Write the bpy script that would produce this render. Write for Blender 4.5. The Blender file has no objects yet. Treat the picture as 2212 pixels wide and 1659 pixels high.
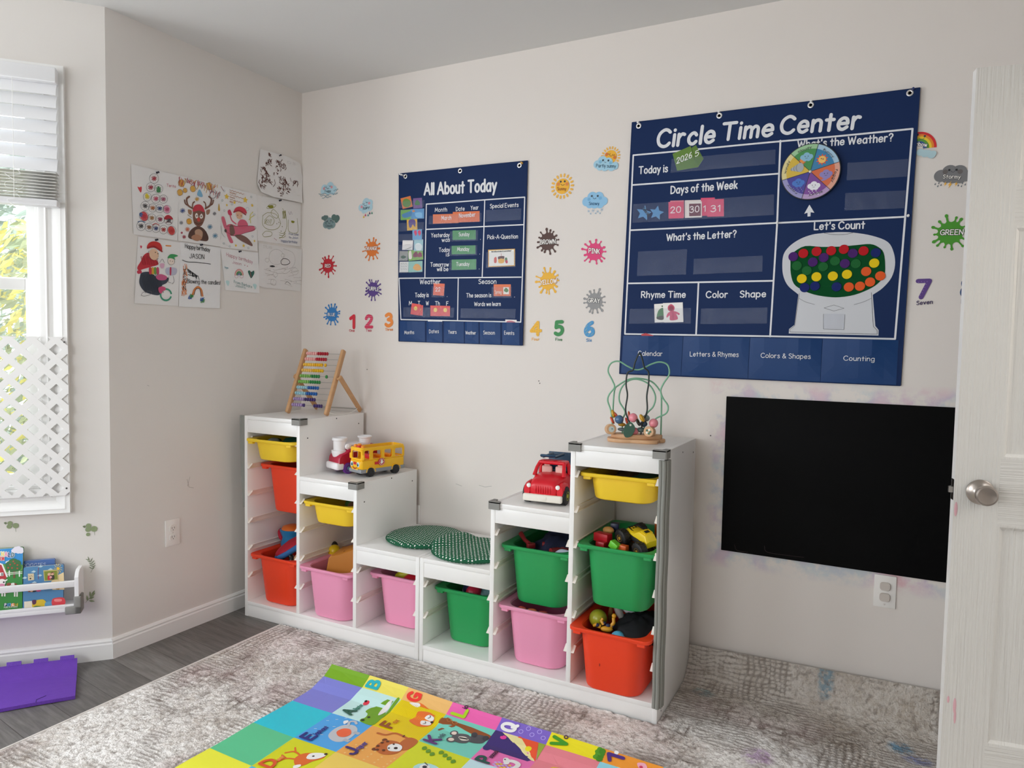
import bpy, math, random
import numpy as np
from mathutils import Vector, Matrix, geometry
random.seed(7); rng = np.random.default_rng(7)
sc = bpy.context.scene
COL = sc.collection
R = math.radians
# ------------------------------------------------------------------ camera
CAMP = Vector((2.7354, -2.8321, 1.2995)); YAW, PITCH, ROLL, FPX = -0.4825, -0.0556, 0.0185, 1552.6
IW, IH = 2212, 1659
_f = Vector((math.sin(YAW)*math.cos(PITCH), math.cos(YAW)*math.cos(PITCH), math.sin(PITCH)))
_r0 = Vector((math.cos(YAW), -math.sin(YAW), 0)); _u0 = _r0.cross(_f)
_r = _r0*math.cos(ROLL) + _u0*math.sin(ROLL); _u = -_r0*math.sin(ROLL) + _u0*math.cos(ROLL)
cd = bpy.data.cameras.new('camera'); cam = bpy.data.objects.new('camera', cd); COL.objects.link(cam)
cd.sensor_width = 36; cd.lens = FPX/IW*36; cd.clip_start = .02
cam.matrix_world = Matrix(((_r.x, _u.x, -_f.x, CAMP.x), (_r.y, _u.y, -_f.y, CAMP.y), (_r.z, _u.z, -_f.z, CAMP.z), (0, 0, 0, 1)))
sc.camera = cam
# ------------------------------------------------------------------ colour management, world, lights
sc.view_settings.view_transform = 'Standard'; sc.view_settings.look = 'None'
sc.view_settings.exposure = -0.2; sc.view_settings.gamma = 1.0; sc.view_settings.use_curve_mapping = False
sc.cycles.use_denoising = True
sc.cycles.max_bounces = 10; sc.cycles.diffuse_bounces = 6; sc.cycles.transparent_max_bounces = 16
sc.cycles.caustics_reflective = False; sc.cycles.caustics_refractive = False
wd = bpy.data.worlds.new('sky'); sc.world = wd; wd.use_nodes = True
bg = wd.node_tree.nodes['Background']; bg.inputs[0].default_value = (.86, .93, 1.0, 1); bg.inputs[1].default_value = 4.0
def area(name, loc, target, sx, sy, power, col):
    l = bpy.data.lights.new(name, 'AREA'); l.shape = 'RECTANGLE'; l.size = sx; l.size_y = sy; l.energy = power; l.color = col
    o = bpy.data.objects.new(name, l); COL.objects.link(o); o.location = loc
    d = Vector(target) - Vector(loc); o.rotation_euler = d.to_track_quat('-Z', 'Y').to_euler(); return o
area('bay_daylight', (-.98, -2.64, 1.45), (1.6, -1.9, 2.2), 1.0, 1.5, 44, (.95, .98, 1.0))        # middle bay window
area('bay_side_daylight', (-.58, -3.98, 1.45), (1.2, -1.6, 1.1), .8, 1.5, 6, (.95, .98, 1.0))       # far bay window
area('rear_daylight', (1.35, -4.72, 1.5), (1.45, 0, 2.9), 1.6, 1.5, 23, (1.0, .97, .93))              # window in the rear wall
area('doorway_fill', (4.45, -.85, 2.2), (2.6, -.95, 1.2), .5, .5, 13, (1.0, .94, .86))                      # added fill, no known source: lifts left wall and unit sides through the doorway
# ------------------------------------------------------------------ pixel -> place helpers (reference frame 2212 x 1659)
def ray(u, v): return _f + _r*((u-IW/2)/FPX) - _u*((v-IH/2)/FPX)
class Plane:
    def __init__(s, O, U, V): s.O = Vector(O); s.U = Vector(U).normalized(); s.V = Vector(V).normalized(); s.N = s.U.cross(s.V)
    def at(s, u, v, h=0):
        d = ray(u, v); o = s.O + s.N*h; t = (o-CAMP).dot(s.N)/d.dot(s.N); X = CAMP + d*t - s.O
        return (X.dot(s.U), X.dot(s.V))
    def w(s, a, b, h=0): return s.O + s.U*a + s.V*b + s.N*h
    def M(s, a=0, b=0, h=0):
        o = s.w(a, b, h); return Matrix(((s.U.x, s.V.x, s.N.x, o.x), (s.U.y, s.V.y, s.N.y, o.y), (s.U.z, s.V.z, s.N.z, o.z), (0, 0, 0, 1)))
BTH = R(42)
PB = Plane((0, 0, 0), (1, 0, 0), (0, 0, 1))                      # back wall
PL = Plane((0, 0, 0), (0, 1, 0), (0, 0, 1))                      # left wall
PY = Plane((0, -1.0524, 0), (math.sin(BTH), math.cos(BTH), 0), (0, 0, 1))   # angled bay wall
def zoom(P, x0, y0, k): return lambda X, Y, h=0: P.at(x0+X/k, y0+Y/k, h)
# ------------------------------------------------------------------ materials
def lin(c): return c/12.92 if c <= .04045 else ((c+.055)/1.055)**2.4
def rgb(h): h = h.lstrip('#'); return tuple(lin(int(h[i:i+2], 16)/255) for i in (0, 2, 4)) + (1,)
MC = {}
def nn(nt, t, **kw):
    n = nt.nodes.new(t)
    for k, v in kw.items(): setattr(n, k, v)
    return n
def mat(h, rough=.55, metal=0, bump=None, spec=.5, trans=0, coat=0, var=0):
    key = (h, rough, metal, bump, spec, trans, coat, var)
    if key in MC: return MC[key]
    m = bpy.data.materials.new('m_'+h.lstrip('#')); m.use_nodes = True; nt = m.node_tree; b = nt.nodes['Principled BSDF']
    b.inputs['Base Color'].default_value = rgb(h); b.inputs['Roughness'].default_value = rough; b.inputs['Metallic'].default_value = metal
    b.inputs['Specular IOR Level'].default_value = spec; b.inputs['Coat Weight'].default_value = coat
    if trans: b.inputs['Transmission Weight'].default_value = trans
    if bump or var:
        tc = nn(nt, 'ShaderNodeTexCoord'); nz = nn(nt, 'ShaderNodeTexNoise'); nz.inputs['Scale'].default_value = bump[0] if bump else 30
        nz.inputs['Detail'].default_value = 3; nt.links.new(tc.outputs['Object'], nz.inputs['Vector'])
        if bump:
            bp = nn(nt, 'ShaderNodeBump'); bp.inputs['Strength'].default_value = bump[1]; bp.inputs['Distance'].default_value = .002
            nt.links.new(nz.outputs['Fac'], bp.inputs['Height']); nt.links.new(bp.outputs['Normal'], b.inputs['Normal'])
        if var:
            mx = nn(nt, 'ShaderNodeMix', data_type='RGBA'); c = rgb(h)
            mx.inputs['A'].default_value = tuple(x*(1-var) for x in c[:3])+(1,); mx.inputs['B'].default_value = tuple(min(1, x*(1+var)) for x in c[:3])+(1,)
            nt.links.new(nz.outputs['Fac'], mx.inputs['Factor']); nt.links.new(mx.outputs['Result'], b.inputs['Base Color'])
    MC[key] = m; return m
def wood(h1, h2, scale=(4, 60, 60), rough=.5):
    m = bpy.data.materials.new('wood'); m.use_nodes = True; nt = m.node_tree; b = nt.nodes['Principled BSDF']; b.inputs['Roughness'].default_value = rough
    tc = nn(nt, 'ShaderNodeTexCoord'); mp = nn(nt, 'ShaderNodeMapping'); mp.inputs['Scale'].default_value = scale; nz = nn(nt, 'ShaderNodeTexNoise')
    nz.inputs['Scale'].default_value = 1; nz.inputs['Detail'].default_value = 5; mx = nn(nt, 'ShaderNodeMix', data_type='RGBA'); mx.inputs['A'].default_value = rgb(h1); mx.inputs['B'].default_value = rgb(h2)
    L = nt.links.new; L(tc.outputs['Object'], mp.inputs['Vector']); L(mp.outputs['Vector'], nz.inputs['Vector']); L(nz.outputs['Fac'], mx.inputs['Factor']); L(mx.outputs['Result'], b.inputs['Base Color']); return m
def film(name, alpha, h, rough, bump):
    m = bpy.data.materials.new(name); m.use_nodes = True; nt = m.node_tree; b = nt.nodes['Principled BSDF']; out = nt.nodes['Material Output']
    b.inputs['Base Color'].default_value = rgb(h); b.inputs['Roughness'].default_value = rough
    tr = nn(nt, 'ShaderNodeBsdfTransparent'); mx = nn(nt, 'ShaderNodeMixShader'); mx.inputs[0].default_value = alpha
    L = nt.links.new; L(tr.outputs[0], mx.inputs[1]); L(b.outputs[0], mx.inputs[2]); L(mx.outputs[0], out.inputs['Surface'])
    if bump:
        tc = nn(nt, 'ShaderNodeTexCoord'); nz = nn(nt, 'ShaderNodeTexNoise'); nz.inputs['Scale'].default_value = bump; nz.inputs['Detail'].default_value = 2; nz.inputs['Distortion'].default_value = 1.5
        bp = nn(nt, 'ShaderNodeBump'); bp.inputs['Strength'].default_value = .5; bp.inputs['Distance'].default_value = .008
        L(tc.outputs['Object'], nz.inputs['Vector']); L(nz.outputs['Fac'], bp.inputs['Height']); L(bp.outputs['Normal'], b.inputs['Normal'])
    return m
# ------------------------------------------------------------------ objects
def link(name, me, parent=None):
    o = bpy.data.objects.new(name, me); COL.objects.link(o)
    if parent is not None: o.parent = parent
    return o
def tag(o, label=None, cat=None, group=None, kind=None):
    if label: o['label'] = label
    if cat: o['category'] = cat
    if group: o['group'] = group
    if kind: o['kind'] = kind
    return o
def thing(name, label, cat, loc=(0, 0, 0), rz=0, group=None):
    o = link(name, None); o.location = loc; o.rotation_euler = (0, 0, rz); o.empty_display_size = .05
    return tag(o, label, cat, group)
def copy_tree(o, parent=None):
    c = o.copy(); COL.objects.link(c)
    if parent is not None: c.parent = parent
    for ch in [x for x in bpy.data.objects if x.parent == o]: copy_tree(ch, c)
    return c
def rrect(hx, hy, r, n=4, cx=0, cy=0):
    r = max(min(r, hx, hy), 1e-5); P = []
    for sx, sy, a0 in ((1, 1, 0), (-1, 1, 90), (-1, -1, 180), (1, -1, 270)):
        for i in range(n+1):
            a = R(a0+90*i/n); P.append((cx+sx*(hx-r)+r*math.cos(a), cy+sy*(hy-r)+r*math.sin(a)))
    return P
def circ(r, n=24, cx=0, cy=0, a0=0): return [(cx+r*math.cos(a0+2*math.pi*i/n), cy+r*math.sin(a0+2*math.pi*i/n)) for i in range(n)]
def catmull(pts, n=4, closed=False):
    P = [Vector(p) for p in pts]; m = len(P)
    if m < 3 and not closed: return P
    out = []
    for i in range(m if closed else m-1):
        p1, p2 = P[i], P[(i+1) % m]
        p0 = P[i-1] if (closed or i > 0) else p1*2-p2
        p3 = P[(i+2) % m] if (closed or i+2 < m) else p2*2-p1
        for k in range(n):
            t = k/n; out.append(.5*((2*p1)+(p2-p0)*t+(2*p0-5*p1+4*p2-p3)*t*t+(3*p1-p0-3*p2+p3)*t**3))
    if not closed: out.append(P[-1])
    return out
I4 = Matrix.Identity(4)
def T(x, y, z): return Matrix.Translation((x, y, z))
def RX(a): return Matrix.Rotation(a, 4, 'X')
def RY(a): return Matrix.Rotation(a, 4, 'Y')
def RZ(a): return Matrix.Rotation(a, 4, 'Z')
class MB:
    def __init__(s, M=None): s.V = []; s.F = []; s.I = []; s.mats = []; s.M = M or I4
    def mi(s, m):
        if isinstance(m, str): m = mat(m)
        if m not in s.mats: s.mats.append(m)
        return s.mats.index(m)
    def add(s, V, F, m, M=None):
        X = s.M @ M if M is not None else s.M; b = len(s.V); k = s.mi(m)
        s.V += [tuple(X @ Vector(v)) for v in V]; s.F += [tuple(i+b for i in f) for f in F]; s.I += [k]*len(F); return s
    def loft(s, rings, m, cap0=True, cap1=True, M=None, close=False):
        n = len(rings[0]); V = [tuple(p) for r in rings for p in r]; F = []
        L = len(rings)
        for j in range(L if close else L-1):
            a, b = j*n, ((j+1) % L)*n
            F += [(a+i, a+(i+1) % n, b+(i+1) % n, b+i) for i in range(n)]
        if cap0: F.append(tuple(range(n-1, -1, -1)))
        if cap1: F.append(tuple((L-1)*n+i for i in range(n)))
        return s.add(V, F, m, M)
    def box(s, x0, x1, y0, y1, z0, z1, m, r=0, M=None, n=2, rc=None):
        cx, cy, hx, hy = (x0+x1)/2, (y0+y1)/2, abs(x1-x0)/2, abs(y1-y0)/2
        if r <= 0: rings = [[(x0, y0, z), (x1, y0, z), (x1, y1, z), (x0, y1, z)] for z in (z0, z1)]
        else:
            rc = rc or r; prof = [(z0+r*(1-math.sin(R(90*i/n))), r*(1-math.cos(R(90*i/n)))) for i in range(n, -1, -1)]
            prof = [(z0+r*(1-math.cos(R(90*i/n))), r*(1-math.sin(R(90*i/n)))) for i in range(n+1)]
            prof += [(z1-(z-z0), d) for z, d in reversed(prof)]
            rings = [[(x, y, z) for x, y in rrect(hx-d, hy-d, max(rc-d, 1e-4), max(n, 2) if rc == r else 5, cx, cy)] for z, d in prof]
        return s.loft(rings, m, M=M)
    def tube(s, path, r, m, n=8, closed=False, M=None):
        P = [Vector(p) for p in path]; L = len(P); rr = r if isinstance(r, (list, tuple)) else [r]*L; rings = []
        t0 = (P[1]-P[0]).normalized(); nv = t0.orthogonal().normalized()
        for i in range(L):
            a = P[i-1] if (i > 0 or closed) else P[i]; b = P[(i+1) % L] if (i < L-1 or closed) else P[i]
            t = (b-a).normalized(); nv = (nv-t*nv.dot(t)); nv = nv.normalized() if nv.length > 1e-6 else t.orthogonal().normalized(); bv = t.cross(nv)
            rings.append([tuple(P[i]+(nv*math.cos(2*math.pi*k/n)+bv*math.sin(2*math.pi*k/n))*rr[i]) for k in range(n)])
        return s.loft(rings, m, not closed, not closed, M, close=closed)
    def cyl(s, p0, p1, r0, m, r1=None, n=20, M=None): return s.tube([p0, p1], [r0, r0 if r1 is None else r1], m, n, M=M)
    def lathe(s, prof, m, n=24, M=None, cap0=True, cap1=True):
        return s.loft([[(r*math.cos(2*math.pi*i/n), r*math.sin(2*math.pi*i/n), z) for i in range(n)] for r, z in prof], m, cap0, cap1, M)
    def ball(s, c, r, m, n=16, sc=(1, 1, 1), M=None):
        k = max(6, n//2); prof = [(max(r*math.sin(math.pi*j/k), 1e-5), -r*math.cos(math.pi*j/k)) for j in range(k+1)]
        X = T(*c) @ Matrix.Diagonal((*sc, 1)); X = M @ X if M is not None else X; return s.lathe(prof, m, n, X)
    def prism(s, poly, h0, h1, m, M=None, r=0):
        n = len(poly)
        if r > 0:
            c = Vector((sum(p[0] for p in poly)/n, sum(p[1] for p in poly)/n)); Q = []
            for p in poly:
                d = Vector((p[0], p[1]))-c; L = d.length or 1; Q.append(tuple(c+d*max(0, 1-r/L)))
            rings = [[(x, y, h0) for x, y in Q], [(x, y, h0+r) for x, y in poly], [(x, y, h1-r) for x, y in poly], [(x, y, h1) for x, y in Q]]
        else: rings = [[(x, y, h) for x, y in poly] for h in (h0, h1)]
        return s.loft(rings, m, M=M)
    def grid(s, fn, nu, nv, m):
        V = [fn(i/nu, j/nv) for j in range(nv+1) for i in range(nu+1)]; w = nu+1
        return s.add(V, [(j*w+i, j*w+i+1, (j+1)*w+i+1, (j+1)*w+i) for j in range(nv) for i in range(nu)], m)
    def build(s, name, parent=None, smooth=38, label=None):
        me = bpy.data.meshes.new(name); me.from_pydata(s.V, [], s.F)
        for m in s.mats: me.materials.append(m)
        me.polygons.foreach_set('material_index', s.I)
        if smooth:
            me.polygons.foreach_set('use_smooth', [True]*len(s.F)); me.update(); me.set_sharp_from_angle(angle=R(smooth))
        me.update(); o = link(name, me, parent)
        if label: o['label'] = label
        return o
# ------------------------------------------------------------------ hand lettering: one stroke font for every sign, sticker, card and cover
GL = {
'A': '0,0 .4,1 .8,0|.14,.35 .66,.35', 'B': '0,0 0,1|~0,1 .42,.97 .54,.76 .38,.55 0,.52|~0,.52 .5,.5 .64,.26 .46,.03 0,0',
'C': '~.7,.84 .55,.97 .35,1 .1,.82 0,.5 .1,.16 .35,0 .58,.04 .72,.18', 'D': '0,0 0,1|~0,1 .35,.95 .62,.74 .68,.5 .6,.24 .35,.05 0,0',
'E': '.55,1 0,1 0,0 .57,0|0,.52 .48,.52', 'F': '.55,1 0,1 0,0|0,.52 .45,.52', 'G': '~.7,.84 .55,.97 .35,1 .1,.82 0,.5 .1,.16 .36,0 .6,.06 .72,.2|.42,.44 .73,.44 .73,.06',
'H': '0,0 0,1|.65,0 .65,1|0,.52 .65,.52', 'I': '.0,1 .34,1|.17,1 .17,0|0,0 .34,0', 'J': '~.5,1 .5,.3 .42,.06 .22,0 .05,.08 0,.22',
'K': '0,0 0,1|.6,1 .02,.42|.2,.58 .62,0', 'L': '0,1 0,0 .52,0', 'M': '0,0 .1,1 .42,.25 .74,1 .84,0', 'N': '0,0 0,1 .65,0 .65,1',
'O': '~o.38,1 .1,.85 0,.5 .1,.15 .38,0 .66,.15 .76,.5 .66,.85', 'P': '0,0 0,1|~0,1 .42,.97 .56,.72 .42,.48 0,.44', 'Q': '~o.38,1 .1,.85 0,.5 .1,.15 .38,0 .66,.15 .76,.5 .66,.85|.5,.25 .78,-.08',
'R': '0,0 0,1|~0,1 .42,.97 .55,.74 .42,.52 0,.48|.25,.48 .6,0', 'S': '~.52,.86 .38,.98 .2,.98 .04,.84 .06,.66 .28,.53 .5,.4 .54,.2 .4,.03 .2,0 .02,.12',
'T': '0,1 .7,1|.35,1 .35,0', 'U': '~0,1 0,.35 .08,.08 .33,0 .58,.08 .66,.35 .66,1', 'V': '0,1 .36,0 .72,1', 'W': '0,1 .24,0 .5,.85 .76,0 1,1', 'X': '0,1 .6,0|.6,1 0,0', 'Y': '0,1 .34,.5 .68,1|.34,.5 .34,0', 'Z': '0,1 .6,1 0,0 .62,0',
'a': '~.5,.52 .36,.66 .2,.64 .04,.48 0,.3 .06,.08 .22,0 .38,.06 .5,.22|.5,.66 .5,0', 'b': '0,1 0,0|~0,.46 .18,.65 .38,.62 .52,.4 .46,.12 .26,0 .06,.1 0,.2',
'c': '~.46,.52 .34,.65 .18,.62 .03,.42 .04,.18 .18,.02 .34,.02 .47,.14', 'd': '~.5,.52 .36,.66 .2,.64 .04,.48 0,.3 .06,.08 .22,0 .38,.06 .5,.22|.5,1 .5,0',
'e': '.02,.34 .5,.34|~.5,.34 .45,.56 .27,.66 .08,.55 0,.32 .08,.08 .27,0 .48,.12', 'f': '~.38,.95 .26,1 .16,.9 .14,.7 .14,0|0,.6 .34,.6',
'g': '~.5,.52 .36,.66 .2,.64 .04,.48 0,.3 .06,.08 .22,0 .38,.06 .5,.22|~.5,.66 .5,-.1 .42,-.28 .2,-.32 .04,-.22', 'h': '0,1 0,0|~0,.42 .14,.62 .3,.66 .43,.56 .45,.36 .45,0',
'i': '0,.66 0,0|0,.92 0,.94', 'j': '~.15,.66 .15,-.1 .1,-.26 -.05,-.3|.15,.92 .15,.94', 'k': '0,1 0,0|.4,.62 .02,.24|.14,.36 .42,0', 'l': '0,1 0,0',
'm': '0,.66 0,0|~0,.45 .12,.62 .24,.65 .34,.55 .35,.4 .35,0|~.35,.45 .47,.62 .58,.65 .68,.55 .7,.4 .7,0', 'n': '0,.66 0,0|~0,.42 .14,.62 .3,.66 .43,.56 .45,.36 .45,0',
'o': '~o.26,.66 .06,.55 0,.33 .06,.1 .26,0 .46,.1 .52,.33 .46,.55', 'p': '0,.66 0,-.32|~0,.46 .18,.65 .38,.62 .52,.4 .46,.12 .26,0 .06,.1 0,.2', 'q': '~.5,.52 .36,.66 .2,.64 .04,.48 0,.3 .06,.08 .22,0 .38,.06 .5,.22|.5,.66 .5,-.32',
'r': '0,.66 0,0|~0,.4 .1,.58 .22,.66 .34,.62', 's': '~.38,.56 .26,.66 .1,.64 .04,.5 .16,.38 .34,.28 .38,.12 .24,0 .08,.02 0,.1', 't': '.2,.92 .2,0|0,.62 .4,.62',
'u': '~0,.66 0,.2 .1,.03 .26,0 .42,.1 .46,.25|.46,.66 .46,0', 'v': '0,.66 .24,0 .48,.66', 'w': '0,.66 .18,0 .36,.6 .54,0 .72,.66', 'x': '0,.66 .44,0|.44,.66 0,0', 'y': '0,.66 .25,.05|.5,.66 .12,-.32', 'z': '0,.66 .42,.66 0,0 .44,0',
'0': '~o.28,1 .06,.85 0,.5 .06,.15 .28,0 .5,.15 .56,.5 .5,.85', '1': '.03,.78 .22,1 .22,0', '2': '~.02,.76 .12,.95 .3,1 .5,.88 .48,.64 .28,.34 0,0|0,0 .55,0', '3': '~.02,.88 .22,1 .44,.92 .46,.68 .2,.53|~.2,.53 .5,.44 .54,.2 .36,.02 .16,0 0,.12',
'4': '.42,0 .42,1 0,.32 .6,.32', '5': '.5,1 .08,1 .05,.56|~.05,.56 .28,.64 .5,.5 .52,.22 .36,.02 .16,0 0,.1', '6': '~.44,.98 .2,.8 .04,.5 .02,.24 .14,.03 .34,0 .5,.14 .5,.36 .36,.52 .16,.46 .04,.3', '7': '0,1 .55,1 .18,0',
'8': '~o.27,1 .06,.9 .08,.66 .27,.53 .5,.4 .52,.12 .27,0 .03,.12 .04,.4 .27,.53 .46,.66 .48,.9', '?': '~0,.8 .12,.98 .32,.98 .46,.8 .38,.6 .22,.46 .22,.28|.22,.02 .22,.03', "'": '.05,1 .02,.76', '.': '0,0 0,.02', ',': '.06,.05 0,-.14',
'!': '0,1 0,.3|0,0 0,.02', '-': '0,.4 .3,.4', '&': '~.66,.0 .2,.62 .16,.85 .3,.98 .44,.85 .38,.66 .06,.34 .04,.12 .22,0 .46,.1 .62,.42', ':': '0,.5 0,.52|0,.05 0,.07'}
_gc = {}
def glyph(ch):
    if ch not in _gc:
        st = []
        for s in GL.get(ch, '').split('|'):
            if not s: continue
            sm = s[0] == '~'; cl = s.startswith('~o'); s = s.lstrip('~').lstrip('o')
            p = [tuple(float(a) for a in q.split(',')) for q in s.split()]
            p = [tuple(q) for q in catmull(p, 3, cl)] if sm else p
            if cl: p.append(p[0])
            st.append(p)
        _gc[ch] = (st, max([q[0] for p in st for q in p] or [.3]))
    return _gc[ch]
# ------------------------------------------------------------------ flat artwork printed on a surface, layer over layer
class Art:
    LH = .0004
    def __init__(s, cell=0): s.P = []; s.cell = cell
    def tri(s, pts, c, l): s.P.append((pts, c, l))
    def poly(s, pts, c, l=1):
        pts = [(p[0], p[1]) for p in pts]
        if len(pts) == 4 and not s.cell: s.P.append((pts, c, l)); return s
        v = [Vector((p[0], p[1], 0)) for p in pts]
        for t in geometry.tessellate_polygon([v]): s.P.append(([pts[i] for i in t], c, l))
        return s
    def blob(s, pts, c, l=1, n=4): return s.poly([(p[0], p[1]) for p in catmull([Vector((q[0], q[1], 0)) for q in pts], n, True)], c, l)
    def circle(s, x, y, r, c, l=1, n=18, ry=None, rot=0):
        ry = ry or r; ca, sa = math.cos(rot), math.sin(rot); s.P_conv([(x+r*math.cos(a)*ca-ry*math.sin(a)*sa, y+r*math.cos(a)*sa+ry*math.sin(a)*ca) for a in [2*math.pi*i/n for i in range(n)]], c, l); return s
    def P_conv(s, pts, c, l):
        if s.cell:
            for i in range(1, len(pts)-1): s.P.append(([pts[0], pts[i], pts[i+1]], c, l))
        else: s.P.append((pts, c, l))
    def rect(s, x0, y0, x1, y1, c, l=1): return s.poly([(x0, y0), (x1, y0), (x1, y1), (x0, y1)], c, l)
    def line(s, pts, w, c, l=2, smooth=False, closed=False, caps=True):
        if smooth: pts = [(p[0], p[1]) for p in catmull([Vector((q[0], q[1], 0)) for q in pts], 4, closed)]
        if closed: pts = list(pts)+[pts[0]]
        h = w/2
        for i in range(len(pts)-1):
            ax, ay = pts[i][:2]; bx, by = pts[i+1][:2]; L = math.hypot(bx-ax, by-ay)
            if L < 1e-9: continue
            nx, ny = -(by-ay)/L*h, (bx-ax)/L*h; k = max(1, int(L/s.cell)) if s.cell else 1
            for j in range(k):
                p, q = j/k, (j+1)/k; x0, y0, x1, y1 = ax+(bx-ax)*p, ay+(by-ay)*p, ax+(bx-ax)*q, ay+(by-ay)*q
                s.P.append(([(x0+nx, y0+ny), (x0-nx, y0-ny), (x1-nx, y1-ny), (x1+nx, y1+ny)], c, l))
        if caps:
            for i, p in enumerate(pts):
                if 0 < i < len(pts)-1 and i % 1 == 0:
                    a, b = pts[i-1], pts[i+1]; d1 = math.atan2(p[1]-a[1], p[0]-a[0]); d2 = math.atan2(b[1]-p[1], b[0]-p[0]); d = abs((d2-d1+math.pi) % (2*math.pi)-math.pi)
                    if d < .12: continue
                s.P.append((circ(h, 8, p[0], p[1]), c, l))
        return s
    def text(s, t, p0, p1, h, c, l=3, w=.14, sl=0, out=None, ow=.1, gap=.17, up=None, fixed=False):
        """letters from baseline point p0 to p1, capital height h; the width is stretched to fit"""
        lay = []; x = 0
        for ch in t:
            if ch == ' ': x += .34; continue
            st, wd_ = glyph(ch)
            for p in st: lay.append([(q[0]+x, q[1]) for q in p])
            x += wd_+gap+w*.5
        x = max(x-gap-w*.5, .01); p0 = Vector((p0[0], p0[1])); d = Vector((p1[0], p1[1]))-p0; L = d.length; e = d/L; kx = L/x if not fixed else h; upv = Vector(up) if up else Vector((-e.y, e.x))
        f = lambda q: tuple(p0+e*((q[0]+q[1]*sl)*kx)+upv*(q[1]*h))
        for p in lay:
            q = [f(a) for a in p]
            if out: s.line(q, (w+2*ow)*h, out, l)
            s.line(q, w*h, c, l+1)
        return s
    def star(s, x, y, r, c, l=1, k=.45, n=5, a0=math.pi/2): return s.poly([(x+(r if i % 2 == 0 else r*k)*math.cos(a0+math.pi*i/n), y+(r if i % 2 == 0 else r*k)*math.sin(a0+math.pi*i/n)) for i in range(2*n)], c, l)
    def into(s, mb, fn, rough=.6):
        """fn(a, b, h) -> world point; h is the height of the layer above the surface"""
        for n_i, (pts, c, l) in enumerate(s.P):
            m = c if not isinstance(c, str) else mat(c, rough)
            polys = [pts]
            if s.cell:
                for ax in (0, 1):
                    nxt = []
                    for p in polys:
                        lo = math.floor(min(q[ax] for q in p)/s.cell); hi = math.ceil(max(q[ax] for q in p)/s.cell)
                        for k in range(lo+1, hi):
                            v = k*s.cell; A, B = [], []
                            for i in range(len(p)):
                                a, b = p[i], p[(i+1) % len(p)]; (A if a[ax] <= v else B).append(a)
                                if (a[ax] - v)*(b[ax] - v) < 0:
                                    t = (v-a[ax])/(b[ax]-a[ax]); q = (a[0]+(b[0]-a[0])*t, a[1]+(b[1]-a[1])*t); A.append(q); B.append(q)
                            if len(A) > 2: nxt.append(A)
                            p = B
                            if len(p) < 3: break
                        if len(p) > 2: nxt.append(p)
                    polys = nxt
            for p in polys:
                a2 = sum(p[i][0]*p[(i+1) % len(p)][1]-p[(i+1) % len(p)][0]*p[i][1] for i in range(len(p)))
                if a2 < 0: p = p[::-1]
                b = len(mb.V); mb.V += [tuple(fn(q[0], q[1], s.LH*l+3e-6*(n_i % 120))) for q in p]; mb.F.append(tuple(range(b, b+len(p)))); mb.I.append(mb.mi(m))
        return mb
def flat_thing(art, P, name, h=.0012, parent=None, fn=None, rough=.6):
    mb = MB(); art.into(mb, fn or (lambda a, b, k: P.w(a, b, h+k)), rough); return mb.build(name, parent, smooth=0)
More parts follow.
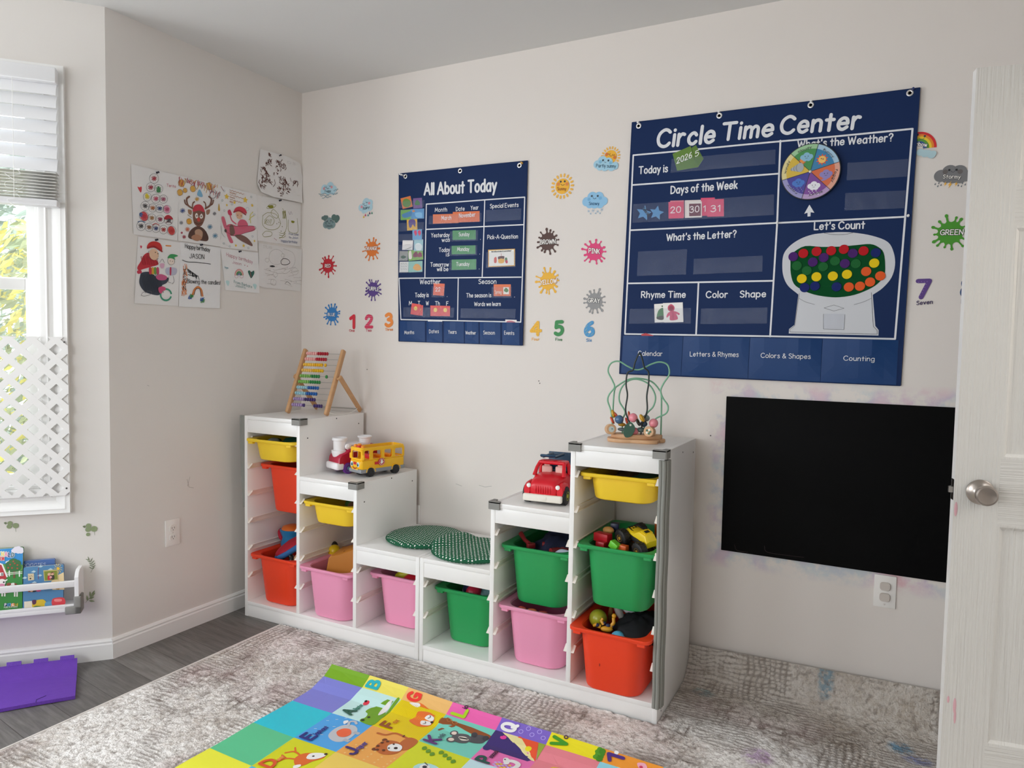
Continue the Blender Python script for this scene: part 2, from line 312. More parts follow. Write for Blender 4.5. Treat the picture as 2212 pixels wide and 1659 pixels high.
# ================================================================== the room
CEIL = 2.568
RW, REAR = 3.68, -4.55                                           # right wall plane, rear wall plane
B1 = PY.w(-1.25, 0); B2 = Vector((B1.x, -3.30, 0)); B3 = Vector((0, B2.y+B1.x*math.cos(BTH)/math.sin(BTH), 0))
def wall_paint(name, h, back=False):
    m = bpy.data.materials.new(name); m.use_nodes = True; nt = m.node_tree; b = nt.nodes['Principled BSDF']; L = nt.links.new
    b.inputs['Roughness'].default_value = .55; b.inputs['Specular IOR Level'].default_value = .35; b.inputs['Base Color'].default_value = rgb(h)
    tc = nn(nt, 'ShaderNodeTexCoord'); nz = nn(nt, 'ShaderNodeTexNoise'); nz.inputs['Scale'].default_value = 160; nz.inputs['Detail'].default_value = 2
    bp = nn(nt, 'ShaderNodeBump'); bp.inputs['Strength'].default_value = .06; bp.inputs['Distance'].default_value = .003
    L(tc.outputs['Object'], nz.inputs['Vector']); L(nz.outputs['Fac'], bp.inputs['Height']); L(bp.outputs['Normal'], b.inputs['Normal'])
    if back:                                                     # paint and chalk smears around the black board
        def mth(op, a, b_=None, c=None):
            n = nn(nt, 'ShaderNodeMath', operation=op)
            for i, v in enumerate((a, b_, c)):
                if v is None: continue
                if isinstance(v, (int, float)): n.inputs[i].default_value = v
                else: L(v, n.inputs[i])
            return n.outputs[0]
        sx = nn(nt, 'ShaderNodeSeparateXYZ'); L(tc.outputs['Object'], sx.inputs[0]); X, Z = sx.outputs['X'], sx.outputs['Z']
        d = mth('MAXIMUM', mth('SUBTRACT', mth('ABSOLUTE', mth('SUBTRACT', X, 2.60)), .41), mth('SUBTRACT', mth('ABSOLUTE', mth('SUBTRACT', Z, .812)), .297))
        n1 = nn(nt, 'ShaderNodeTexNoise'); n1.inputs['Scale'].default_value = 9; n1.inputs['Detail'].default_value = 5; n1.inputs['Roughness'].default_value = .65; L(tc.outputs['Object'], n1.inputs['Vector'])
        n2 = nn(nt, 'ShaderNodeTexNoise'); n2.inputs['Scale'].default_value = 4.5; n2.inputs['Detail'].default_value = 2; L(tc.outputs['Object'], n2.inputs['Vector'])
        band = mth('SUBTRACT', 1.0, mth('DIVIDE', d, .075)); band = mth('MAXIMUM', band, 0.0)
        k = nn(nt, 'ShaderNodeMapRange'); k.inputs['From Min'].default_value = .44; k.inputs['From Max'].default_value = .62; L(n1.outputs['Fac'], k.inputs['Value'])
        fac = mth('MINIMUM', mth('MULTIPLY', mth('MULTIPLY', band, k.outputs[0]), 1.0), .5)
        cr = nn(nt, 'ShaderNodeValToRGB'); e = cr.color_ramp.elements; e[0].position = .38; e[0].color = rgb('#9fb4cf'); e[1].position = .64; e[1].color = rgb('#d9869f')
        for p, c in ((.46, '#a9c6d2'), (.52, '#b5a0c8'), (.58, '#d7a9c4')): q = e.new(p); q.color = rgb(c)
        L(n2.outputs['Fac'], cr.inputs[0]); mx = nn(nt, 'ShaderNodeMix', data_type='RGBA'); mx.inputs['A'].default_value = rgb(h); L(cr.outputs[0], mx.inputs['B']); L(fac, mx.inputs['Factor']); L(mx.outputs['Result'], b.inputs['Base Color'])
    return m
WP = wall_paint('wall_paint', '#e4dfda'); WB = wall_paint('wall_paint_back', '#e6dfd9', True); CP = wall_paint('ceiling_paint', '#dededd')
TR = mat('#f1f0ee', .35)
def struct(o): o['kind'] = 'structure'; return o
def holed(P, a0, a1, b0, b1, hole, th, m, name):
    """a wall slab on plane P, room side at h=0, with one rectangular opening"""
    mb = MB(P.M()); bx = lambda x0, x1, y0, y1: mb.box(x0, x1, y0, y1, -th, 0, m)
    if not hole: bx(a0, a1, b0, b1)
    else:
        h0, h1, k0, k1 = hole; bx(a0, h0, b0, b1); bx(h1, a1, b0, b1); bx(h0, h1, b0, k0)
        if k1 < b1: bx(h0, h1, k1, b1)
    return struct(mb.build(name, smooth=0))
outline = [(-.0, 0), (RW, 0), (RW, REAR), (0, REAR), (B3.x, B3.y), (B2.x, B2.y), (B1.x, B1.y), (0, -1.0524)]
def floor_mat():
    m = bpy.data.materials.new('floor_planks'); m.use_nodes = True; nt = m.node_tree; b = nt.nodes['Principled BSDF']; L = nt.links.new; b.inputs['Roughness'].default_value = .42
    tc = nn(nt, 'ShaderNodeTexCoord'); mp = nn(nt, 'ShaderNodeMapping'); mp.inputs['Rotation'].default_value = (0, 0, R(8)); L(tc.outputs['Object'], mp.inputs[0])
    br = nn(nt, 'ShaderNodeTexBrick'); br.inputs['Scale'].default_value = 1; br.inputs['Brick Width'].default_value = 1.2; br.inputs['Row Height'].default_value = .15; br.inputs['Mortar Size'].default_value = .0012
    br.inputs['Color1'].default_value = rgb('#83807d'); br.inputs['Color2'].default_value = rgb('#6f6c69'); br.inputs['Mortar'].default_value = rgb('#47423f'); L(mp.outputs[0], br.inputs['Vector'])
    mp2 = nn(nt, 'ShaderNodeMapping'); mp2.inputs['Scale'].default_value = (5, 60, 1); L(mp.outputs[0], mp2.inputs[0]); nz = nn(nt, 'ShaderNodeTexNoise'); nz.inputs['Scale'].default_value = 1; nz.inputs['Detail'].default_value = 6; nz.inputs['Roughness'].default_value = .7; nz.inputs['Distortion'].default_value = .6; L(mp2.outputs[0], nz.inputs['Vector'])
    cr = nn(nt, 'ShaderNodeValToRGB'); cr.color_ramp.elements[0].position = .3; cr.color_ramp.elements[0].color = (.5, .49, .48, 1); cr.color_ramp.elements[1].position = .7; cr.color_ramp.elements[1].color = (1.15, 1.15, 1.15, 1); L(nz.outputs['Fac'], cr.inputs[0])
    mx = nn(nt, 'ShaderNodeMix', data_type='RGBA', blend_type='MULTIPLY'); mx.inputs['Factor'].default_value = 1; L(br.outputs['Color'], mx.inputs['A']); L(cr.outputs[0], mx.inputs['B']); L(mx.outputs['Result'], b.inputs['Base Color']); return m
struct(MB().prism([(-1.2, -4.9), (4.7, -4.9), (4.7, .12), (-1.2, .12)], -.1, 0, floor_mat()).build('floor', smooth=0))
struct(MB().prism(outline[::-1], CEIL, CEIL+.1, CP).build('ceiling', smooth=0))
holed(PB, -.1, RW+.1, 0, CEIL, None, .1, WB, 'wall_back'); holed(PL, -1.0524, 0, 0, CEIL, None, .1, WP, 'wall_left')
PM = Plane((B1.x, B1.y, 0), (0, 1, 0), (0, 0, 1)); PF = Plane(B3, (-math.sin(BTH), math.cos(BTH), 0), (0, 0, 1))
PREAR = Plane((RW, REAR, 0), (-1, 0, 0), (0, 0, 1)); PR = Plane((RW, 0, 0), (0, -1, 0), (0, 0, 1))
WIN = (-1.02, -.232, .705, 2.22)                                 # opening of the visible window, in bay-wall coordinates
holed(PY, -1.25, 0, 0, CEIL, WIN, .1, WP, 'wall_bay')
mid = B2.y-B1.y
holed(PM, mid, 0, 0, CEIL, (mid+.16, -.16, .65, 2.25), .1, WP, 'wall_bay_middle')
fl = (B3-B2).length
holed(PF, 0, fl, 0, CEIL, (.2, fl-.2, .65, 2.25), .1, WP, 'wall_bay_far')
if B3.y > REAR: holed(Plane((0, B3.y, 0), (0, 1, 0), (0, 0, 1)), REAR-B3.y, 0, 0, CEIL, None, .1, WP, 'wall_left_rear')
holed(PREAR, 0, RW, 0, CEIL, (RW-2.2, RW-.5, .7, 2.25), .1, WP, 'wall_rear')
holed(PR, 0, -REAR, 0, CEIL, (.44, 1.26, 0, 2.06), .1, wall_paint('wall_right_low_bounce', '#b3aaa2'), 'wall_right')  # unseen right wall, toned darker to cut bounce onto the unit sides
struct(MB().box(RW+.95, RW+1.05, REAR, .1, 0, CEIL, WP).build('wall_hall', smooth=0))
# baseboards: a plain board with a rounded bead on top
def baseboard(P, a0, a1, name, z=.083):
    prof = [(0, 0), (.013, 0), (.013, z-.022), (.009, z-.017), (.011, z-.010), (.006, z-.002), (0, z)]
    mb = MB(P.M()); mb.loft([[(a, b, h) for h, b in prof] for a in (a0, a1)], TR); return struct(mb.build(name, smooth=30))
baseboard(PL, -1.06, 0, 'baseboard_left'); baseboard(PY, -1.25, .002, 'baseboard_bay'); baseboard(PB, 0, RW, 'baseboard_back'); baseboard(PR, 1.33, -REAR, 'baseboard_right')
# ------------------------------------------------------------------ window: casing, two sashes, panes
GLASS = film('window_glass', .1, '#ffffff', .03, 0)
def ring(mb, a0, a1, b0, b1, w, h0, h1, m, r=.002):
    for x0, x1, y0, y1 in ((a0, a0+w, b0, b1), (a1-w, a1, b0, b1), (a0+w, a1-w, b0, b0+w), (a0+w, a1-w, b1-w, b1)): mb.box(x0, x1, y0, y1, h0, h1, m, r)
win = struct(link('window_1', None)); wa0, wa1, wb0, wb1 = WIN
mb = MB(PY.M()); prof = [(0, 0), (0, .012), (.006, .015), (.022, .015), (.028, .020), (.034, .015), (.046, .013), (.070, .024), (.078, .026), (.084, .024), (.095, .026), (.095, 0)]
sh = [[], [], [], []]
for d, h in prof:
    for k, (x, y) in enumerate(((wa0-d, wb0-d), (wa1+d, wb0-d), (wa1+d, wb1+d), (wa0-d, wb1+d))): sh[k].append((x, y, h))
mb.loft(sh, TR, False, False, close=True); mb.build('window_casing', win, 30)
mb = MB(PY.M()); ring(mb, wa0, wa1, wb0, wb1, .012, -.1, 0, TR); mb.build('window_jamb', win)
for nm, z0, z1, h in (('lower_sash', wb0+.012, 1.516, -.065), ('upper_sash', 1.478, wb1-.012, -.095)):
    mb = MB(PY.M()); ring(mb, wa0+.012, wa1-.012, z0, z1, .043, h, h+.03, TR, .003); o = mb.build(nm, win)
    MB(PY.M()).box(wa0+.055, wa1-.055, z0+.043, z1-.043, h+.013, h+.017, GLASS).build('window_pane', o)
for k, (P, a0, a1) in enumerate(((PM, mid+.16, -.16), (PF, .2, fl-.2), (PREAR, RW-2.2, RW-.5))):
    w_ = struct(link('window_%d' % (k+2), None)); mb = MB(P.M()); ring(mb, a0-.09, a1+.09, .56, 2.34, .09, 0, .02, TR); mb.build('window_casing', w_)
    mb = MB(P.M()); ring(mb, a0, a1, .65 if k < 2 else .7, 2.25, .045, -.09, -.05, TR); mb.build('window_sash', w_)
# ------------------------------------------------------------------ raised slatted blind
BL = mat('#f0f0f2', .4)
t = thing('window_blind', 'white slatted blind half raised with its spare slats stacked below', 'blind', PY.w(-.6, 2.29, .05))
inv = t.matrix_world
Lb = Matrix.Translation(-t.location)
b0, b1 = -.98, -.152
MB(Lb @ PY.M()).box(b0, b1, 2.236, 2.292, .03, .075, BL, .004).build('headrail', t)
for k in range(7):
    zc = 2.218-.0468*k; c, s_ = math.cos(R(65)), math.sin(R(65)); mb = MB(Lb @ PY.M(0, zc, .053))
    pr = [(-.027, -.001), (0, .0035), (.027, -.001), (.027, -.003), (0, .0012), (-.027, -.003)]
    mb.loft([[(x, p*s_+q*c*.4, -p*c+q) for p, q in pr] for x in (b0+.01, b1-.003)], BL); mb.build('slat', t, 60)
for k in range(9):
    zc = 1.906-.0115*k; mb = MB(Lb @ PY.M(0, zc, .053)); pr = [(-.025, -.001), (0, .003), (.025, -.001), (.025, -.0032), (0, .0008), (-.025, -.0032)]
    mb.loft([[(x, q, p) for p, q in pr] for x in (b0+.01+.002*(k % 2), b1-.003-.002*(k % 3))], mat('#dedcd8', .45)); mb.build('slat', t, 60)
MB(Lb @ PY.M()).box(b0+.01, b1, 1.781, 1.806, .03, .078, BL, .005).build('bottom_rail', t)
cx_ = PY.at(28, 300, .085)[0]; CORD = mat('#f4f3f0', .6)
mb = MB(Lb @ PY.M()); mb.tube([(cx_, 2.235, .083), (cx_, 2.0, .084), (cx_, 1.80, .085)], .0009, CORD, 5)
lp = [(cx_+.028*math.sin(k*1.7)+.006*math.sin(k*4.1), 1.905-.0085*k+.01*math.cos(k*2.3), .087+.004*math.sin(k*2.1)) for k in range(16)]
mb.tube(catmull(lp, 4), .0008, CORD, 5); mb.build('cord', t)
# ------------------------------------------------------------------ lattice guard screwed over the lower sash
LT = mat('#eeecea', .5)
def clip_poly(p, a, b, c):                                       # keep a*x+b*y <= c
    out = []
    for i in range(len(p)):
        q, r_ = p[i], p[(i+1) % len(p)]; dq, dr_ = a*q[0]+b*q[1]-c, a*r_[0]+b*r_[1]-c
        if dq <= 0: out.append(q)
        if dq*dr_ < 0: t_ = dq/(dq-dr_); out.append((q[0]+(r_[0]-q[0])*t_, q[1]+(r_[1]-q[1])*t_))
    return out
lat = thing('lattice_panel', 'white plastic diamond lattice panel screwed over the lower window', 'lattice', PY.w(-.5, .68, .03))
Ll = Matrix.Translation(-lat.location); mb = MB(Ll @ PY.M()); s0, s1, z0, z1 = -.96, -.134, .68, 1.294
for fam in (1, -1):
    for k in range(-30, 40):
        c = (-.175+fam*1.246) + .03825+.0765*k; w = .0237/2*math.sqrt(2)
        p = [(-3, (c+w+3)*fam), (-3, (c-w+3)*fam), (3, (c-w-3)*fam), (3, (c+w-3)*fam)]
        for a, b_, cc in ((-1, 0, -s0), (1, 0, s1), (0, -1, -z0), (0, 1, z1)): p = clip_poly(p, a, b_, cc) if p else p
        if len(p) > 2:
            if sum(p[i][0]*p[(i+1) % len(p)][1]-p[(i+1) % len(p)][0]*p[i][1] for i in range(len(p))) < 0: p = p[::-1]
            mb.prism(p, .027+(.0004 if fam > 0 else 0), .0335+(.0004 if fam > 0 else 0), LT)
mb.build('lattice_grid', lat, 0)
for z in (1.275, .708): MB(Ll @ PY.M(-.146, z, .0335)).lathe([(.0035, 0), (.0035, .0012), (.001, .002)], mat('#555250', .4, .8), 10).build('screw', lat)
# ------------------------------------------------------------------ shrubs beyond the glass
def shrub(name, label, c, sx, sy, h, n, cols, size):
    cr = rng.normal(size=(n, 3)); cr /= np.linalg.norm(cr, axis=1)[:, None]; rad = rng.uniform(.55, 1, n)**.5; mb = MB(); t_ = thing(name, label, 'shrub', (c[0], c[1], 0))
    ms = [mat(x, .5) for x in cols]
    for i in range(n):
        p = Vector((cr[i, 0]*rad[i]*sx, cr[i, 1]*rad[i]*sy, h*.52+cr[i, 2]*rad[i]*h*.48)); p.z = max(.03, p.z); q = Vector(rng.normal(size=3)).normalized(); e = q.orthogonal().normalized(); g = q.cross(e); k = size*rng.uniform(.6, 1.3)
        tip = min(len(ms)-1, int(rng.uniform(0, len(ms))) if p.z > h*.45 else int(rng.uniform(0, max(1, len(ms)-1))))
        mb.add([tuple(p-e*k), tuple(p+g*k*.4+q*k*.1), tuple(p+e*k), tuple(p-g*k*.4+q*k*.1)], [(0, 1, 2, 3)], ms[tip])
    mb.build('foliage', t_, 0); MB().tube([(0, 0, 0), (.02, .01, h*.4), (0, .03, h*.7)], [.035, .025, .012], mat('#5d4c3c', .9), 8).build('stem', t_)
out = lambda a, d: PY.w(a, 0, -d)
shrub('shrub', 'yellow tipped leafy shrub just outside the bay window', out(-.55, 1.2), .85, .4, 1.9, 5200, ('#8c9f6c', '#a5b07c', '#bcc592', '#efe04a', '#e6d850'), .04)
shrub('shrub', 'dark green tall hedge bush further behind the yellow tipped shrub', out(-1.0, 3.2), 1.7, .6, 2.7, 5200, ('#7d907c', '#98a898', '#b0bcae', '#8b9c80'), .055)
struct(MB().box(-6, -.0, -7, 1, -.12, -.101, mat('#8c8f80', .9)).build('ground', smooth=0))
# ------------------------------------------------------------------ open door with knob and latch
def grain(name, h, sc_):
    m = bpy.data.materials.new(name); m.use_nodes = True; nt = m.node_tree; b = nt.nodes['Principled BSDF']; b.inputs['Base Color'].default_value = rgb(h); b.inputs['Roughness'].default_value = .45
    tc = nn(nt, 'ShaderNodeTexCoord'); mp = nn(nt, 'ShaderNodeMapping'); mp.inputs['Scale'].default_value = sc_; nz = nn(nt, 'ShaderNodeTexNoise'); nz.inputs['Scale'].default_value = 1; nz.inputs['Detail'].default_value = 3; nz.inputs['Distortion'].default_value = .4
    bp = nn(nt, 'ShaderNodeBump'); bp.inputs['Strength'].default_value = .9; bp.inputs['Distance'].default_value = .0035; L = nt.links.new
    L(tc.outputs['Object'], mp.inputs[0]); L(mp.outputs[0], nz.inputs['Vector']); L(nz.outputs['Fac'], bp.inputs['Height']); L(bp.outputs['Normal'], b.inputs['Normal']); return m
GV, GH = grain('door_grain_upright', '#d6d3cd', (170, 40, 4)), grain('door_grain_level', '#d6d3cd', (4, 40, 170))
door = link('door_1', None); struct(door); door.location = (2.905, -.580, .008); door.rotation_euler = (0, 0, R(10))
xs = [0, .104, .33, .43, .656, .76]; zs = [0, .234, .836, 1.012, 1.622, 1.728, 1.934, 2.032]; DT = .031
mb = MB()
for i in range(5):
    for j in range(7):
        x0, x1, y0, y1 = xs[i], xs[i+1], zs[j], zs[j+1]
        if i in (1, 3) and j in (1, 3, 5):
            for y, sg in ((0, 1), (DT, -1)):
                rs = [[(x0+d, y+sg*h, y0+d), (x1-d, y+sg*h, y0+d), (x1-d, y+sg*h, y1-d), (x0+d, y+sg*h, y1-d)] for d, h in ((0, 0), (.006, .001), (.014, .007), (.02, .008), (.05, .002), (.052, .002))]
                mb.loft(rs, GV, False, True)
        else:
            m = GH if (i in (1, 3) and j in (0, 2, 4, 6)) else GV
            mb.add([(x0, 0, y0), (x1, 0, y0), (x1, 0, y1), (x0, 0, y1)], [(0, 1, 2, 3)], m); mb.add([(x0, DT, y0), (x1, DT, y0), (x1, DT, y1), (x0, DT, y1)], [(3, 2, 1, 0)], m)
PT = mat('#f0eeeb', .4)
mb.add([(0, 0, 0), (.76, 0, 0), (.76, DT, 0), (0, DT, 0), (0, 0, zs[-1]), (.76, 0, zs[-1]), (.76, DT, zs[-1]), (0, DT, zs[-1])], [(3, 2, 1, 0), (4, 5, 6, 7), (0, 4, 7, 3), (1, 2, 6, 5)], PT)
mb.build('door_leaf', door, 25)
ST = mat('#b3aaa2', .28, .95)
kb = MB(T(.060, 0, .921) @ RX(R(90)))
kb.lathe([(.0325, 0), (.0335, .002), (.0335, .005), (.031, .008), (.022, .011), (.0165, .016), (.0155, .026), (.018, .031), (.0235, .040), (.0265, .050), (.0268, .056), (.0255, .060), (.0215, .0612), (.012, .0585), (.001, .0575)], ST, 40).build('door_handle', door, 30, 'brushed steel door knob')
kb = MB(T(.060, DT, .921) @ RX(R(-90))); kb.lathe([(.033, 0), (.033, .006), (.016, .016), (.016, .026), (.026, .045), (.026, .058), (.001, .0600)], ST, 28).build('door_handle', door, 30)
MB().box(-.0012, .001, DT/2-.010, DT/2+.010, .893, .949, mat('#2a2522', .5, .6), .0).build('latch_plate', door)
MB(T(0, DT/2, .921)).prism([(-.012, -.002), (-.011, -.007), (0, -.008), (0, .008), (-.006, .008)], -.008, .008, mat('#c9c7c4', .25, .95)).build('latch_bolt', door)
stm = MB()
for i, (x, z, w, h) in enumerate(((.028, .33, .004, .022), (.03, .30, .003, .02), (.012, .345, .003, .01), (.006, .87, .004, .02))): stm.ball((x, -.0003, z), 1, mat('#d9a9b0', .6), 10, (w, .0008, h))
stm.build('paint_smudge', door)
# ------------------------------------------------------------------ electrical outlets
def outlet(P, a, b, label, caps):
    t_ = thing('wall_outlet', label, 'outlet', P.w(a, b)); Lo = Matrix.Translation(-t_.location) @ P.M(a, b)
    MB(Lo).box(-.035, .035, -.0575, .0575, 0, .006, mat('#f2efeb', .35), .002).build('cover_plate', t_)
    for dz in (.0195, -.0195):
        MB(Lo).prism(rrect(.0165, .0145, .010, 5, 0, dz), .005, .0085 if not caps else .013, mat('#ebe7e2' if not caps else '#cfc6be', .4), r=.001).build('socket' if not caps else 'socket_cap', t_)
        if not caps:
            mb_ = MB(Lo)
            for x in (-.006, .006): mb_.box(x-.001, x+.001, dz-.002, dz+.006, .0084, .0088, mat('#3a3634', .6))
            mb_.ball((0, dz-.007, .0084), .0022, mat('#3a3634', .6), 8, (1, 1, .3)); mb_.build('slot', t_)
    MB(Lo).lathe([(.003, .006), (.003, .0075), (.001, .008)], mat('#d8d4cf', .4, .3), 10).build('screw', t_) if not caps else MB(Lo @ T(0, -.045, 0)).lathe([(.003, .006), (.003, .0075), (.001, .008)], mat('#d8d4cf', .4, .3), 10).build('screw', t_)
outlet(PL, *PL.at(371.5, 1150), 'white double wall outlet low on the left wall under the drawings', False)
outlet(PB, *PB.at(1911.5, 1277), 'white wall outlet with capped sockets below the black board', True)
outlet(PB, PB.at(906, 1108)[0]-.03, PB.at(906, 1108)[1]-.02, 'white wall outlet peeking out behind the middle of the storage units', False)
# ================================================================== rug, mats
UA, UB, UWD, YF, YB_ = .0976, 1.0908, .99, -.4654, -.0274          # left unit, right unit, width, front, back
def vnoise(x, y, seed):
    xi, yi = np.floor(x).astype(int), np.floor(y).astype(int); fx, fy = x-xi, y-yi; fx, fy = fx*fx*(3-2*fx), fy*fy*(3-2*fy)
    def h(a, b):
        v = (a*374761393 + b*668265263 + seed*1442695041) & 0x7fffffff; v = ((v ^ (v >> 13))*1274126177) & 0x7fffffff; return ((v ^ (v >> 16)) & 0xffff)/65535.
    return (h(xi, yi)*(1-fx)+h(xi+1, yi)*fx)*(1-fy)+(h(xi, yi+1)*(1-fx)+h(xi+1, yi+1)*fx)*fy
def rug_mat():
    m = bpy.data.materials.new('rug_pile'); m.use_nodes = True; nt = m.node_tree; b = nt.nodes['Principled BSDF']; L = nt.links.new; b.inputs['Roughness'].default_value = .95; b.inputs['Specular IOR Level'].default_value = .1
    tc = nn(nt, 'ShaderNodeTexCoord'); P = tc.outputs['Object']
    def noise(s, d, rough=.55, vec=P, dist=0):
        n = nn(nt, 'ShaderNodeTexNoise'); n.inputs['Scale'].default_value = s; n.inputs['Detail'].default_value = d; n.inputs['Roughness'].default_value = rough; n.inputs['Distortion'].default_value = dist; L(vec, n.inputs['Vector']); return n.outputs['Fac']
    def mth(op, *a):
        n = nn(nt, 'ShaderNodeMath', operation=op)
        for i, v in enumerate(a):
            if isinstance(v, (int, float)): n.inputs[i].default_value = v
            else: L(v, n.inputs[i])
        return n.outputs[0]
    def rng_(v, a, b_, c=0, d=1):
        n = nn(nt, 'ShaderNodeMapRange'); L(v, n.inputs['Value'])
        for k, q in zip(('From Min', 'From Max', 'To Min', 'To Max'), (a, b_, c, d)): n.inputs[k].default_value = q
        return n.outputs[0]
    def mix(f, A, B):
        n = nn(nt, 'ShaderNodeMix', data_type='RGBA'); L(f, n.inputs['Factor'])
        for k, v in (('A', A), ('B', B)):
            if isinstance(v, str): n.inputs[k].default_value = rgb(v)
            else: L(v, n.inputs[k])
        return n.outputs['Result']
    sp_ = nn(nt, 'ShaderNodeSeparateXYZ'); L(P, sp_.inputs[0]); sxy = sp_.outputs
    big = rng_(noise(3.2, 6, .7), .44, .62); mid = noise(55, 3, .7); fine = noise(150, 2)
    streak = nn(nt, 'ShaderNodeMapping'); streak.inputs['Scale'].default_value = (5, 40, 5); L(P, streak.inputs[0]); st = noise(1, 4, .7, streak.outputs[0])
    streak2 = nn(nt, 'ShaderNodeMapping'); streak2.inputs['Scale'].default_value = (34, 7, 5); L(P, streak2.inputs[0]); st2 = noise(1, 4, .7, streak2.outputs[0])
    c = mix(big, '#f0ece8', '#c8beb5'); c = mix(rng_(mid, .40, .62, .0, .6), c, '#fbf9f7'); c = mix(rng_(noise(85, 3, .75), .52, .66, 0, .55), c, '#9a8f86')
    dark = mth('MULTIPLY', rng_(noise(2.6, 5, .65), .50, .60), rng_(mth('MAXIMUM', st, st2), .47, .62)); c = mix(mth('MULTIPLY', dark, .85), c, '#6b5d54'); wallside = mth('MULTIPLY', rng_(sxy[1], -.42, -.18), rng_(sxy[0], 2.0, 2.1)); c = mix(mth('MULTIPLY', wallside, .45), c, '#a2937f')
    pk = mth('MULTIPLY', rng_(noise(2.7, 3), .53, .68), .35); c = mix(pk, c, '#c3a5a8')
    sx = nn(nt, 'ShaderNodeSeparateXYZ'); L(P, sx.inputs[0])
    for x, y, rx, ry, col in ((2.82, -.22, .045, .045, '#3f8fb8'), (2.87, -.27, .05, .03, '#7487c8'), (2.17, -.16, .045, .035, '#7f9a9c'), (2.42, -.50, .055, .06, '#b795bd'), (2.58, -.03, .03, .04, '#6f93a5')):
        d = mth('ADD', mth('POWER', mth('DIVIDE', mth('SUBTRACT', sx.outputs[0], x), rx), 2.0), mth('POWER', mth('DIVIDE', mth('SUBTRACT', sx.outputs[1], y), ry), 2.0))
        f = mth('MULTIPLY', mth('MAXIMUM', mth('SUBTRACT', 1.15, d), 0.0), rng_(mid, .35, .6)); c = mix(mth('MINIMUM', f, .75), c, col)
    hm = nn(nt, 'ShaderNodeAttribute', attribute_name='pile'); c = mix(rng_(hm.outputs['Fac'], .12, .5, .75, 0), c, '#7f746c')  # low pile darkened: shade between the tufts put into the colour
    L(c, b.inputs['Base Color']); bp = nn(nt, 'ShaderNodeBump'); bp.inputs['Strength'].default_value = .8; bp.inputs['Distance'].default_value = .006; L(fine, bp.inputs['Height']); L(bp.outputs['Normal'], b.inputs['Normal']); return m
def make_rug():
    x0, x1, y0, y1, st = .334, 3.46, -2.3, .055, .0052
    nx, ny = int((x1-x0)/st), int((y1-y0)/st); gx = np.linspace(x0, x1, nx+1); gy = np.linspace(y0, y1, ny+1); X, Y = np.meshgrid(gx, gy)
    patch = vnoise(X*4.3+9, Y*4.3, 5)*.6+vnoise(X*9, Y*9, 6)*.4
    warp = (vnoise(X*22, Y*22, 8)-.5)*.02
    rib = .5+.5*np.sin((Y+warp)*2*np.pi/.017); ribx = .5+.5*np.sin((X+warp)*2*np.pi/.021)
    shag = vnoise(X*95, Y*95, 1)*.65+vnoise(X*190, Y*190, 2)*.35
    w1 = np.clip((patch-.40)/.08, 0, 1); w2 = np.clip((vnoise(X*3, Y*3, 12)-.62)/.06, 0, 1)
    h = shag*(w1*(1-w2)*.9+.35)+(1-w1)*rib*.55*(.5+.5*vnoise(X*40, Y*60, 3))+w2*np.minimum(rib, ribx)*.7
    h = np.clip(h/1.15, 0, 1); e = np.clip(np.minimum(np.minimum(X-x0, x1-X), (Y-y0))/.012, 0, 1)
    amp = .003+.0085*h*e
    R0, Ys = .112, -.134; th = np.clip((Y-Ys)/R0, 0, np.pi/2); up = np.maximum(Y-(Ys+R0*np.pi/2), 0)
    yy = np.minimum(Y, Ys)+R0*np.sin(th); zz = R0*(1-np.cos(th))+up; flat = X < 2.02
    yy = np.where(flat, np.minimum(Y, -.02), yy); zz = np.where(flat, 0, zz); th = np.where(flat, 0, th)
    zz = zz+np.where(th > 0, .022*np.clip((X-2.08)/.9, 0, 1)*np.clip(th/1.2, 0, 1), 0)
    V = np.stack([X, yy-np.sin(th)*amp, zz+np.cos(th)*amp], -1).reshape(-1, 3)
    idx = np.arange((nx+1)*(ny+1)).reshape(ny+1, nx+1); Q = np.stack([idx[:-1, :-1], idx[:-1, 1:], idx[1:, 1:], idx[1:, :-1]], -1).reshape(-1, 4)
    cx, cy = X[:-1, :-1].ravel(), Y[:-1, :-1].ravel(); keep = ~((cx < UB+UWD+.0) & (cy > YF-.006)); Q = Q[keep]
    used = np.unique(Q); mp = -np.ones(len(V), int); mp[used] = np.arange(len(used)); V = V[used]; Q = mp[Q]; H = h.ravel()[used]
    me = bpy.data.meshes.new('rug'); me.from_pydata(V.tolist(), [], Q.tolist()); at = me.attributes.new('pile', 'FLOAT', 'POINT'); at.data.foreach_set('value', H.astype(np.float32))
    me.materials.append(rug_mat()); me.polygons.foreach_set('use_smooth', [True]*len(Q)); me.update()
    t_ = thing('area_rug', 'large shaggy off-white and grey distressed rug, turned up against the right wall', 'rug', (1.9, -1.2, 0)); o = link('pile', me, t_); o.location = (-1.9, 1.2, 0)
    bd = MB(T(-1.9, 1.2, 0)); bd.tube([(x0-.002, y0, .004), (x0-.002, -1.5, .004), (x0-.002, YF-.008, .004)], .0035, mat('#e8e4e0', .9), 6); bd.build('edge_binding', t_)
make_rug()
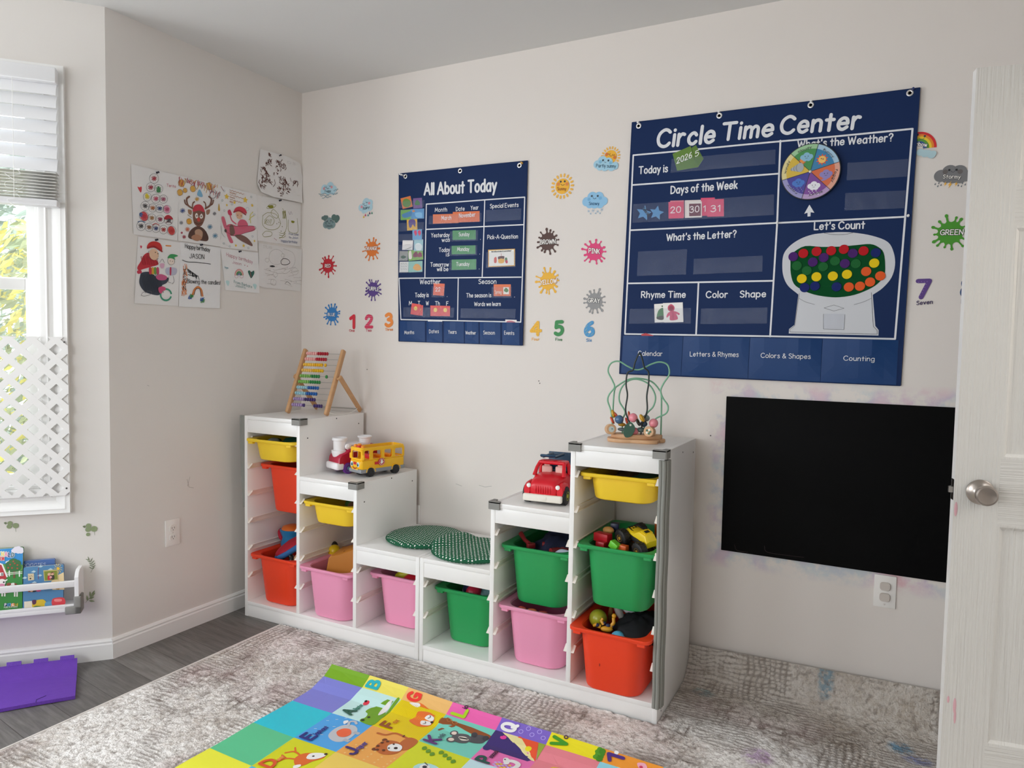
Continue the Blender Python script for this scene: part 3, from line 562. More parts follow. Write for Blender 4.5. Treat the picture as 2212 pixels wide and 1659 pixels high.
# purple foam mat by the bay wall
def ribbed(h, s, ang):
    m = bpy.data.materials.new('foam'); m.use_nodes = True; nt = m.node_tree; b = nt.nodes['Principled BSDF']; b.inputs['Base Color'].default_value = rgb(h); b.inputs['Roughness'].default_value = .6; L = nt.links.new
    tc = nn(nt, 'ShaderNodeTexCoord'); mp = nn(nt, 'ShaderNodeMapping'); mp.inputs['Rotation'].default_value = (0, 0, ang); wv = nn(nt, 'ShaderNodeTexWave'); wv.inputs['Scale'].default_value = s
    bp = nn(nt, 'ShaderNodeBump'); bp.inputs['Strength'].default_value = .5; bp.inputs['Distance'].default_value = .002; L(tc.outputs['Object'], mp.inputs[0]); L(mp.outputs[0], wv.inputs[0]); L(wv.outputs['Fac'], bp.inputs['Height']); L(bp.outputs['Normal'], b.inputs['Normal']); return m
A_, B_ = Vector((-.026, -1.180)), Vector((.205, -1.328)); dv = Vector((-math.sin(BTH), -math.cos(BTH))); inn2 = (B_-A_).normalized(); ln0 = (B_-A_).length
Fm = ribbed('#7040b8', 95, R(-40)); mb = MB()
def fm(s_, t_, k):
    L = ln0+.10*s_*(1-.5*s_); p = A_+dv*(.70*s_)+inn2*(L*t_-.0); z = .030*max(0, 1-t_*L/.09)**1.4+.0022*math.sin(s_*9)*t_; return (p.x, p.y, .0008+z+k)
for k, fl_ in ((.012, False), (0, True)): mb.grid(lambda u, v: fm(1-u if not fl_ else u, v, k), 24, 14, Fm)
for e in (0, 1):
    mb.add([fm(e, v/14, k) for v in range(15) for k in (0, .012)], [(2*i, 2*i+1, 2*i+3, 2*i+2) for i in range(14)], Fm); mb.add([fm(u/24, e, k) for u in range(25) for k in (0, .012)], [(2*i, 2*i+1, 2*i+3, 2*i+2) for i in range(24)], Fm)
for k in range(8):                                               # interlocking teeth along the back edge
    a, b = fm((.01+.088*k)/.70, 0, 0), fm((.058+.088*k)/.70, 0, 0); a, b = Vector(a), Vector(b); n3 = Vector((-inn2.x*.006, -inn2.y*.006, .014)); q4 = [a, b, b+n3, a+n3]; up_ = Vector((inn2.x*.004, inn2.y*.004, .0115))
    mb.loft([[tuple(p) for p in q4], [tuple(p+up_) for p in q4]], Fm)
mb.tube([fm(.17, 1.0, .0122), fm(.17, .93, .0126), fm(.13, .86, .0126)], .0009, mat('#2c1550', .8), 5)
tag(mb.build('foam_mat', smooth=30), 'purple interlocking foam mat lying against the bay wall baseboard', 'mat')
# ------------------------------------------------------------------ alphabet play mat, its far edge curling up off the rug
MX = [.900, 1.083, 1.258, 1.446, 1.640, 1.822, 2.005, 2.19, 2.37]; MY = [-.755, -.806, -.972, -1.150, -1.325, -1.50, -1.675]
def mat_pt(x, y, h):
    c = max(0, y+.90)/.14; z = .0165+.05*c*c*max(.55, 1-.45*(x-.9)/1.1)+.0022*math.sin(x*9+y*4)+.0012*math.sin(y*23+x*3); z += .004*math.exp(-((y+.84)/.02)**2)
    return (x, y - .012*c*c, z+h)
pm = Art(.035); C0 = [['#6f9f14', '#f6d45a', '#f5b26b', '#ee5fa7', '#7860be', '#e2d41c', '#f79030', '#57b8d8'], ['#7a7fd0', '#bfe7f6', '#f8d000', '#73c8b8', '#ec6fb0', '#f1828f', '#8fd0ea', '#f6d45a'],
    ['#1cbfd4', '#479fe0', '#f6a04e', '#cbd11a', '#bcd9ee', '#9fd7c0', '#f6c95e', '#ee7fb0'], ['#56bd8b', '#cacc1e', '#f6c45c', '#7a7fd0', '#f1828f', '#57b8d8', '#f5b26b', '#6f9f14'], ['#f5e93c', '#57b8d8', '#ee5fa7', '#6f9f14', '#f6a04e', '#7a7fd0', '#bfe7f6', '#e2d41c']]
for j in range(5):
    for i in range(8): pm.rect(MX[i], MY[j+1] if j else MY[1], MX[i+1], MY[j] if j else MY[0], C0[j][i], 0)
class Sq:                                                         # a square's own axes: r reads away from the window side, s is up
    def __init__(s, i, j): s.i, s.j = i, j
    def __call__(s, r, u):
        y0, y1 = (MY[s.j+1], MY[s.j]) if s.j else (MY[1], MY[1]+.175); return (MX[s.i+1]-u*(MX[s.i+1]-MX[s.i]), y0+r*(y1-y0))
    def P(s, L, c, l=1): pm.blob([s(*q) for q in L], c, l)
    def Q(s, L, c, l=1): pm.poly([s(*q) for q in L], c, l)
    def C(s, r, u, k, c, l=2, k2=None): x, y = s(r, u); pm.circle(x, y, (k2 or k)*.18, c, l, 14, k*.175)
    def L(s, L, w, c, l=2, sm=True): pm.line([s(*q) for q in L], w*.18, c, l, sm)
    def W(s, t, r0, u0, r1, h, c, w=.2): pm.text(t, s(r0, u0), s(r1, u0), h*.18, c, 4, w)
q = Sq(1, 1); q.W('A', .10, .60, .26, .24, '#1f5a4c', .24); q.W('lligator', .30, .62, .52, .09, '#3e7f72')
q.P([(.0, .0), (.0, .28), (.08, .34), (.16, .30), (.3, .34), (.36, .44), (.5, .44), (.62, .36), (.80, .30), (.95, .22), (.93, .12), (.6, .10), (.45, .02), (.3, -.0)], '#6b9d1c', 1); q.P([(.35, .12), (.6, .2), (.93, .17), (.6, .07)], '#e9f6fb', 2); q.P([(.3, .0), (.95, .1), (.97, .03), (.6, .0)], '#6b9d1c', 2)
q.C(.06, .28, .035, '#1e2b1a', 3); q.C(.2, .24, .03, '#1e2b1a', 3); q.C(.62, .62, .075, '#d8344a', 2, .06); q.C(.66, .66, .03, '#2a1b1b', 3)
q = Sq(1, 2); q.W('E', .06, .66, .22, .24, '#1f2b7a', .24); q.W('lephant', .25, .68, .56, .10, '#1f2b7a'); q.P([(.25, .30), (.35, .5), (.58, .56), (.78, .48), (.84, .3), (.74, .14), (.5, .08), (.3, .14)], '#b9bdc4', 1); q.P([(.42, .32), (.52, .45), (.66, .42), (.7, .28), (.58, .16), (.45, .2)], '#f0643f', 2)
q.L([(.78, .4), (.9, .46), (.95, .38), (.9, .3)], .05, '#b9bdc4', 2); q.P([(.78, .5), (.86, .58), (.92, .52), (.86, .48)], '#f4f7f9', 3); q.Q([(.34, .16), (.42, .16), (.42, .02), (.34, .02)], '#a9aeb6', 1); q.Q([(.62, .16), (.7, .16), (.7, .02), (.62, .02)], '#a9aeb6', 1)
for k in range(9): q.L([(.08+.11*k, .9-.13*(k % 3)), (.1+.11*k, .86-.13*(k % 3))], .012, '#d8ecf8', 2, False)
q = Sq(1, 3); q.W('D', .10, .66, .28, .25, '#d0542e', .24); q.W('eer', .32, .68, .46, .09, '#e0834e')
def head(q, pts, face, c1, c2): q.P(pts, c1, 1); q.P(face, c2, 2)
head(q, [(.36, .34), (.5, .5), (.68, .48), (.8, .3), (.86, .12), (.74, .06), (.58, .16), (.42, .22)], [(.6, .32), (.74, .36), (.84, .2), (.84, .08), (.72, .1), (.62, .2)], '#d3652c', '#fbf3e2')
q.L([(.5, .48), (.44, .64), (.3, .70)], .035, '#d3652c', 1); q.L([(.44, .62), (.48, .78)], .03, '#d3652c', 1); q.L([(.62, .48), (.66, .66), (.56, .78)], .035, '#d3652c', 1); q.L([(.65, .62), (.76, .74)], .03, '#d3652c', 1); q.C(.70, .25, .022, '#2b1c18', 3); q.C(.85, .1, .03, '#2b1c18', 3); q.P([(.34, .36), (.28, .3), (.36, .24), (.42, .28)], '#fbf3e2', 2)
q = Sq(2, 1); q.W('F', .08, .64, .22, .24, '#8f4a1c', .26); q.W('ox', .26, .66, .38, .1, '#c06c1e')
for k in range(26): q.L([(-.0+.02*(k % 3), .02+.037*k), (1, .02+.037*k)], .006, '#e2b400', 1, False)
q.P([(.42, .3), (.5, .52), (.66, .48), (.82, .5), (.9, .28), (.76, .12), (.6, .1), (.48, .16)], '#f26d2a', 2); q.P([(.5, .26), (.62, .32), (.66, .14), (.56, .12)], '#fdf7ee', 3); q.P([(.68, .14), (.7, .3), (.82, .26), (.78, .14)], '#fdf7ee', 3); q.C(.66, .12, .03, '#2b1c18', 4); q.L([(.54, .24), (.58, .21), (.62, .24)], .012, '#2b1c18', 4); q.L([(.72, .24), (.76, .21), (.8, .24)], .012, '#2b1c18', 4)
q.P([(.84, .14), (1.0, .4), (1.06, .62), (.98, .78), (.9, .5)], '#f26d2a', 1); q.P([(.92, .62), (.98, .8), (1.04, .62), (.98, .56)], '#fdf7ee', 2)
q = Sq(2, 2); q.W('J', .06, .68, .2, .26, '#33246e', .24); q.W('aguar', .24, .7, .48, .1, '#4a3b86'); q.P([(.34, .3), (.42, .5), (.6, .54), (.74, .46), (.78, .26), (.64, .1), (.46, .12)], '#b5602a', 2); q.P([(.48, .26), (.6, .36), (.72, .28), (.7, .14), (.56, .1)], '#fdf3e2', 3)
for r_, u_ in ((.4, .44), (.5, .5), (.62, .5), (.44, .34), (.7, .44)): q.C(r_, u_, .03, '#5a2c16', 4)
q.C(.6, .2, .035, '#2b1c18', 4); q.C(.54, .3, .02, '#2b1c18', 4); q.C(.68, .3, .02, '#2b1c18', 4); q.C(.4, .5, .05, '#6d3416', 1); q.C(.72, .52, .05, '#6d3416', 1); q.P([(.6, .12), (.74, .24), (1.0, .2), (.98, .0), (.7, 0)], '#b5602a', 1); q.L([(.96, .2), (.99, .48), (.86, .6), (.84, .76)], .05, '#b5602a', 1); q.L([(.96, .3), (1.0, .3)], .03, '#5a2c16', 3, False)
for k in range(5):
    for l_ in range(4): q.C(.05+.1*l_+.02*(k % 2), .05+.2*k, .02, '#f8ba76', 1)
q = Sq(3, 1); q.W('K', .07, .70, .24, .25, '#5b2a72', .24); q.W('oala', .28, .72, .44, .09, '#4c6d74'); q.P([(.70, 1.0), (.95, .98), (.9, .6), (.86, .3), (.80, .0), (.66, .0), (.72, .4), (.78, .7)], '#8a4a22', 1); q.L([(.76, .72), (.62, .86), (.54, .9)], .05, '#8a4a22', 1)
q.P([(.34, .46), (.44, .6), (.6, .56), (.66, .38), (.56, .28), (.4, .3)], '#56555a', 2); q.C(.36, .56, .09, '#56555a', 2); q.C(.36, .56, .055, '#e9cfc4', 3); q.C(.58, .62, .08, '#56555a', 2); q.C(.58, .62, .05, '#e9cfc4', 3); q.P([(.44, .4), (.52, .5), (.58, .4), (.52, .3)], '#f1d9cf', 3); q.L([(.5, .46), (.53, .34)], .04, '#2f2e33', 4)
q.P([(.5, .34), (.6, .36), (.74, .2), (.72, .04), (.56, .06), (.48, .2)], '#4b4a50', 2); q.C(.70, .28, .06, '#3b3a40', 3); q.C(.70, .06, .06, '#3b3a40', 3)
for a_, b_ in ((.86, .86), (.84, .74)): q.L([(a_-.05, b_), (a_, b_+.05), (a_+.05, b_), (a_, b_-.05), (a_-.05, b_)], .012, '#c07a3c', 3)
q = Sq(3, 2)
for k in range(7): q.P([(.72+.04*(k % 4), .2+.1*k), (.79+.04*(k % 4), .24+.1*k), (.84+.04*(k % 4), .2+.1*k), (.78+.04*(k % 4), .15+.1*k)], '#5f8f1e', 2)
q.C(.34, .42, .2, '#a7d4d6', 2, .26); q.C(.4, .5, .09, '#fbf7e8', 3); q.C(.4, .3, .09, '#fbf7e8', 3); q.C(.4, .5, .04, '#2b2b38', 4); q.C(.4, .3, .04, '#2b2b38', 4); q.P([(.28, .4), (.36, .44), (.36, .36)], '#f2a531', 4); q.L([(.5, .56), (.46, .48)], .015, '#2b2b38', 5); q.P([(.3, .16), (.5, .12), (.52, -.1), (.34, -.12)], '#4b3a86', 3)
q = Sq(4, 1); q.W('P', .02, .66, .16, .24, '#164f46', .26); q.W('eacock', .20, .68, .46, .09, '#4a2040'); q.Q([(.46, 1), (1.0, 1.0), (1.0, .86), (.52, .06), (.44, .12)], '#3b2a6e', 1); q.Q([(1.0, .88), (1.0, .48), (.5, -.0), (.5, .08)], '#f7d79a', 1); q.Q([(1.0, .48), (1.0, .14), (.5, 0), (.52, .04)], '#ee5330', 1); q.Q([(1, .14), (1, 0), (.55, 0)], '#93a43c', 1)
q.C(.86, .78, .06, '#e8409a', 2); q.C(.96, .5, .05, '#ee5330', 2); q.C(.76, .24, .06, '#f7d21c', 2); q.C(.46, .92, .07, '#33246e', 2); q.L([(.06, .22), (.24, .2), (.3, .3), (.26, .44), (.2, .4)], .09, '#fdfaf6', 3); q.L([(.2, .4), (.3, .46)], .1, '#fdfaf6', 3); q.C(.28, .47, .016, '#2b1c38', 4)
for k in range(6):
    for l_ in range(5): q.C(.02+.034*l_, .02+.1*k+.05*(l_ % 2), .022, ('#b9a8dc', '#e3c84a', '#c7b7e3')[(k+l_) % 3], 2, .03)
q = Sq(5, 1); q.P([(.1, .3), (.3, .72), (.42, .6), (.4, .2)], '#fdfaf6', 2); q.P([(.36, .6), (.5, .66), (.56, .2), (.42, .12)], '#f5b53a', 2); q.P([(.06, .8), (.2, .9), (.24, .66)], '#fdfaf6', 2)
for i, ch, c_, rest in ((1, 'B', '#1fa7b4', ''), (2, 'G', '#e2362c', ''), (3, 'L', '#a6c81c', 'io'), (4, 'Q', '#f4f2ff', ''), (5, 'V', '#3f8f22', 'o'), (6, '1', '#4a2a7a', '')):
    q = Sq(i, 0); q.W(ch, .05, .66, .20, .26, c_, .26)
    if rest: q.W(rest, .23, .68, .29, .1, '#4a2040')
q = Sq(4, 0)
for k in range(5): q.L([(.12+.1*(k % 2)+.04*math.cos(a), .1+.11*k+.04*math.sin(a)) for a in [i*math.pi/4 for i in range(9)]], .012, '#b3a3e6', 2)
q = Sq(5, 0)
for k in range(4): q.C(.06+.06*k, .1-.02*(k % 2), .05, '#4d8f22', 2); q.C(.04+.06*k, .03, .06, '#3f7f1c', 2)
q = Sq(6, 0); q.P([(.1, .35), (.2, .42), (.24, .3), (.14, .24)], '#f2a0b4', 2); q.C(.14, .34, .03, '#c83a5c', 3); q.C(.28, .8, .04, '#fdfaf6', 2)
q = Sq(2, 3); q.W('I', .1, .68, .2, .24, '#8f4a1c', .24)
mb = MB(); nxm, nym = 60, 48; mm = mat('#e9e3d0', .6)
mb.grid(lambda u, v: mat_pt(MX[0]+u*(MX[-1]-MX[0]), MY[-2]+v*(MY[0]-MY[-2]), -.0012), nxm, nym, mm); mb.grid(lambda u, v: mat_pt(MX[0]+u*(MX[-1]-MX[0]), MY[-2]+(1-v)*(MY[0]-MY[-2]), -.0045), nxm, nym, mm)
pm.LH = .0006
for l in range(len(pm.P)): pass
def vinyl():
    pass
Art_LH = Art.LH; Art.LH = .0006; pm.into(mb, mat_pt, .38); Art.LH = Art_LH
for m in mb.mats:                                                # bright printed vinyl
    c_ = m.node_tree.nodes['Principled BSDF'].inputs['Base Color']; c_.default_value = tuple(min(.93, x*1.22) for x in c_.default_value[:3])+(1,)
pmo = thing('play_mat', 'colourful padded alphabet and animal play mat spread over the rug', 'mat', (1.6, -1.1, .012)); o = mb.build('mat_sheet', pmo, 0); o.location = (-1.6, 1.1, -.012)
# ================================================================== stepped storage units
WL = mat('#f3f2f0', .32, bump=(40, .03)); RUB = mat('#8b8a86', .6); FOAM = mat('#8d8e88', .65); RAIL = mat('#f4eee6', .3); SCR = mat('#4d4a48', .5, .5)
H1, H2, H3 = .9457, .6952, .431; TH = .018; SLOT = [.197, .326, .4545, .583, .7115, .840]
def storage_unit(x0, mirror, label):
    t_ = thing('storage_unit', label, 'shelving unit', (x0+UWD/2, (YF+YB_)/2, 0), 0, None)
    D = YB_-YF; L0 = T(-UWD/2, -D/2, 0)                            # local: x 0..UWD, y 0..D (front at 0)
    def B(name, x0_, x1_, y0, y1, z0, z1, m=WL, r=.0012, label=None):
        if mirror: x0_, x1_ = UWD-x1_, UWD-x0_
        return MB(L0).box(x0_, x1_, y0, y1, z0, z1, m, r).build(name, t_, label=label)
    hs = [H1, H2, H3]; px = [0, .324, .648, UWD-TH]; ph = [H1, H1, H2, H3]
    for k in range(4): B('side_panel', px[k], px[k]+TH, 0, D, 0 if k in (0, 3) else .0731, ph[k])
    for k in range(3):
        a, b = px[k]+TH, px[k+1]
        B('top_board', a, b, 0, D, hs[k]-.018, hs[k]); B('front_rail', a, b, .0015, .018, hs[k]-.077, hs[k]-.0185)
        B('back_rail', a, b, D-.018, D-.001, hs[k]-.15, hs[k]-.0185)
        for z in SLOT:
            if z > hs[k]-.08: continue
            for side in (0, 1):
                xa = a if side == 0 else b; sg = 1 if side == 0 else -1
                mb = MB(L0 @ (Matrix(((-1, 0, 0, UWD), (0, 1, 0, 0), (0, 0, 1, 0), (0, 0, 0, 1))) if mirror else I4))
                prof = [(0, z-.0125), (.0265, z+.006), (D-.03, z+.006), (D-.03, z-.0125)]
                for (p0, p1, w, tt) in (((0, z-.0125), (D-.03, z-.0125), .0115, .0022), ((.001, z-.0125), (.024, z+.007), .0115, .0022), ((.024, z+.007), (D-.03, z+.007), .006, .002)):
                    d_ = Vector((0, p1[0]-p0[0], p1[1]-p0[1])).normalized(); n_ = Vector((0, -d_.z, d_.y))*tt
                    q0, q1 = Vector((xa, *p0)), Vector((xa, *p1)); ww = Vector((sg*w, 0, 0))
                    mb.loft([[tuple(q), tuple(q+ww), tuple(q+ww+n_), tuple(q+n_)] for q in (q0, q1)], RAIL)
                mb.box(min(xa, xa+sg*.0015), max(xa, xa+sg*.0015), .004, D-.03, z-.0125, z+.008, RAIL); mb.build('runner', t_, 0)
    B('bottom_board', TH, UWD-TH, 0, D, .055, .073); B('plinth', TH, UWD-TH, .0025, .018, 0, .0545)
    # screw heads on the exposed sides of the panels
    for k in range(3):
        hz = hs[k]; xf = px[k+1]+TH+.0001 if k < 2 else px[3]+TH
        for y, z in ((.05, hz-.085), (.24, hz-.012), (.40, hz-.05)):
            if k < 2 and z < hs[k+1]+.02: continue
            x_ = UWD-xf if mirror else xf; MB(L0 @ T(x_, y, z) @ RY(R(-90 if mirror else 90))).lathe([(.0034, 0), (.003, .0006), (.0005, .0006)], SCR, 10).build('screw', t_)
    return t_, L0, D
uL, LL, DD = storage_unit(UA, False, 'white stepped toy storage unit on the left, descending from the abacus down to the middle')
uR, LR, _ = storage_unit(UB, True, 'white stepped toy storage unit on the right, rising up to the bead maze')
if True:                                                         # exposed outer side of the tall right end
    for y, z in ((.05, H1-.02), (.24, H1-.03), (.40, H1-.05), (.05, .03), (.40, .03)): MB(LR @ T(UWD, y, z) @ RY(R(90))).lathe([(.0034, 0), (.003, .0006), (.0005, .0006)], SCR, 10).build('screw', uR)
def corner_guard(parent, L0, x, z, sx, flip=False):
    """soft rubber cap over a front top corner; sx = +1 when the free side faces +x"""
    w, th = .040, .0085; mb = MB(L0 @ T(x, 0, z) @ Matrix.Diagonal((sx, 1, 1, 1)))
    out = [(-w, -th), (th-.004, -th), (th, -th+.004), (th, w), (-.0005, w), (-.0005, .0005), (-w, .0005)]
    mb.prism(out, -.024, .0045, RUB); mb.prism([(-w, -th), (th-.004, -th), (th, -th+.004), (th, w), (-.008, w), (-.013, .013), (-w, .008)], .0005, .0062, RUB)
    mb.build('corner_guard', parent, 30, 'grey rubber corner guard')
corner_guard(uL, LL, .342, H1, 1); corner_guard(uL, LL, .666, H2, 1)
corner_guard(uR, LR, UWD-.342, H1, -1); corner_guard(uR, LR, UWD-.666, H2, -1); corner_guard(uR, LR, UWD, H1, 1)
# ridged foam edge guards
def edge_guard(parent, L0, x, z0, z1, sx, wob):
    mb = MB(L0 @ T(x, 0, 0) @ Matrix.Diagonal((sx, 1, 1, 1))); n = 40
    for k, (dx, dy) in enumerate(((-.011, -.006), (.001, -.008), (.0065, .004), (.0075, .016), (.0075, .028))):
        pts = [(dx+wob*math.sin(i*.55)*.5, dy+wob*math.sin(i*.55+1), z0+(z1-z0)*i/n) for i in range(n+1)]
        mb.tube(pts, .0072, FOAM, 8)
    mb.build('edge_guard', parent, 60, 'grey ridged foam edge guard')
edge_guard(uR, LR, UWD, .062, H1-.028, 1, .0012)
mb = MB(LL)
for k in range(3):
    pts = [(-.008-.010*k*(1-(i/20)**2*.75), .006, .945-.43*i/20) for i in range(21)]; mb.tube(pts, [.0062*(1-.5*(i/20)**3) for i in range(21)], FOAM, 8)
mb.build('edge_guard', uL, 60, 'loose grey foam strip peeling off the outer left edge')
# ------------------------------------------------------------------ storage bins
def make_bin(kind, h, m, xc, yf, ztop, label, group):
    t_ = thing('storage_bin', label, 'bin', (xc, yf+.21, ztop-h), 0, group); n = 6
    tw, tl, bw, bl = .121, .195, .106, .178; deep = h > .15
    if not deep: bw, bl = .112, .184
    rin = lambda hx, hy, r, z: [(x, y, z) for x, y in rrect(hx, hy, r, n)]
    out = [rin(bw-.012, bl-.012, .045, 0), rin(bw-.003, bl-.003, .055, .004), rin(bw, bl, .058, .012), rin(tw, tl, .058, h-.012)]
    inn_ = [rin(tw-.003, tl-.003, .055, h-.006), rin(bw-.003, bl-.003, .055, .014), rin(bw-.012, bl-.012, .045, .006)]
    mb = MB(); mb.loft(out+[rin(tw, tl, .058, h-.004)]+inn_, m); mb.build('tub', t_, 40)
    mb = MB(); rw, rl, rc = .150, .21, .026
    rings = [rin(tw+.001, tl, .058, h-.0125), rin(rw-.003, rl-.002, rc, h-.0135), rin(rw, rl, rc, h-.011), rin(rw, rl, rc, h-.002), rin(rw-.002, rl-.002, rc-.002, h), rin(rw-.012, rl-.006, rc, h+.0002), rin(tw, tl, .058, h-.002), rin(tw-.003, tl-.003, .055, h-.008)]
    mb.loft(rings, m, False, False); mb.build('rim', t_, 40)
    for sx in (-1, 1):
        MB().box(sx*.118-.014, sx*.118+.014, -.205, -.188, h-.024, h-.0125, m, .002).build('lug', t_)
    return t_
YEL, RED, PNK, GRN = mat('#f3cd2c', .45), mat('#f0421c', .45), mat('#f09dbf', .42), mat('#239c55', .42)
cL = [UA+.018+.153, UA+.342+.153, UA+.666+.153]; cR = [UB+UWD-.819, UB+UWD-.495, UB+UWD-.171]
HD, HS = .225, .098
bins = {}
for key, xc, yf, zt, h, m, lab in (('ly', cL[0], -.486, .8435, HS, YEL, 'shallow yellow bin at the top of the tall left column under the abacus'), ('lr', cL[0], -.402, .7150, HD, RED, 'deep red bin hanging in the middle of the tall left column'),
    ('lr2', cL[0], -.463, .299, HD, RED, 'deep red bin at the bottom of the tall left column'), ('my', cL[1], -.457, .5865, HS, YEL, 'shallow yellow bin in the second column below the toy bus'), ('mp', cL[1], -.481, .299, HD, PNK, 'deep pink bin holding a brown wedge at the bottom of the second column'),
    ('sp', cL[2], -.392, .299, HD, PNK, 'deep pink bin below the left seat cushion'), ('sg', cR[0], -.403, .299, HD, GRN, 'deep green bin below the right seat cushion'), ('rg', cR[1], -.431, .5295, HD, GRN, 'deep green bin stacked on the pink one below the red toy pickup truck'),
    ('rp', cR[1], -.446, .299, HD, PNK, 'deep pink bin underneath the green one below the toy pickup truck'), ('ty', cR[2], -.444, .8435, HS, YEL, 'shallow yellow bin at the top of the tall right column below the bead maze'), ('tg', cR[2], -.460, .5865, HD, GRN, 'deep green bin holding the monster truck in the tall right column'),
    ('tr', cR[2], -.507, .299, HD, RED, 'deep red bin pulled forward at the bottom of the tall right column')):
    bins[key] = make_bin('bin', h, m, xc, yf, zt, lab, 'storage bins in the white units'); 
mbk = MB().ball((.0, 0, 0), 1, mat('#8c2015', .6), 8, (.0014, .0006, .006)); 
o = mbk.build('scuff', bins['tr']); o.location = (-.035, -.1873, .10)
# ------------------------------------------------------------------ seat cushions
def dots(h1, h2, ang):
    m = bpy.data.materials.new('dotted_cloth'); m.use_nodes = True; nt = m.node_tree; b = nt.nodes['Principled BSDF']; b.inputs['Roughness'].default_value = .8; L = nt.links.new
    tc = nn(nt, 'ShaderNodeTexCoord'); mp = nn(nt, 'ShaderNodeMapping'); mp.inputs['Rotation'].default_value = (0, 0, ang); mp.inputs['Scale'].default_value = (74, 62, 0); L(tc.outputs['Object'], mp.inputs[0])
    nz = nn(nt, 'ShaderNodeTexNoise'); nz.inputs['Scale'].default_value = .8; L(mp.outputs[0], nz.inputs[0]); ad = nn(nt, 'ShaderNodeMix', data_type='RGBA', blend_type='LINEAR_LIGHT'); ad.inputs['Factor'].default_value = .12; L(mp.outputs[0], ad.inputs['A']); L(nz.outputs['Color'], ad.inputs['B'])
    vo = nn(nt, 'ShaderNodeTexVoronoi', distance='CHEBYCHEV'); vo.inputs['Scale'].default_value = 1; vo.inputs['Randomness'].default_value = .12; L(ad.outputs['Result'], vo.inputs['Vector'])
    lt = nn(nt, 'ShaderNodeMath', operation='LESS_THAN'); lt.inputs[1].default_value = .2; L(vo.outputs['Distance'], lt.inputs[0]); mx = nn(nt, 'ShaderNodeMix', data_type='RGBA'); mx.inputs['A'].default_value = rgb(h1); mx.inputs['B'].default_value = rgb(h2); L(lt.outputs[0], mx.inputs['Factor']); L(mx.outputs['Result'], b.inputs['Base Color']); return m
def cushion(c, r, label, lift, ang):
    m = dots('#07603f', '#f2f3ee', ang); pip = mat('#075a3b', .8); t_ = thing('seat_cushion', label, 'cushion', (c[0], c[1], H3+.0005), 0, 'green dotted seat cushions')
    prof = [(.001, 0), (r*.6, 0), (r-.008, 0), (r-.002, .004), (r, .009), (r-.002, .015), (r-.009, .019), (r*.8, .0215), (r*.4, .023), (.001, .0235)]; n = 64
    def z(x, y, zz): return (x, y, zz+lift(x, y))
    rings = [[z(rr*math.cos(2*math.pi*i/n), rr*math.sin(2*math.pi*i/n), zz) for i in range(n)] for rr, zz in prof]; MB().loft(rings, m).build('cover', t_, 70)
    MB().tube([z((r+.001)*math.cos(2*math.pi*i/n), (r+.001)*math.sin(2*math.pi*i/n), .009) for i in range(n)], .0032, pip, 6, True).build('piping', t_, 70)
cushion((.952, -.222), .172, 'green round seat cushion with white dots on the left, partly under the other one', lambda x, y: 0, R(20))
def lift2(x, y):
    d = math.hypot(x+1.2365-.952, y-.285+.222); k = max(0, min(1, (.24-d)/.07)); return .0245*k*k*(3-2*k)
cushion((1.2365, -.287), .173, 'green round seat cushion with white dots on the right, overlapping the other one', lift2, R(-38))
# ================================================================== toys on top of the units
def py(u, v, y): d = ray(u, v); t_ = (y-CAMP.y)/d.y; return CAMP + d*t_
def pz(u, v, z): d = ray(u, v); t_ = (z-CAMP.z)/d.z; return CAMP + d*t_
BEECH = wood('#d7ab7d', '#c08f62', (8, 8, 50)); BEECH2 = wood('#dcb38a', '#c99a70', (30, 30, 6)); BLK = mat('#1b1b1d', .55); STEEL = mat('#c4c2bf', .3, .9)
# ---- bead frame
p0 = py(621, 890, -.285); tA = thing('bead_abacus', 'wooden bead frame with ten rows of rainbow beads on the tall left unit', 'abacus', (p0.x, p0.y, H1), R(5)); Lr = .225; lean = .135; hp = .305
def bar(name, a, b, w, d, m=BEECH):
    a, b = Vector(a), Vector(b); t_ = (b-a).normalized(); xd = Vector((1, 0, 0)); yd = t_.cross(xd).normalized(); L = (b-a).length
    M = Matrix(((xd.x, yd.x, t_.x, a.x), (xd.y, yd.y, t_.y, a.y), (xd.z, yd.z, t_.z, a.z), (0, 0, 0, 1)))
    return MB(M).box(-w/2, w/2, -d/2, d/2, 0, L, m, .006, n=3).build(name, tA)
onp = lambda x, k: (x, lean*k, .004+hp*k)
for x in (0, Lr): bar('post', onp(x, -.0), onp(x, 1), .018, .026)
for x in (-.020, Lr+.020): bar('support_leg', (x, lean*1.52+.045, .006), (x, lean*.56, hp*.60), .015, .024)
for x in (-.010, Lr+.010): MB().cyl((x-.012, lean*.55, hp*.565), (x+.012, lean*.55, hp*.565), .006, BEECH).build('pivot_dowel', tA)
MB().cyl((-.02, lean*1.49+.045, .016), (Lr+.02, lean*1.49+.045, .016), .0025, STEEL, n=8).build('cross_rod', tA)
MB().tube(catmull([(Lr, 0.0, .02), (Lr+.03, .05, .006), (Lr+.03, .16, .008), (Lr+.02, lean*1.49+.04, .03)], 6), .0011, mat('#f2efea', .6), 6).build('cord', tA)
cols = [('#f3b3b0', '#b3182e'), ('#f3b3b0', '#b3182e'), ('#f7c948', '#f0b912'), ('#f4c765', '#eec01d'), ('#86bd5e', '#2f8a48'), ('#86bd5e', '#2b8a44'), ('#a3cfdc', '#1f63ae'), ('#9ccbd8', '#1f63ae'), ('#a78fbd', '#3f2a6e'), ('#a78fbd', '#3f2a6e')]
protos = {}
pt = .0131; xb = .0175
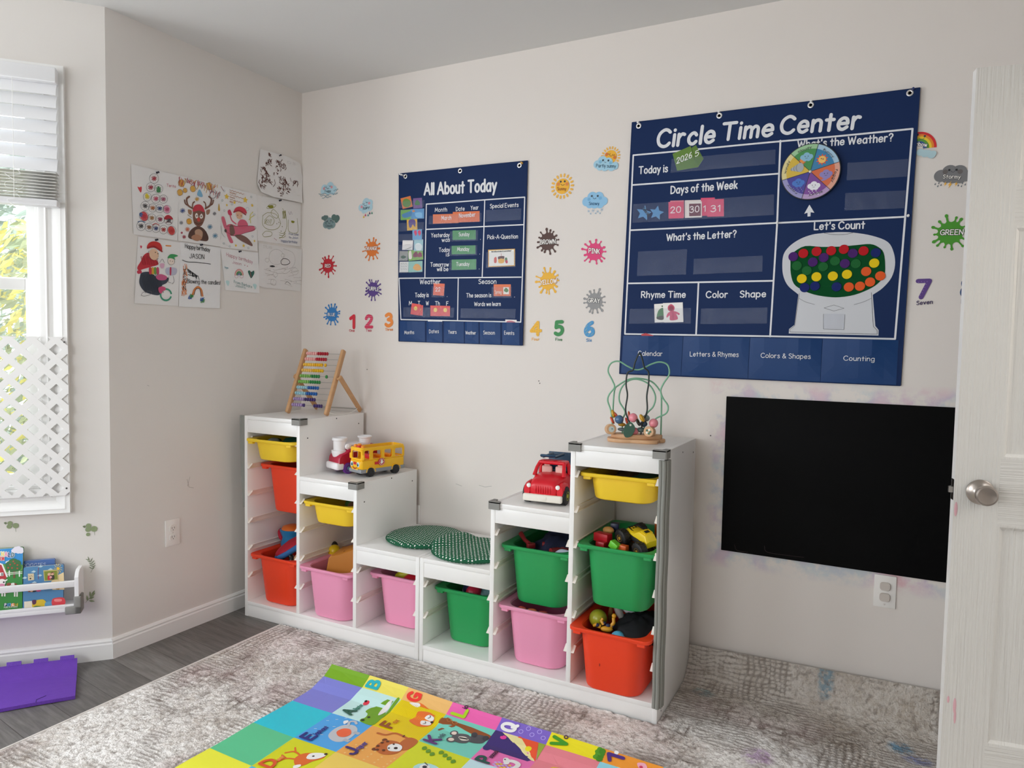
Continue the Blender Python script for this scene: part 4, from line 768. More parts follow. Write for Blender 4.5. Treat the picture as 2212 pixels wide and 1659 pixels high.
lay = {0: [i*pt for i in range(10)], 1: [i*pt for i in range(10)], 2: [i*pt for i in range(9)]+[9*pt+.008], 3: [i*pt for i in range(10)], 4: [i*pt for i in range(9)]+[9*pt+.033], 5: [i*pt for i in range(10)], 6: [i*pt for i in range(10)], 7: [i*pt for i in range(10)], 8: [i*pt for i in range(10)], 9: [i*pt for i in range(6)]+[.128+i*pt for i in range(4)]}
rod0 = None
for k in range(10):
    kk = .935-.0895*k; _, yy, zz = onp(0, kk)
    if rod0 is None: rod0 = MB().cyl((.004, 0, 0), (Lr-.004, 0, 0), .0014, STEEL, n=8).build('rod', tA); rod = rod0
    else: rod = rod0.copy(); COL.objects.link(rod)
    rod.location = (0, yy, zz)
    for i, dx in enumerate(lay[k]):
        c = cols[k][0 if i < 5 else 1]
        if c not in protos:
            protos[c] = MB().ball((0, 0, 0), .0088, mat(c, .35, coat=.2), 16, (.71, 1, 1)).build('bead', tA, 60); b = protos[c]
        else: b = protos[c].copy(); COL.objects.link(b)
        b.location = (xb+dx, yy, zz)
# ---- helpers for toy bodies
def cell(mb, cx, cz, hx, hz, wx, wz, wr, th, m, M, n=4, ox=0, oz=0):
    """wall cell with a rounded opening, in the local xz plane, thickness th along y"""
    o_ = rrect(hx, hz, 1e-4, n, cx, cz); i_ = rrect(wx, wz, wr, n, cx+ox, cz+oz)
    mb.loft([[(x, 0, z) for x, z in o_], [(x, 0, z) for x, z in i_], [(x, th, z) for x, z in i_], [(x, th, z) for x, z in o_]], m, False, False, M, close=True)
def wheel(parent, x, y, z, r, w, tyre, hub, hr=.5, tread=0, sx=1):
    """wheel with its axle along local y"""
    M = T(x, y, z) @ RX(R(90)); t_ = MB(M); n = 30
    prof = [(r*hr*.8, -w/2), (r*.82, -w/2), (r*.95, -w*.42), (r, -w*.25), (r, w*.25), (r*.95, w*.42), (r*.82, w/2), (r*hr*.8, w/2)]
    t_.lathe(prof, tyre, n)
    if tread:
        for i in range(tread):
            a = 2*math.pi*i/tread
            for s_ in (-1, 1): t_.box(-.0028, .0028, r*.94, r*1.035, s_*w*.22-w*.17, s_*w*.22+w*.17, tyre, .0006, RZ(a+s_*.12))
    o = t_.build('wheel', parent, 35)
    h_ = MB(M); h_.lathe([(.001, -w*.50), (r*hr*.45, -w*.52), (r*hr*.5, -w*.47), (r*hr*.86, -w*.47), (r*hr, -w*.53), (r*hr, -w*.3), (r*hr, w*.3), (r*hr, w*.53), (r*hr*.86, w*.47), (r*hr*.5, w*.47), (r*hr*.45, w*.52), (.001, w*.5)], hub, 24); h_.build('hub', o, 35); return o
# ---- yellow bus
BY, BO, BG, BR = mat('#f8bf14', .35), mat('#f0921c', .4), mat('#8c9095', .5), mat('#c8202c', .4)
bus = thing('toy_bus', 'yellow open-topped toy school bus with a smiling face and stop sign', 'toy bus', (.683, -.224, H2), R(74))
L2, W2 = .117, .046; MF = lambda y: T(0, y, 0)
mb = MB(); mb.box(-L2, L2, -W2, W2, .030, .078, BY, .008, n=3); mb.box(-L2-.004, -L2+.03, -W2+.003, W2-.003, .034, .076, BY, .009, n=3); mb.box(-L2+.05, L2-.02, -W2+.006, W2-.006, .076, .079, BO); o_b = mb.build('body', bus)
mb = MB(); xs_ = [-L2+.004, -L2+.050, -L2+.113, -L2+.172, L2-.002]
for sy, y in ((1, -W2), (1, W2-.004)):
    for i in range(4):
        a, b = xs_[i], xs_[i+1]; cell(mb, (a+b)/2, .0995, (b-a)/2, .0225, (b-a)/2-(.008 if i else .009), .0185 if i else .021, .007, .004, BY, MF(y), oz=-.001)
Mx = lambda x: T(x, 0, 0) @ RZ(R(90))
cell(mb, 0, .0995, W2-.002, .0225, W2-.012, .0165, .006, .004, BY, Mx(-L2+.006)); cell(mb, 0, .0995, W2-.002, .0225, W2-.010, .017, .006, .004, BY, Mx(L2+.001))
mb.build('window_wall', bus, 30)
mb = MB(); ri = lambda d, z: [(x, y, z) for x, y in rrect(L2+.002-d, W2+.001-d, .014, 5)]
mb.loft([ri(0, .120), ri(-.001, .126), ri(.002, .1325), ri(.008, .1325), ri(.009, .120)], BY, False, False, close=True); mb.box(-L2+.002, -L2+.030, -W2+.004, W2-.004, .120, .131, BY, .004); mb.build('roof_rim', bus)
MB().box(-L2-.006, L2+.004, -W2-.0015, W2+.0015, .019, .037, BG, .004).build('bumper_skirt', bus)
mb = MB(); mb.box(-.065, -.045, -.03, .03, .076, .098, BR, .004)
for x in (-.01, .04): mb.box(x, x+.02, -.035, .035, .078, .092, BO, .004)
mb.build('seat', bus)
for x in (-.070, .068):
    for y in (-1, 1): wheel(bus, x, y*(W2-.008), .0215, .0215, .020, BLK, mat('#26262a', .5), .55, 14)
for x in (-.070, .068):
    for y in (-1, 1):
        M = T(x, y*(W2+.0005), .0225) @ RX(R(90)); pr = [(.0255*math.cos(a), .0255*math.sin(a)) for a in [math.pi*i/14 for i in range(15)]]
        MB(M).prism(pr+[(.0225*math.cos(a), .0225*math.sin(a)) for a in [math.pi*(14-i)/14 for i in range(15)]], -.002, .003, BY).build('wheel_arch', bus)
for y, c_, r_ in ((-.028, BO, .010), (0, BR, .013), (.028, BO, .010)): MB(T(-L2+.018, y, .130)).lathe([(r_, 0), (r_, .006), (r_*.8, .010), (r_*.4, .0125), (.001, .013)], c_, 18).build('roof_light', bus)
MB(T(-L2+.018, 0, .1405)).lathe([(.010, 0), (.010, .004), (.006, .007), (.001, .0075)], BO, 16).build('roof_light', bus)
for y in (-1, 1): MB().box(-L2+.001, -L2+.011, y*(W2+.004)-.004, y*(W2+.004)+.004, .078, .103, BY, .003).build('mirror', bus)
fa = Art(); FX = -L2-.0045
fa.circle(-.024, .058, .0105, '#fdfdfb', 1, ry=.0115); fa.circle(.024, .058, .0105, '#fdfdfb', 1, ry=.0115)
for sx in (-1, 1): fa.circle(sx*.023, .057, .0075, '#57b7c9', 2, ry=.009); fa.circle(sx*.022, .0565, .0048, '#15161a', 3, ry=.0062); fa.circle(sx*.025, .061, .0018, '#ffffff', 4, 8)
fa.rect(-.011, .056, .011, .068, '#cf2a26', 1); fa.rect(-.011, .1225, .011, .129, '#cf2a26', 1)
fa.poly([(-.019, .047), (-.008, .0425), (.006, .041), (.019, .049), (.016, .043), (.006, .0355), (-.008, .037)], '#a3281f', 2); fa.poly([(-.026, .040), (.026, .040), (.020, .033), (-.020, .033)], BY, 1)
flat_thing(fa, None, 'face', parent=bus, fn=lambda a, b, k: (FX-k-.0008 if b < .1 else -L2-.0005-k, a, b), rough=.3)
sg = thing('tmp', 'x', 'x'); bpy.data.objects.remove(sg)
oct_ = circ(.0175, 8, 0, 0, R(22.5)); mb = MB(T(-.016, -W2-.004, .064) @ RX(R(90))); mb.prism(oct_, -.001, .003, BR); mb.box(-.034, -.010, -.010, .002, -.0035, .001, BR, .001); so = mb.build('stop_sign', bus, 20)
sa = Art(); ro = [(x*.0152, y*.0152) for x, y in circ(1, 8, 0, 0, R(22.5))]; sa.line(ro, .0012, '#f6f2ee', 1, False, True)
sa.blob([(-.006, -.008), (-.007, 0), (-.004, .004), (.004, .005), (.006, 0), (.004, -.008)], '#f6f2ee', 1)
for x, h_ in ((-.005, .0085), (-.0018, .0105), (.0015, .0100), (.0045, .0078)): sa.line([(x*.8, 0), (x, h_)], .0026, '#f6f2ee', 1)
sa.line([(.005, -.004), (.0095, .002)], .0026, '#f6f2ee', 1)
flat_thing(sa, None, 'hand_mark', parent=so, fn=lambda a, b, k: (-.016+a, -W2-.0073-k, .064+b), rough=.4)
# ---- fire truck
FRD, FWH = mat('#b3123a', .35), mat('#f2f0f2', .35)
ft = thing('toy_fire_truck', 'crimson toy fire truck with white buckets and ladder beside the bus', 'toy fire truck', (.545, -.232, H2), R(70)); L2, W2 = .105, .050
side = [(-.103, .030), (-.098, .075), (-.086, .090), (-.062, .098), (-.045, .112), (.0, .118), (.095, .124), (.103, .115), (.105, .030)]
mb = MB(RX(R(90))); rr_ = lambda k, h: [(x*(1-k*.02), .03+(z-.03)*(1-k*.03), h) for x, z in side]
mb.loft([rr_(2, -W2), rr_(0, -W2+.008), rr_(0, W2-.008), rr_(2, W2)], FRD); mb.build('body', ft, 40)
MB().box(-.112, -.070, -W2-.002, W2+.002, .020, .052, FWH, .009, n=3).build('bumper', ft)
def bucket(x, z, r, h_, nm='bucket'):
    mb = MB(T(x, 0, z)); mb.lathe([(r*.80, 0), (r*.86, h_*.25), (r*.9, h_*.8), (r*1.06, h_*.84), (r*1.10, h_*.90), (r*1.06, h_*.97), (r*.92, h_), (r*.86, h_*.96), (r*.8, h_*.4), (.001, h_*.38)], FWH, 30); return mb.build(nm, ft, 40)
bucket(-.068, .085, .033, .078); bucket(.062, .112, .031, .050)
MB(T(-.0675, 0, .060)).lathe([(.012, 0), (.024, .006), (.0325, .018), (.0375, .034), (.038, .044), (.030, .046)], FWH, 30).build('bucket_skirt', ft, 50)
mb = MB()
for y in (-.035, .035): mb.lathe([(.014, -.006), (.014, .004), (.010, .007), (.006, .007), (.005, .010), (.001, .010)], FWH, 18, T(-.045, y, .122) @ RX(R(90 if y < 0 else -90)))
mb.box(-.045, .055, -.030, .030, .121, .134, FWH, .005); mb.build('boom_arm', ft)
PK = mat('#efd9d2', .4); mb = MB()
for z in (.070, .101): mb.box(-.038, .075, -W2-.006, -W2-.001, z-.003, z+.003, PK, .0015)
for x in (-.032, -.004, .024, .052): mb.box(x-.003, x+.003, -W2-.006, -W2-.001, .070, .101, PK, .0015)
mb.build('ladder', ft)
for x in (-.052, .058):
    for y in (-1, 1): wheel(ft, x, y*(W2-.006), .026, .026, .022, mat('#6a2a8c', .4), mat('#5f9db2', .45), .66)
MB().box(-.095, .1, -W2+.006, W2-.006, .014, .034, mat('#3a1530', .6), .003).build('chassis', ft)
# ---- red pickup with a dark blue bed
TRD, CRM, NAV, LIM = mat('#dd1528', .35), mat('#f1ece0', .4), mat('#123f5e', .45), mat('#c2c51e', .45)
tk = thing('toy_pickup_truck', 'red toy pickup truck with cream bumper and dark blue loading bed', 'toy truck', (1.590, -.287, H2), R(95)); W2 = .066
def xsec(x, pts): return [(x, y, z) for y, z in pts]
def dome(w, z0, z1, r): return [(y, z) for y, z in ((-w, z0), (-w, z1-r), (-w+r*.3, z1-r*.3), (-w+r, z1), (-w*.4, z1+.002), (w*.4, z1+.002), (w-r, z1), (w-r*.3, z1-r*.3), (w, z1-r), (w, z0))]
mb = MB(); mb.loft([xsec(-.112, dome(.040, .035, .072, .012)), xsec(-.108, dome(.052, .030, .082, .014)), xsec(-.085, dome(.058, .025, .094, .018)), xsec(-.05, dome(.062, .025, .102, .02)), xsec(-.035, dome(.064, .025, .104, .016)), xsec(.025, dome(.064, .025, .104, .016))], TRD); mb.build('hood', tk, 50)
for y in (-1, 1):                                                # front fenders
    mb = MB(); mb.loft([xsec(-.108, [(y*.066+.012*math.cos(a), .052+.022*math.sin(a)) for a in [2*math.pi*i/14 for i in range(14)]]), xsec(-.092, [(y*.066+.016*math.cos(a), .054+.028*math.sin(a)) for a in [2*math.pi*i/14 for i in range(14)]]), xsec(-.06, [(y*.064+.016*math.cos(a), .054+.032*math.sin(a)) for a in [2*math.pi*i/14 for i in range(14)]]), xsec(-.02, [(y*.062+.012*math.cos(a), .05+.025*math.sin(a)) for a in [2*math.pi*i/14 for i in range(14)]])], TRD); mb.build('fender', tk, 60)
    MB(T(-.108, y*.058, .070) @ RY(R(-90))).lathe([(.0085, -.003), (.0085, .002), (.006, .0045), (.001, .0055)], mat('#fbfaf6', .25), 18).build('headlight', tk)
MB().box(-.122, -.104, -.078, .078, .012, .040, CRM, .006, n=3).build('bumper', tk); MB().box(-.1235, -.121, -.018, .018, .018, .034, CRM, .001).build('number_plate', tk)
mb = MB()
for k in range(7): y = (k-3)*.0095; mb.tube([(-.1115, y, .044), (-.1135, y, .055), (-.1105, y, .0715)], .0026, TRD, 8)
mb.build('grille', tk, 60)
zr = .150
mb = MB(); w_ = .058                                             # cab pillars and roof
cab = lambda x, z, w: (x, w, z)
for y in (-1, 1):
    mb.tube([(-.044, y*.060, .098), (-.030, y*.055, .128), (-.012, y*.050, zr-.006)], [.0085, .0068, .0075], TRD, 10)
    mb.tube([(.026, y*.061, .098), (.027, y*.056, .128), (.024, y*.050, zr-.006)], [.0085, .008, .0085], TRD, 10)
mb.box(-.020, .034, -.056, .056, zr-.011, zr+.003, TRD, .0065, n=3)
for k in range(5): mb.ball((-.006+.0*(k % 2), (k-2)*.017, zr+.002), .0045, TRD, 10, (1, 1, .6))
mb.build('cab', tk, 60)
mb = MB()
for y in (-.028, .028): mb.box(.004, .018, y-.021, y+.021, .095, .130, mat('#efc6bb', .5), .006, n=3); mb.box(.006, .016, y-.012, y+.012, .128, .143, mat('#efc6bb', .5), .004)
mb.build('seat', tk)
mb = MB(); mb.box(.034, .150, -.070, .070, .045, .060, NAV, .004)
for y in (-1, 1): mb.box(.034, .150, y*.070-.004, y*.070+.004, .05, .125, NAV, .003)
mb.box(.142, .150, -.070, .070, .05, .166, NAV, .003); mb.box(.034, .042, -.070, .070, .05, .112, NAV, .003); mb.box(.105, .150, -.070, -.045, .05, .167, NAV, .003); mb.build('loading_bed', tk)
mb = MB()
for y in (-.005, .040): mb.tube([(.108, y, .163), (.05, y, .164), (-.004, y, .166)], [.006, .006, .005], NAV, 8)
for x in (.02, .05, .08): mb.tube([(x, -.005, .164), (x, .040, .164)], .0035, NAV, 8)
mb.tube(catmull([(-.004, -.01, .171), (-.012, .015, .172), (-.004, .046, .171), (.010, .052, .166)], 4), .005, NAV, 8); mb.build('crane_arm', tk, 60)
for x in (-.072, .085):
    for y in (-1, 1): wheel(tk, x, y*.072, .0345, .0345, .028, BLK, LIM, .48, 16)
MB().box(-.1, .14, -.05, .05, .018, .045, BLK, .004).build('chassis', tk)
# ---- bead maze
mz = thing('bead_maze', 'wooden bead maze with looping green wires on the tall right unit', 'bead maze', (1.915, -.268, H1), R(16)); K = 2558.
MW, DW = mat('#7fb795', .4), mat('#1d2a27', .4)
mb = MB(); mb.prism([(p.x, p.y) for p in catmull([Vector(q).to_3d() for q in ((-.105, .0), (-.098, .036), (-.04, .052), (.04, .05), (.095, .04), (.107, .010), (.085, -.012), (.078, -.045), (.04, -.058), (-.01, -.050), (-.05, -.052), (-.095, -.034))], 5, True)], .0003, .013, BEECH2, r=.002); mb.build('base', mz, 40)
mb = MB(); mb.prism([(p.x, p.y) for p in catmull([Vector(q).to_3d() for q in ((-.092, .01), (-.07, .038), (0, .042), (.07, .036), (.096, .008), (.06, -.018), (0, -.030), (-.06, -.022))], 5, True)], .013, .029, BEECH2, r=.0015); mb.build('base_block', mz, 40)
def wire(pts, y0, y1, m):
    n_ = len(pts); mb = MB(); P = [((X-1425)/K/.97, y0+(y1-y0)*i/(n_-1), .029+(868-Y)/K) for i, (X, Y) in enumerate(pts)]
    mb.tube(catmull(P, 7), .0030, m, 10); return mb.build('wire', mz, 70)
wire([(1205, 868), (1206, 700), (1215, 470), (1255, 410), (1350, 352), (1445, 342), (1550, 368), (1620, 440), (1645, 520), (1650, 868)], .020, .020, MW)
wire([(1215, 868), (1205, 760), (1190, 650), (1160, 560), (1172, 500), (1218, 430), (1200, 370), (1157, 280), (1180, 205), (1250, 182), (1330, 225), (1400, 256), (1460, 250), (1540, 205), (1620, 180), (1690, 205), (1708, 290), (1660, 380), (1636, 450), (1660, 520), (1705, 590), (1690, 660), (1600, 715), (1580, 790), (1575, 868)], -.004, -.006, MW)
wire([(1300, 868), (1300, 740), (1320, 660), (1265, 560), (1275, 450), (1340, 368), (1430, 350), (1530, 395), (1590, 500), (1575, 600), (1520, 670), (1500, 760), (1500, 868)], .006, .006, MW)
wire([(1385, 905), (1375, 780), (1328, 650), (1340, 500), (1325, 400), (1335, 290), (1382, 262), (1400, 190), (1437, 102), (1465, 160), (1485, 235), (1522, 275), (1527, 380), (1514, 500), (1520, 640), (1482, 760), (1470, 868)], -.020, -.010, DW)
def mbead(X, Y, y, r, c, sc_=(1, 1, 1), rot=None):
    p = ((X-1425)/K/.97, y, .029+(868-Y)/K); return MB(T(*p) @ (rot or I4)).ball((0, 0, 0), r, mat(c, .25, coat=.4) if isinstance(c, str) else c, 18, sc_).build('bead', mz, 70)
fl_ = (1, 1, .45); tl = RX(R(35)) @ RY(R(20))
for X, Y, y, r, c, s_, rt in ((1215, 682, -.004, .016, '#cc9a1f', fl_, RY(R(70))), (1240, 692, -.004, .0155, '#dd5230', (1, 1, .3), RY(R(50))), (1207, 745, -.004, .0155, '#dd5230', (1, 1, .35), RY(R(60))), (1272, 730, -.022, .0165, '#3f668c', (1, 1, 1), None),
    (1295, 785, .006, .0150, '#cc9a1f', fl_, None), (1292, 830, .006, .0150, '#7d97a0', fl_, None), (1358, 690, .006, .0150, '#dd5230', (1, 1, .35), RY(R(80))), (1340, 748, -.006, .0150, '#dd5230', (1, 1, .35), RY(R(70))), (1397, 708, -.024, .0170, '#ee8f9c', (1, 1, 1), None),
    (1442, 745, -.022, .0175, '#2b302f', (1, 1, .3), RY(R(65)) @ RX(R(10))), (1478, 708, -.026, .0160, '#cc9a1f', (1, 1, .5), RY(R(60))), (1512, 715, .006, .0140, '#7f9a96', (1, 1, .9), None), (1582, 755, -.012, .0170, '#ef919d', (1, 1, 1), None), (1492, 770, .004, .0145, '#2d4a63', (1, 1, .8), None), (1468, 825, -.004, .0165, '#55706d', (1, 1, .6), None), (1412, 838, -.010, .0150, '#ee8f9c', (1, 1, .7), RX(R(60)))): mbead(X, Y, y, r, c, s_, rt)
mb = MB(T((1365-1425)/K/.97, -.037, .029+(868-822)/K) @ RX(R(82)) @ RZ(R(-12))); mb.prism([(p.x, p.y) for p in catmull([Vector(q).to_3d() for q in ((0, .030), (.017, .018), (.020, 0), (.012, -.021), (-.006, -.029), (-.018, -.014), (-.019, .008), (-.010, .024))], 4, True)], -.0022, .0022, mat('#27523f', .35, coat=.3), r=.0008); mb.ball((.001, .019, .0022), .004, mat('#d9d4c8', .5), 10, (1, 1, .15)); mb.build('leaf_bead', mz, 40)
for X, Y, y, a, face in ((1195, 825, -.022, 110, '#c9d4cf'), (1550, 830, -.036, 72, '#3f6b4c')):
    mb = MB(T((X-1425)/K/.97, y, .029+(868-Y)/K) @ RZ(R(a-90)) @ RX(R(84))); mb.lathe([(.001, -.014), (.0175, -.014), (.0192, -.012), (.0192, .012), (.0175, .014), (.001, .014)], BEECH2, 28)
    o = mb.build('wooden_bead', mz, 30); d = MB(mb.M)
    if face == '#c9d4cf': d.lathe([(.001, .0143), (.011, .0143), (.011, .0140)], mat(face, .5), 20); d.ball((.002, .001, .0145), .003, mat('#6f93a0', .5), 8, (1, 1, .1))
    else:
        for k in range(5): d.ball((.007*math.cos(k*1.25), .007*math.sin(k*1.25), .0143), .0045, mat(('#3f6b4c', '#f2f0e6')[k % 2], .5), 8, (1, 1, .12))
    d.build('printed_face', o, 30)
# ================================================================== what the bins hold
def lump(name, label, cat, p, r, c, sc_=(1, 1, 1), rot=(0, 0, 0), rough=.8, amp=.16, fr=38, group=None, n=28):
    """a soft crumpled thing"""
    from mathutils import noise
    t_ = MB(); k = n//2; prof = [(max(math.sin(math.pi*j/k), 1e-4), -math.cos(math.pi*j/k)) for j in range(k+1)]; rings = []
    for R_, z in prof:
        ring_ = []
        for i in range(n):
            v = Vector((R_*math.cos(2*math.pi*i/n)*sc_[0], R_*math.sin(2*math.pi*i/n)*sc_[1], z*sc_[2]))*r; d = noise.noise((v+Vector(p))*fr)*amp*r
            ring_.append(tuple(v+v.normalized()*d))
        rings.append(ring_)
    t_.loft(rings, mat(c, rough) if isinstance(c, str) else c); o = t_.build(name, None, 70); o.location = p; o.rotation_euler = rot; return tag(o, label, cat, group)
def ballx(name, label, p, r, c, cat='ball', rough=.35): o = MB().ball((0, 0, 0), r, mat(c, rough) if isinstance(c, str) else c, 28).build(name, None, 70); o.location = p; return tag(o, label, cat)
def brick(name, label, p, s_, c, rot=(0, 0, 0), studs=0):
    m = mat(c, .35) if isinstance(c, str) else c; mb = MB(); mb.box(-s_[0]/2, s_[0]/2, -s_[1]/2, s_[1]/2, -s_[2]/2, s_[2]/2, m, .0015)
    for i in range(studs): mb.lathe([(.0065, 0), (.0065, .004), (.0055, .005), (.001, .005)], m, 12, T((i-(studs-1)/2)*.018, 0, s_[2]/2-.0005))
    o = mb.build(name, None, 30); o.location = p; o.rotation_euler = rot; return tag(o, label, 'toy block')
bt = lambda key: bins[key].location                              # bin base centre
def inb(key, dx, dy, z): b = bt(key); return Vector((b.x+dx, b.y+dy, z))
# tall left column
lump('folded_cloth', 'dark green folded cloth in the yellow bin under the abacus', 'cloth', inb('ly', .02, -.02, .795), .09, '#0f5a3e', (1, 1.5, .52), amp=.22)
lump('folded_cloth', 'grey rolled cloth end in the yellow bin under the abacus', 'cloth', inb('ly', -.075, -.10, .818), .032, '#8e948f', (.8, 1.4, .7))
o = lump('plush_hat', 'crimson plush disc with blue trim leaning out of the lower left red bin', 'plush toy', inb('lr2', -.012, -.075, .325), .088, '#a80f2a', (1.0, .9, .28), (R(8), R(-32), R(20)), amp=.05)
mb = MB(); mb.tube([(.084*math.cos(a), .076*math.sin(a), -.012) for a in [2*math.pi*i/28 for i in range(28)]], .014, mat('#2d6aa8', .8, bump=(200, .5)), 8, True); t2 = mb.build('trim', o, 70)
pot = thing('toy_pot', 'blue toy pot with an orange lid standing in the lower left red bin', 'toy pot', py(632, 1149, bt('lr2').y)-Vector((0, 0, .075))); MB().lathe([(.05, 0), (.056, .02), (.048, .055), (.056, .075), (.060, .088), (.055, .092)], mat('#1f7fb5', .35), 28).build('pot_body', pot, 50); MB().lathe([(.054, .090), (.046, .104), (.02, .112), (.001, .113)], mat('#d9702a', .4), 28).build('lid', pot, 50)
lump('plush_toy', 'red crumpled plush wing between the blue pot and the crimson disc', 'plush toy', py(612, 1156, bt('lr2').y-.02), .03, '#b01630', (.5, 1, 1.2), (0, R(-30), 0))
lump('wooden_toy', 'tan wooden oval toy at the front of the lower left red bin', 'wooden toy', inb('lr2', .085, -.105, .288), .045, BEECH2, (1, .8, .6), (0, R(-25), 0), amp=.02)
tb = thing('tambourine', 'small silver and black jingle ring lying in the lower left red bin', 'tambourine', inb('lr2', .022, -.145, .272), 0); MB(RX(R(55))).tube([(.03*math.cos(a), .03*math.sin(a), 0) for a in [2*math.pi*i/24 for i in range(24)]], .010, BLK, 8, True).build('hoop', tb, 60)
for k in range(6): a = k*math.pi/3; MB(RX(R(55)) @ T(.034*math.cos(a), .034*math.sin(a), 0) @ RZ(a) @ RY(R(70))).lathe([(.013, -.002), (.013, .002), (.004, .004), (.001, .004)], STEEL, 14).build('jingle', tb)
lump('folded_cloth', 'dark toys and cloth heaped low in the middle left red bin', 'cloth', inb('lr', .0, .0, .60), .085, '#3a2a28', (1, 1.5, .8), amp=.2)
# second column
lump('plush_toy', 'brown and green soft toy lying in the shallow yellow bin below the bus', 'plush toy', inb('my', .05, -.03, .548), .06, '#5a3a20', (1.0, 1.4, .62), amp=.25); lump('plush_toy', 'small green soft toy in the shallow yellow bin below the bus', 'plush toy', inb('my', -.035, .02, .545), .045, '#3f6a2a', (1, 1, .8), amp=.25)
wd_ = thing('toy_wedge', 'brown wooden wedge with small holes sticking out of the pink bin', 'wooden toy', inb('mp', .040, -.035, .212), R(20)); CHS = mat('#b9772b', .5)
mb = MB(RX(R(90))); sec = [(-.115, .06), (-.105, .118), (-.092, .132), (-.07, .136), (.075, .19), (.09, .18), (.09, .06), (-.02, .02)]; mb.prism(sec, -.075, .075, CHS, r=.006); mb.build('wedge', wd_, 30)
for k, (x, y) in enumerate(((-.04, -.05), (.0, -.03), (.03, .02), (.045, -.055), (-.02, .03), (.065, -.01))): MB(T(x, y, .1475+.3724*(x+.04)) @ RY(R(-20.4))).lathe([(.0042, -.004), (.0042, .0006), (.001, .0006)], mat('#5d3413', .7), 12).build('hole', wd_)
pb_ = py(722, 1190, bt('mp').y+.02); yb = thing('toy_ball', 'yellow ball with a black cap behind the brown wedge', 'ball', pb_); MB().ball((0, 0, 0), .030, mat('#e3c41f', .3), 28).build('sphere', yb, 70); MB(T(-.012, .012, .014)).ball((0, 0, 0), .026, BLK, 20, (.7, .8, 1.05)).build('cap', yb, 70)
lump('folded_cloth', 'dark toys heaped at the bottom of the pink bin with the wedge', 'cloth', inb('mp', -.0, .05, .215), .088, '#2c2622', (1, 1.6, 1.0), amp=.2)
# seats
o = lump('toy_fruit', 'bright yellow green toy fruit in the pink bin under the left cushion', 'toy food', inb('sp', -.03, -.10, .276), .028, '#d3d41f', (1.7, .7, .7), (0, R(-12), R(20)), .4, .05); lump('toy_fruit', 'big red toy apple half in the pink bin under the left cushion', 'toy food', inb('sp', .045, -.125, .266), .05, '#c4142a', (1.3, .9, .62), (0, 0, 0), .3, .05); lump('folded_cloth', 'dark red heap of play food low in the pink bin under the left cushion', 'cloth', inb('sp', 0, .02, .185), .09, '#5a1622', (1, 1.6, .95), amp=.2)
nb = thing('toy_ball', 'dark blue ball with a white stripe in the green bin under the right cushion', 'ball', inb('sg', -.045, -.075, .262)); MB().ball((0, 0, 0), .036, mat('#22264f', .4), 28).build('sphere', nb, 70); MB(RX(R(30)) @ RY(R(25))).lathe([(.0365, -.005), (.0367, 0), (.0365, .005)], mat('#e8e8ee', .4), 28, cap0=False, cap1=False).build('stripe', nb)
ballx('toy_ball', 'crimson ball at the front of the green bin under the right cushion', inb('sg', -.002, -.125, .272), .034, '#b31d3a'); lump('plush_toy', 'sparkly teal grey soft toy in the green bin under the right cushion', 'plush toy', inb('sg', .068, -.10, .268), .042, mat('#5d7f83', .6, bump=(220, 1.0), var=.5), (1.35, 1, .75), amp=.1); lump('folded_cloth', 'dark heap of toys at the bottom of the green bin under the right cushion', 'cloth', inb('sg', 0, .02, .18), .09, '#20263a', (1, 1.6, .9), amp=.2)
# stacked green over pink
lump('folded_cloth', 'dark navy heap of dress-up cloth in the stacked green bin', 'cloth', inb('rg', .015, .0, .47), .097, '#141a38', (1, 1.65, .88), amp=.28, fr=26)
for k, (dx, dy, z, c_, lb) in enumerate(((-.088, -.115, .532, '#8c1f22', 'dark red toy hammer handle poking over the rim of the stacked green bin'), (.02, -.10, .525, '#7d1a20', 'dark red toy wrench lying across the stacked green bin'), (.062, -.135, .522, '#8c2226', 'short dark red toy screwdriver in the stacked green bin'))):
    t_ = thing('toy_tool', lb, 'toy tool', inb('rg', dx, dy, z), R(-35+50*k)); MB().tube([(-.035, 0, .018*(k == 0)), (0, 0, 0), (.04, .008, -.012)], [.010, .008, .008], mat(c_, .4), 10).build('handle', t_, 50); MB().box(.032, .052, -.012, .020, -.022, -.002, mat(c_, .4), .003).build('head', t_)
lump('plush_toy', 'white and blue soft shoe at the front right of the stacked green bin', 'plush toy', inb('rg', .088, -.150, .512), .024, '#c3cbdb', (1.5, .8, .7), (0, R(-15), 0), amp=.1)
for k, (dx, c_, lb) in enumerate(((-.06, '#a2352a', 'leftmost rust red scrap showing above the rim of the lower pink bin'), (-.015, '#b3552a', 'orange scrap showing above the rim of the lower pink bin'), (.03, '#8a2a24', 'rightmost dark red scrap showing above the rim of the lower pink bin'))): lump('toy_scrap', lb, 'toy part', inb('rp', dx, -.172, .287), .014, c_, (1.4, .7, .5), amp=.3, n=12)
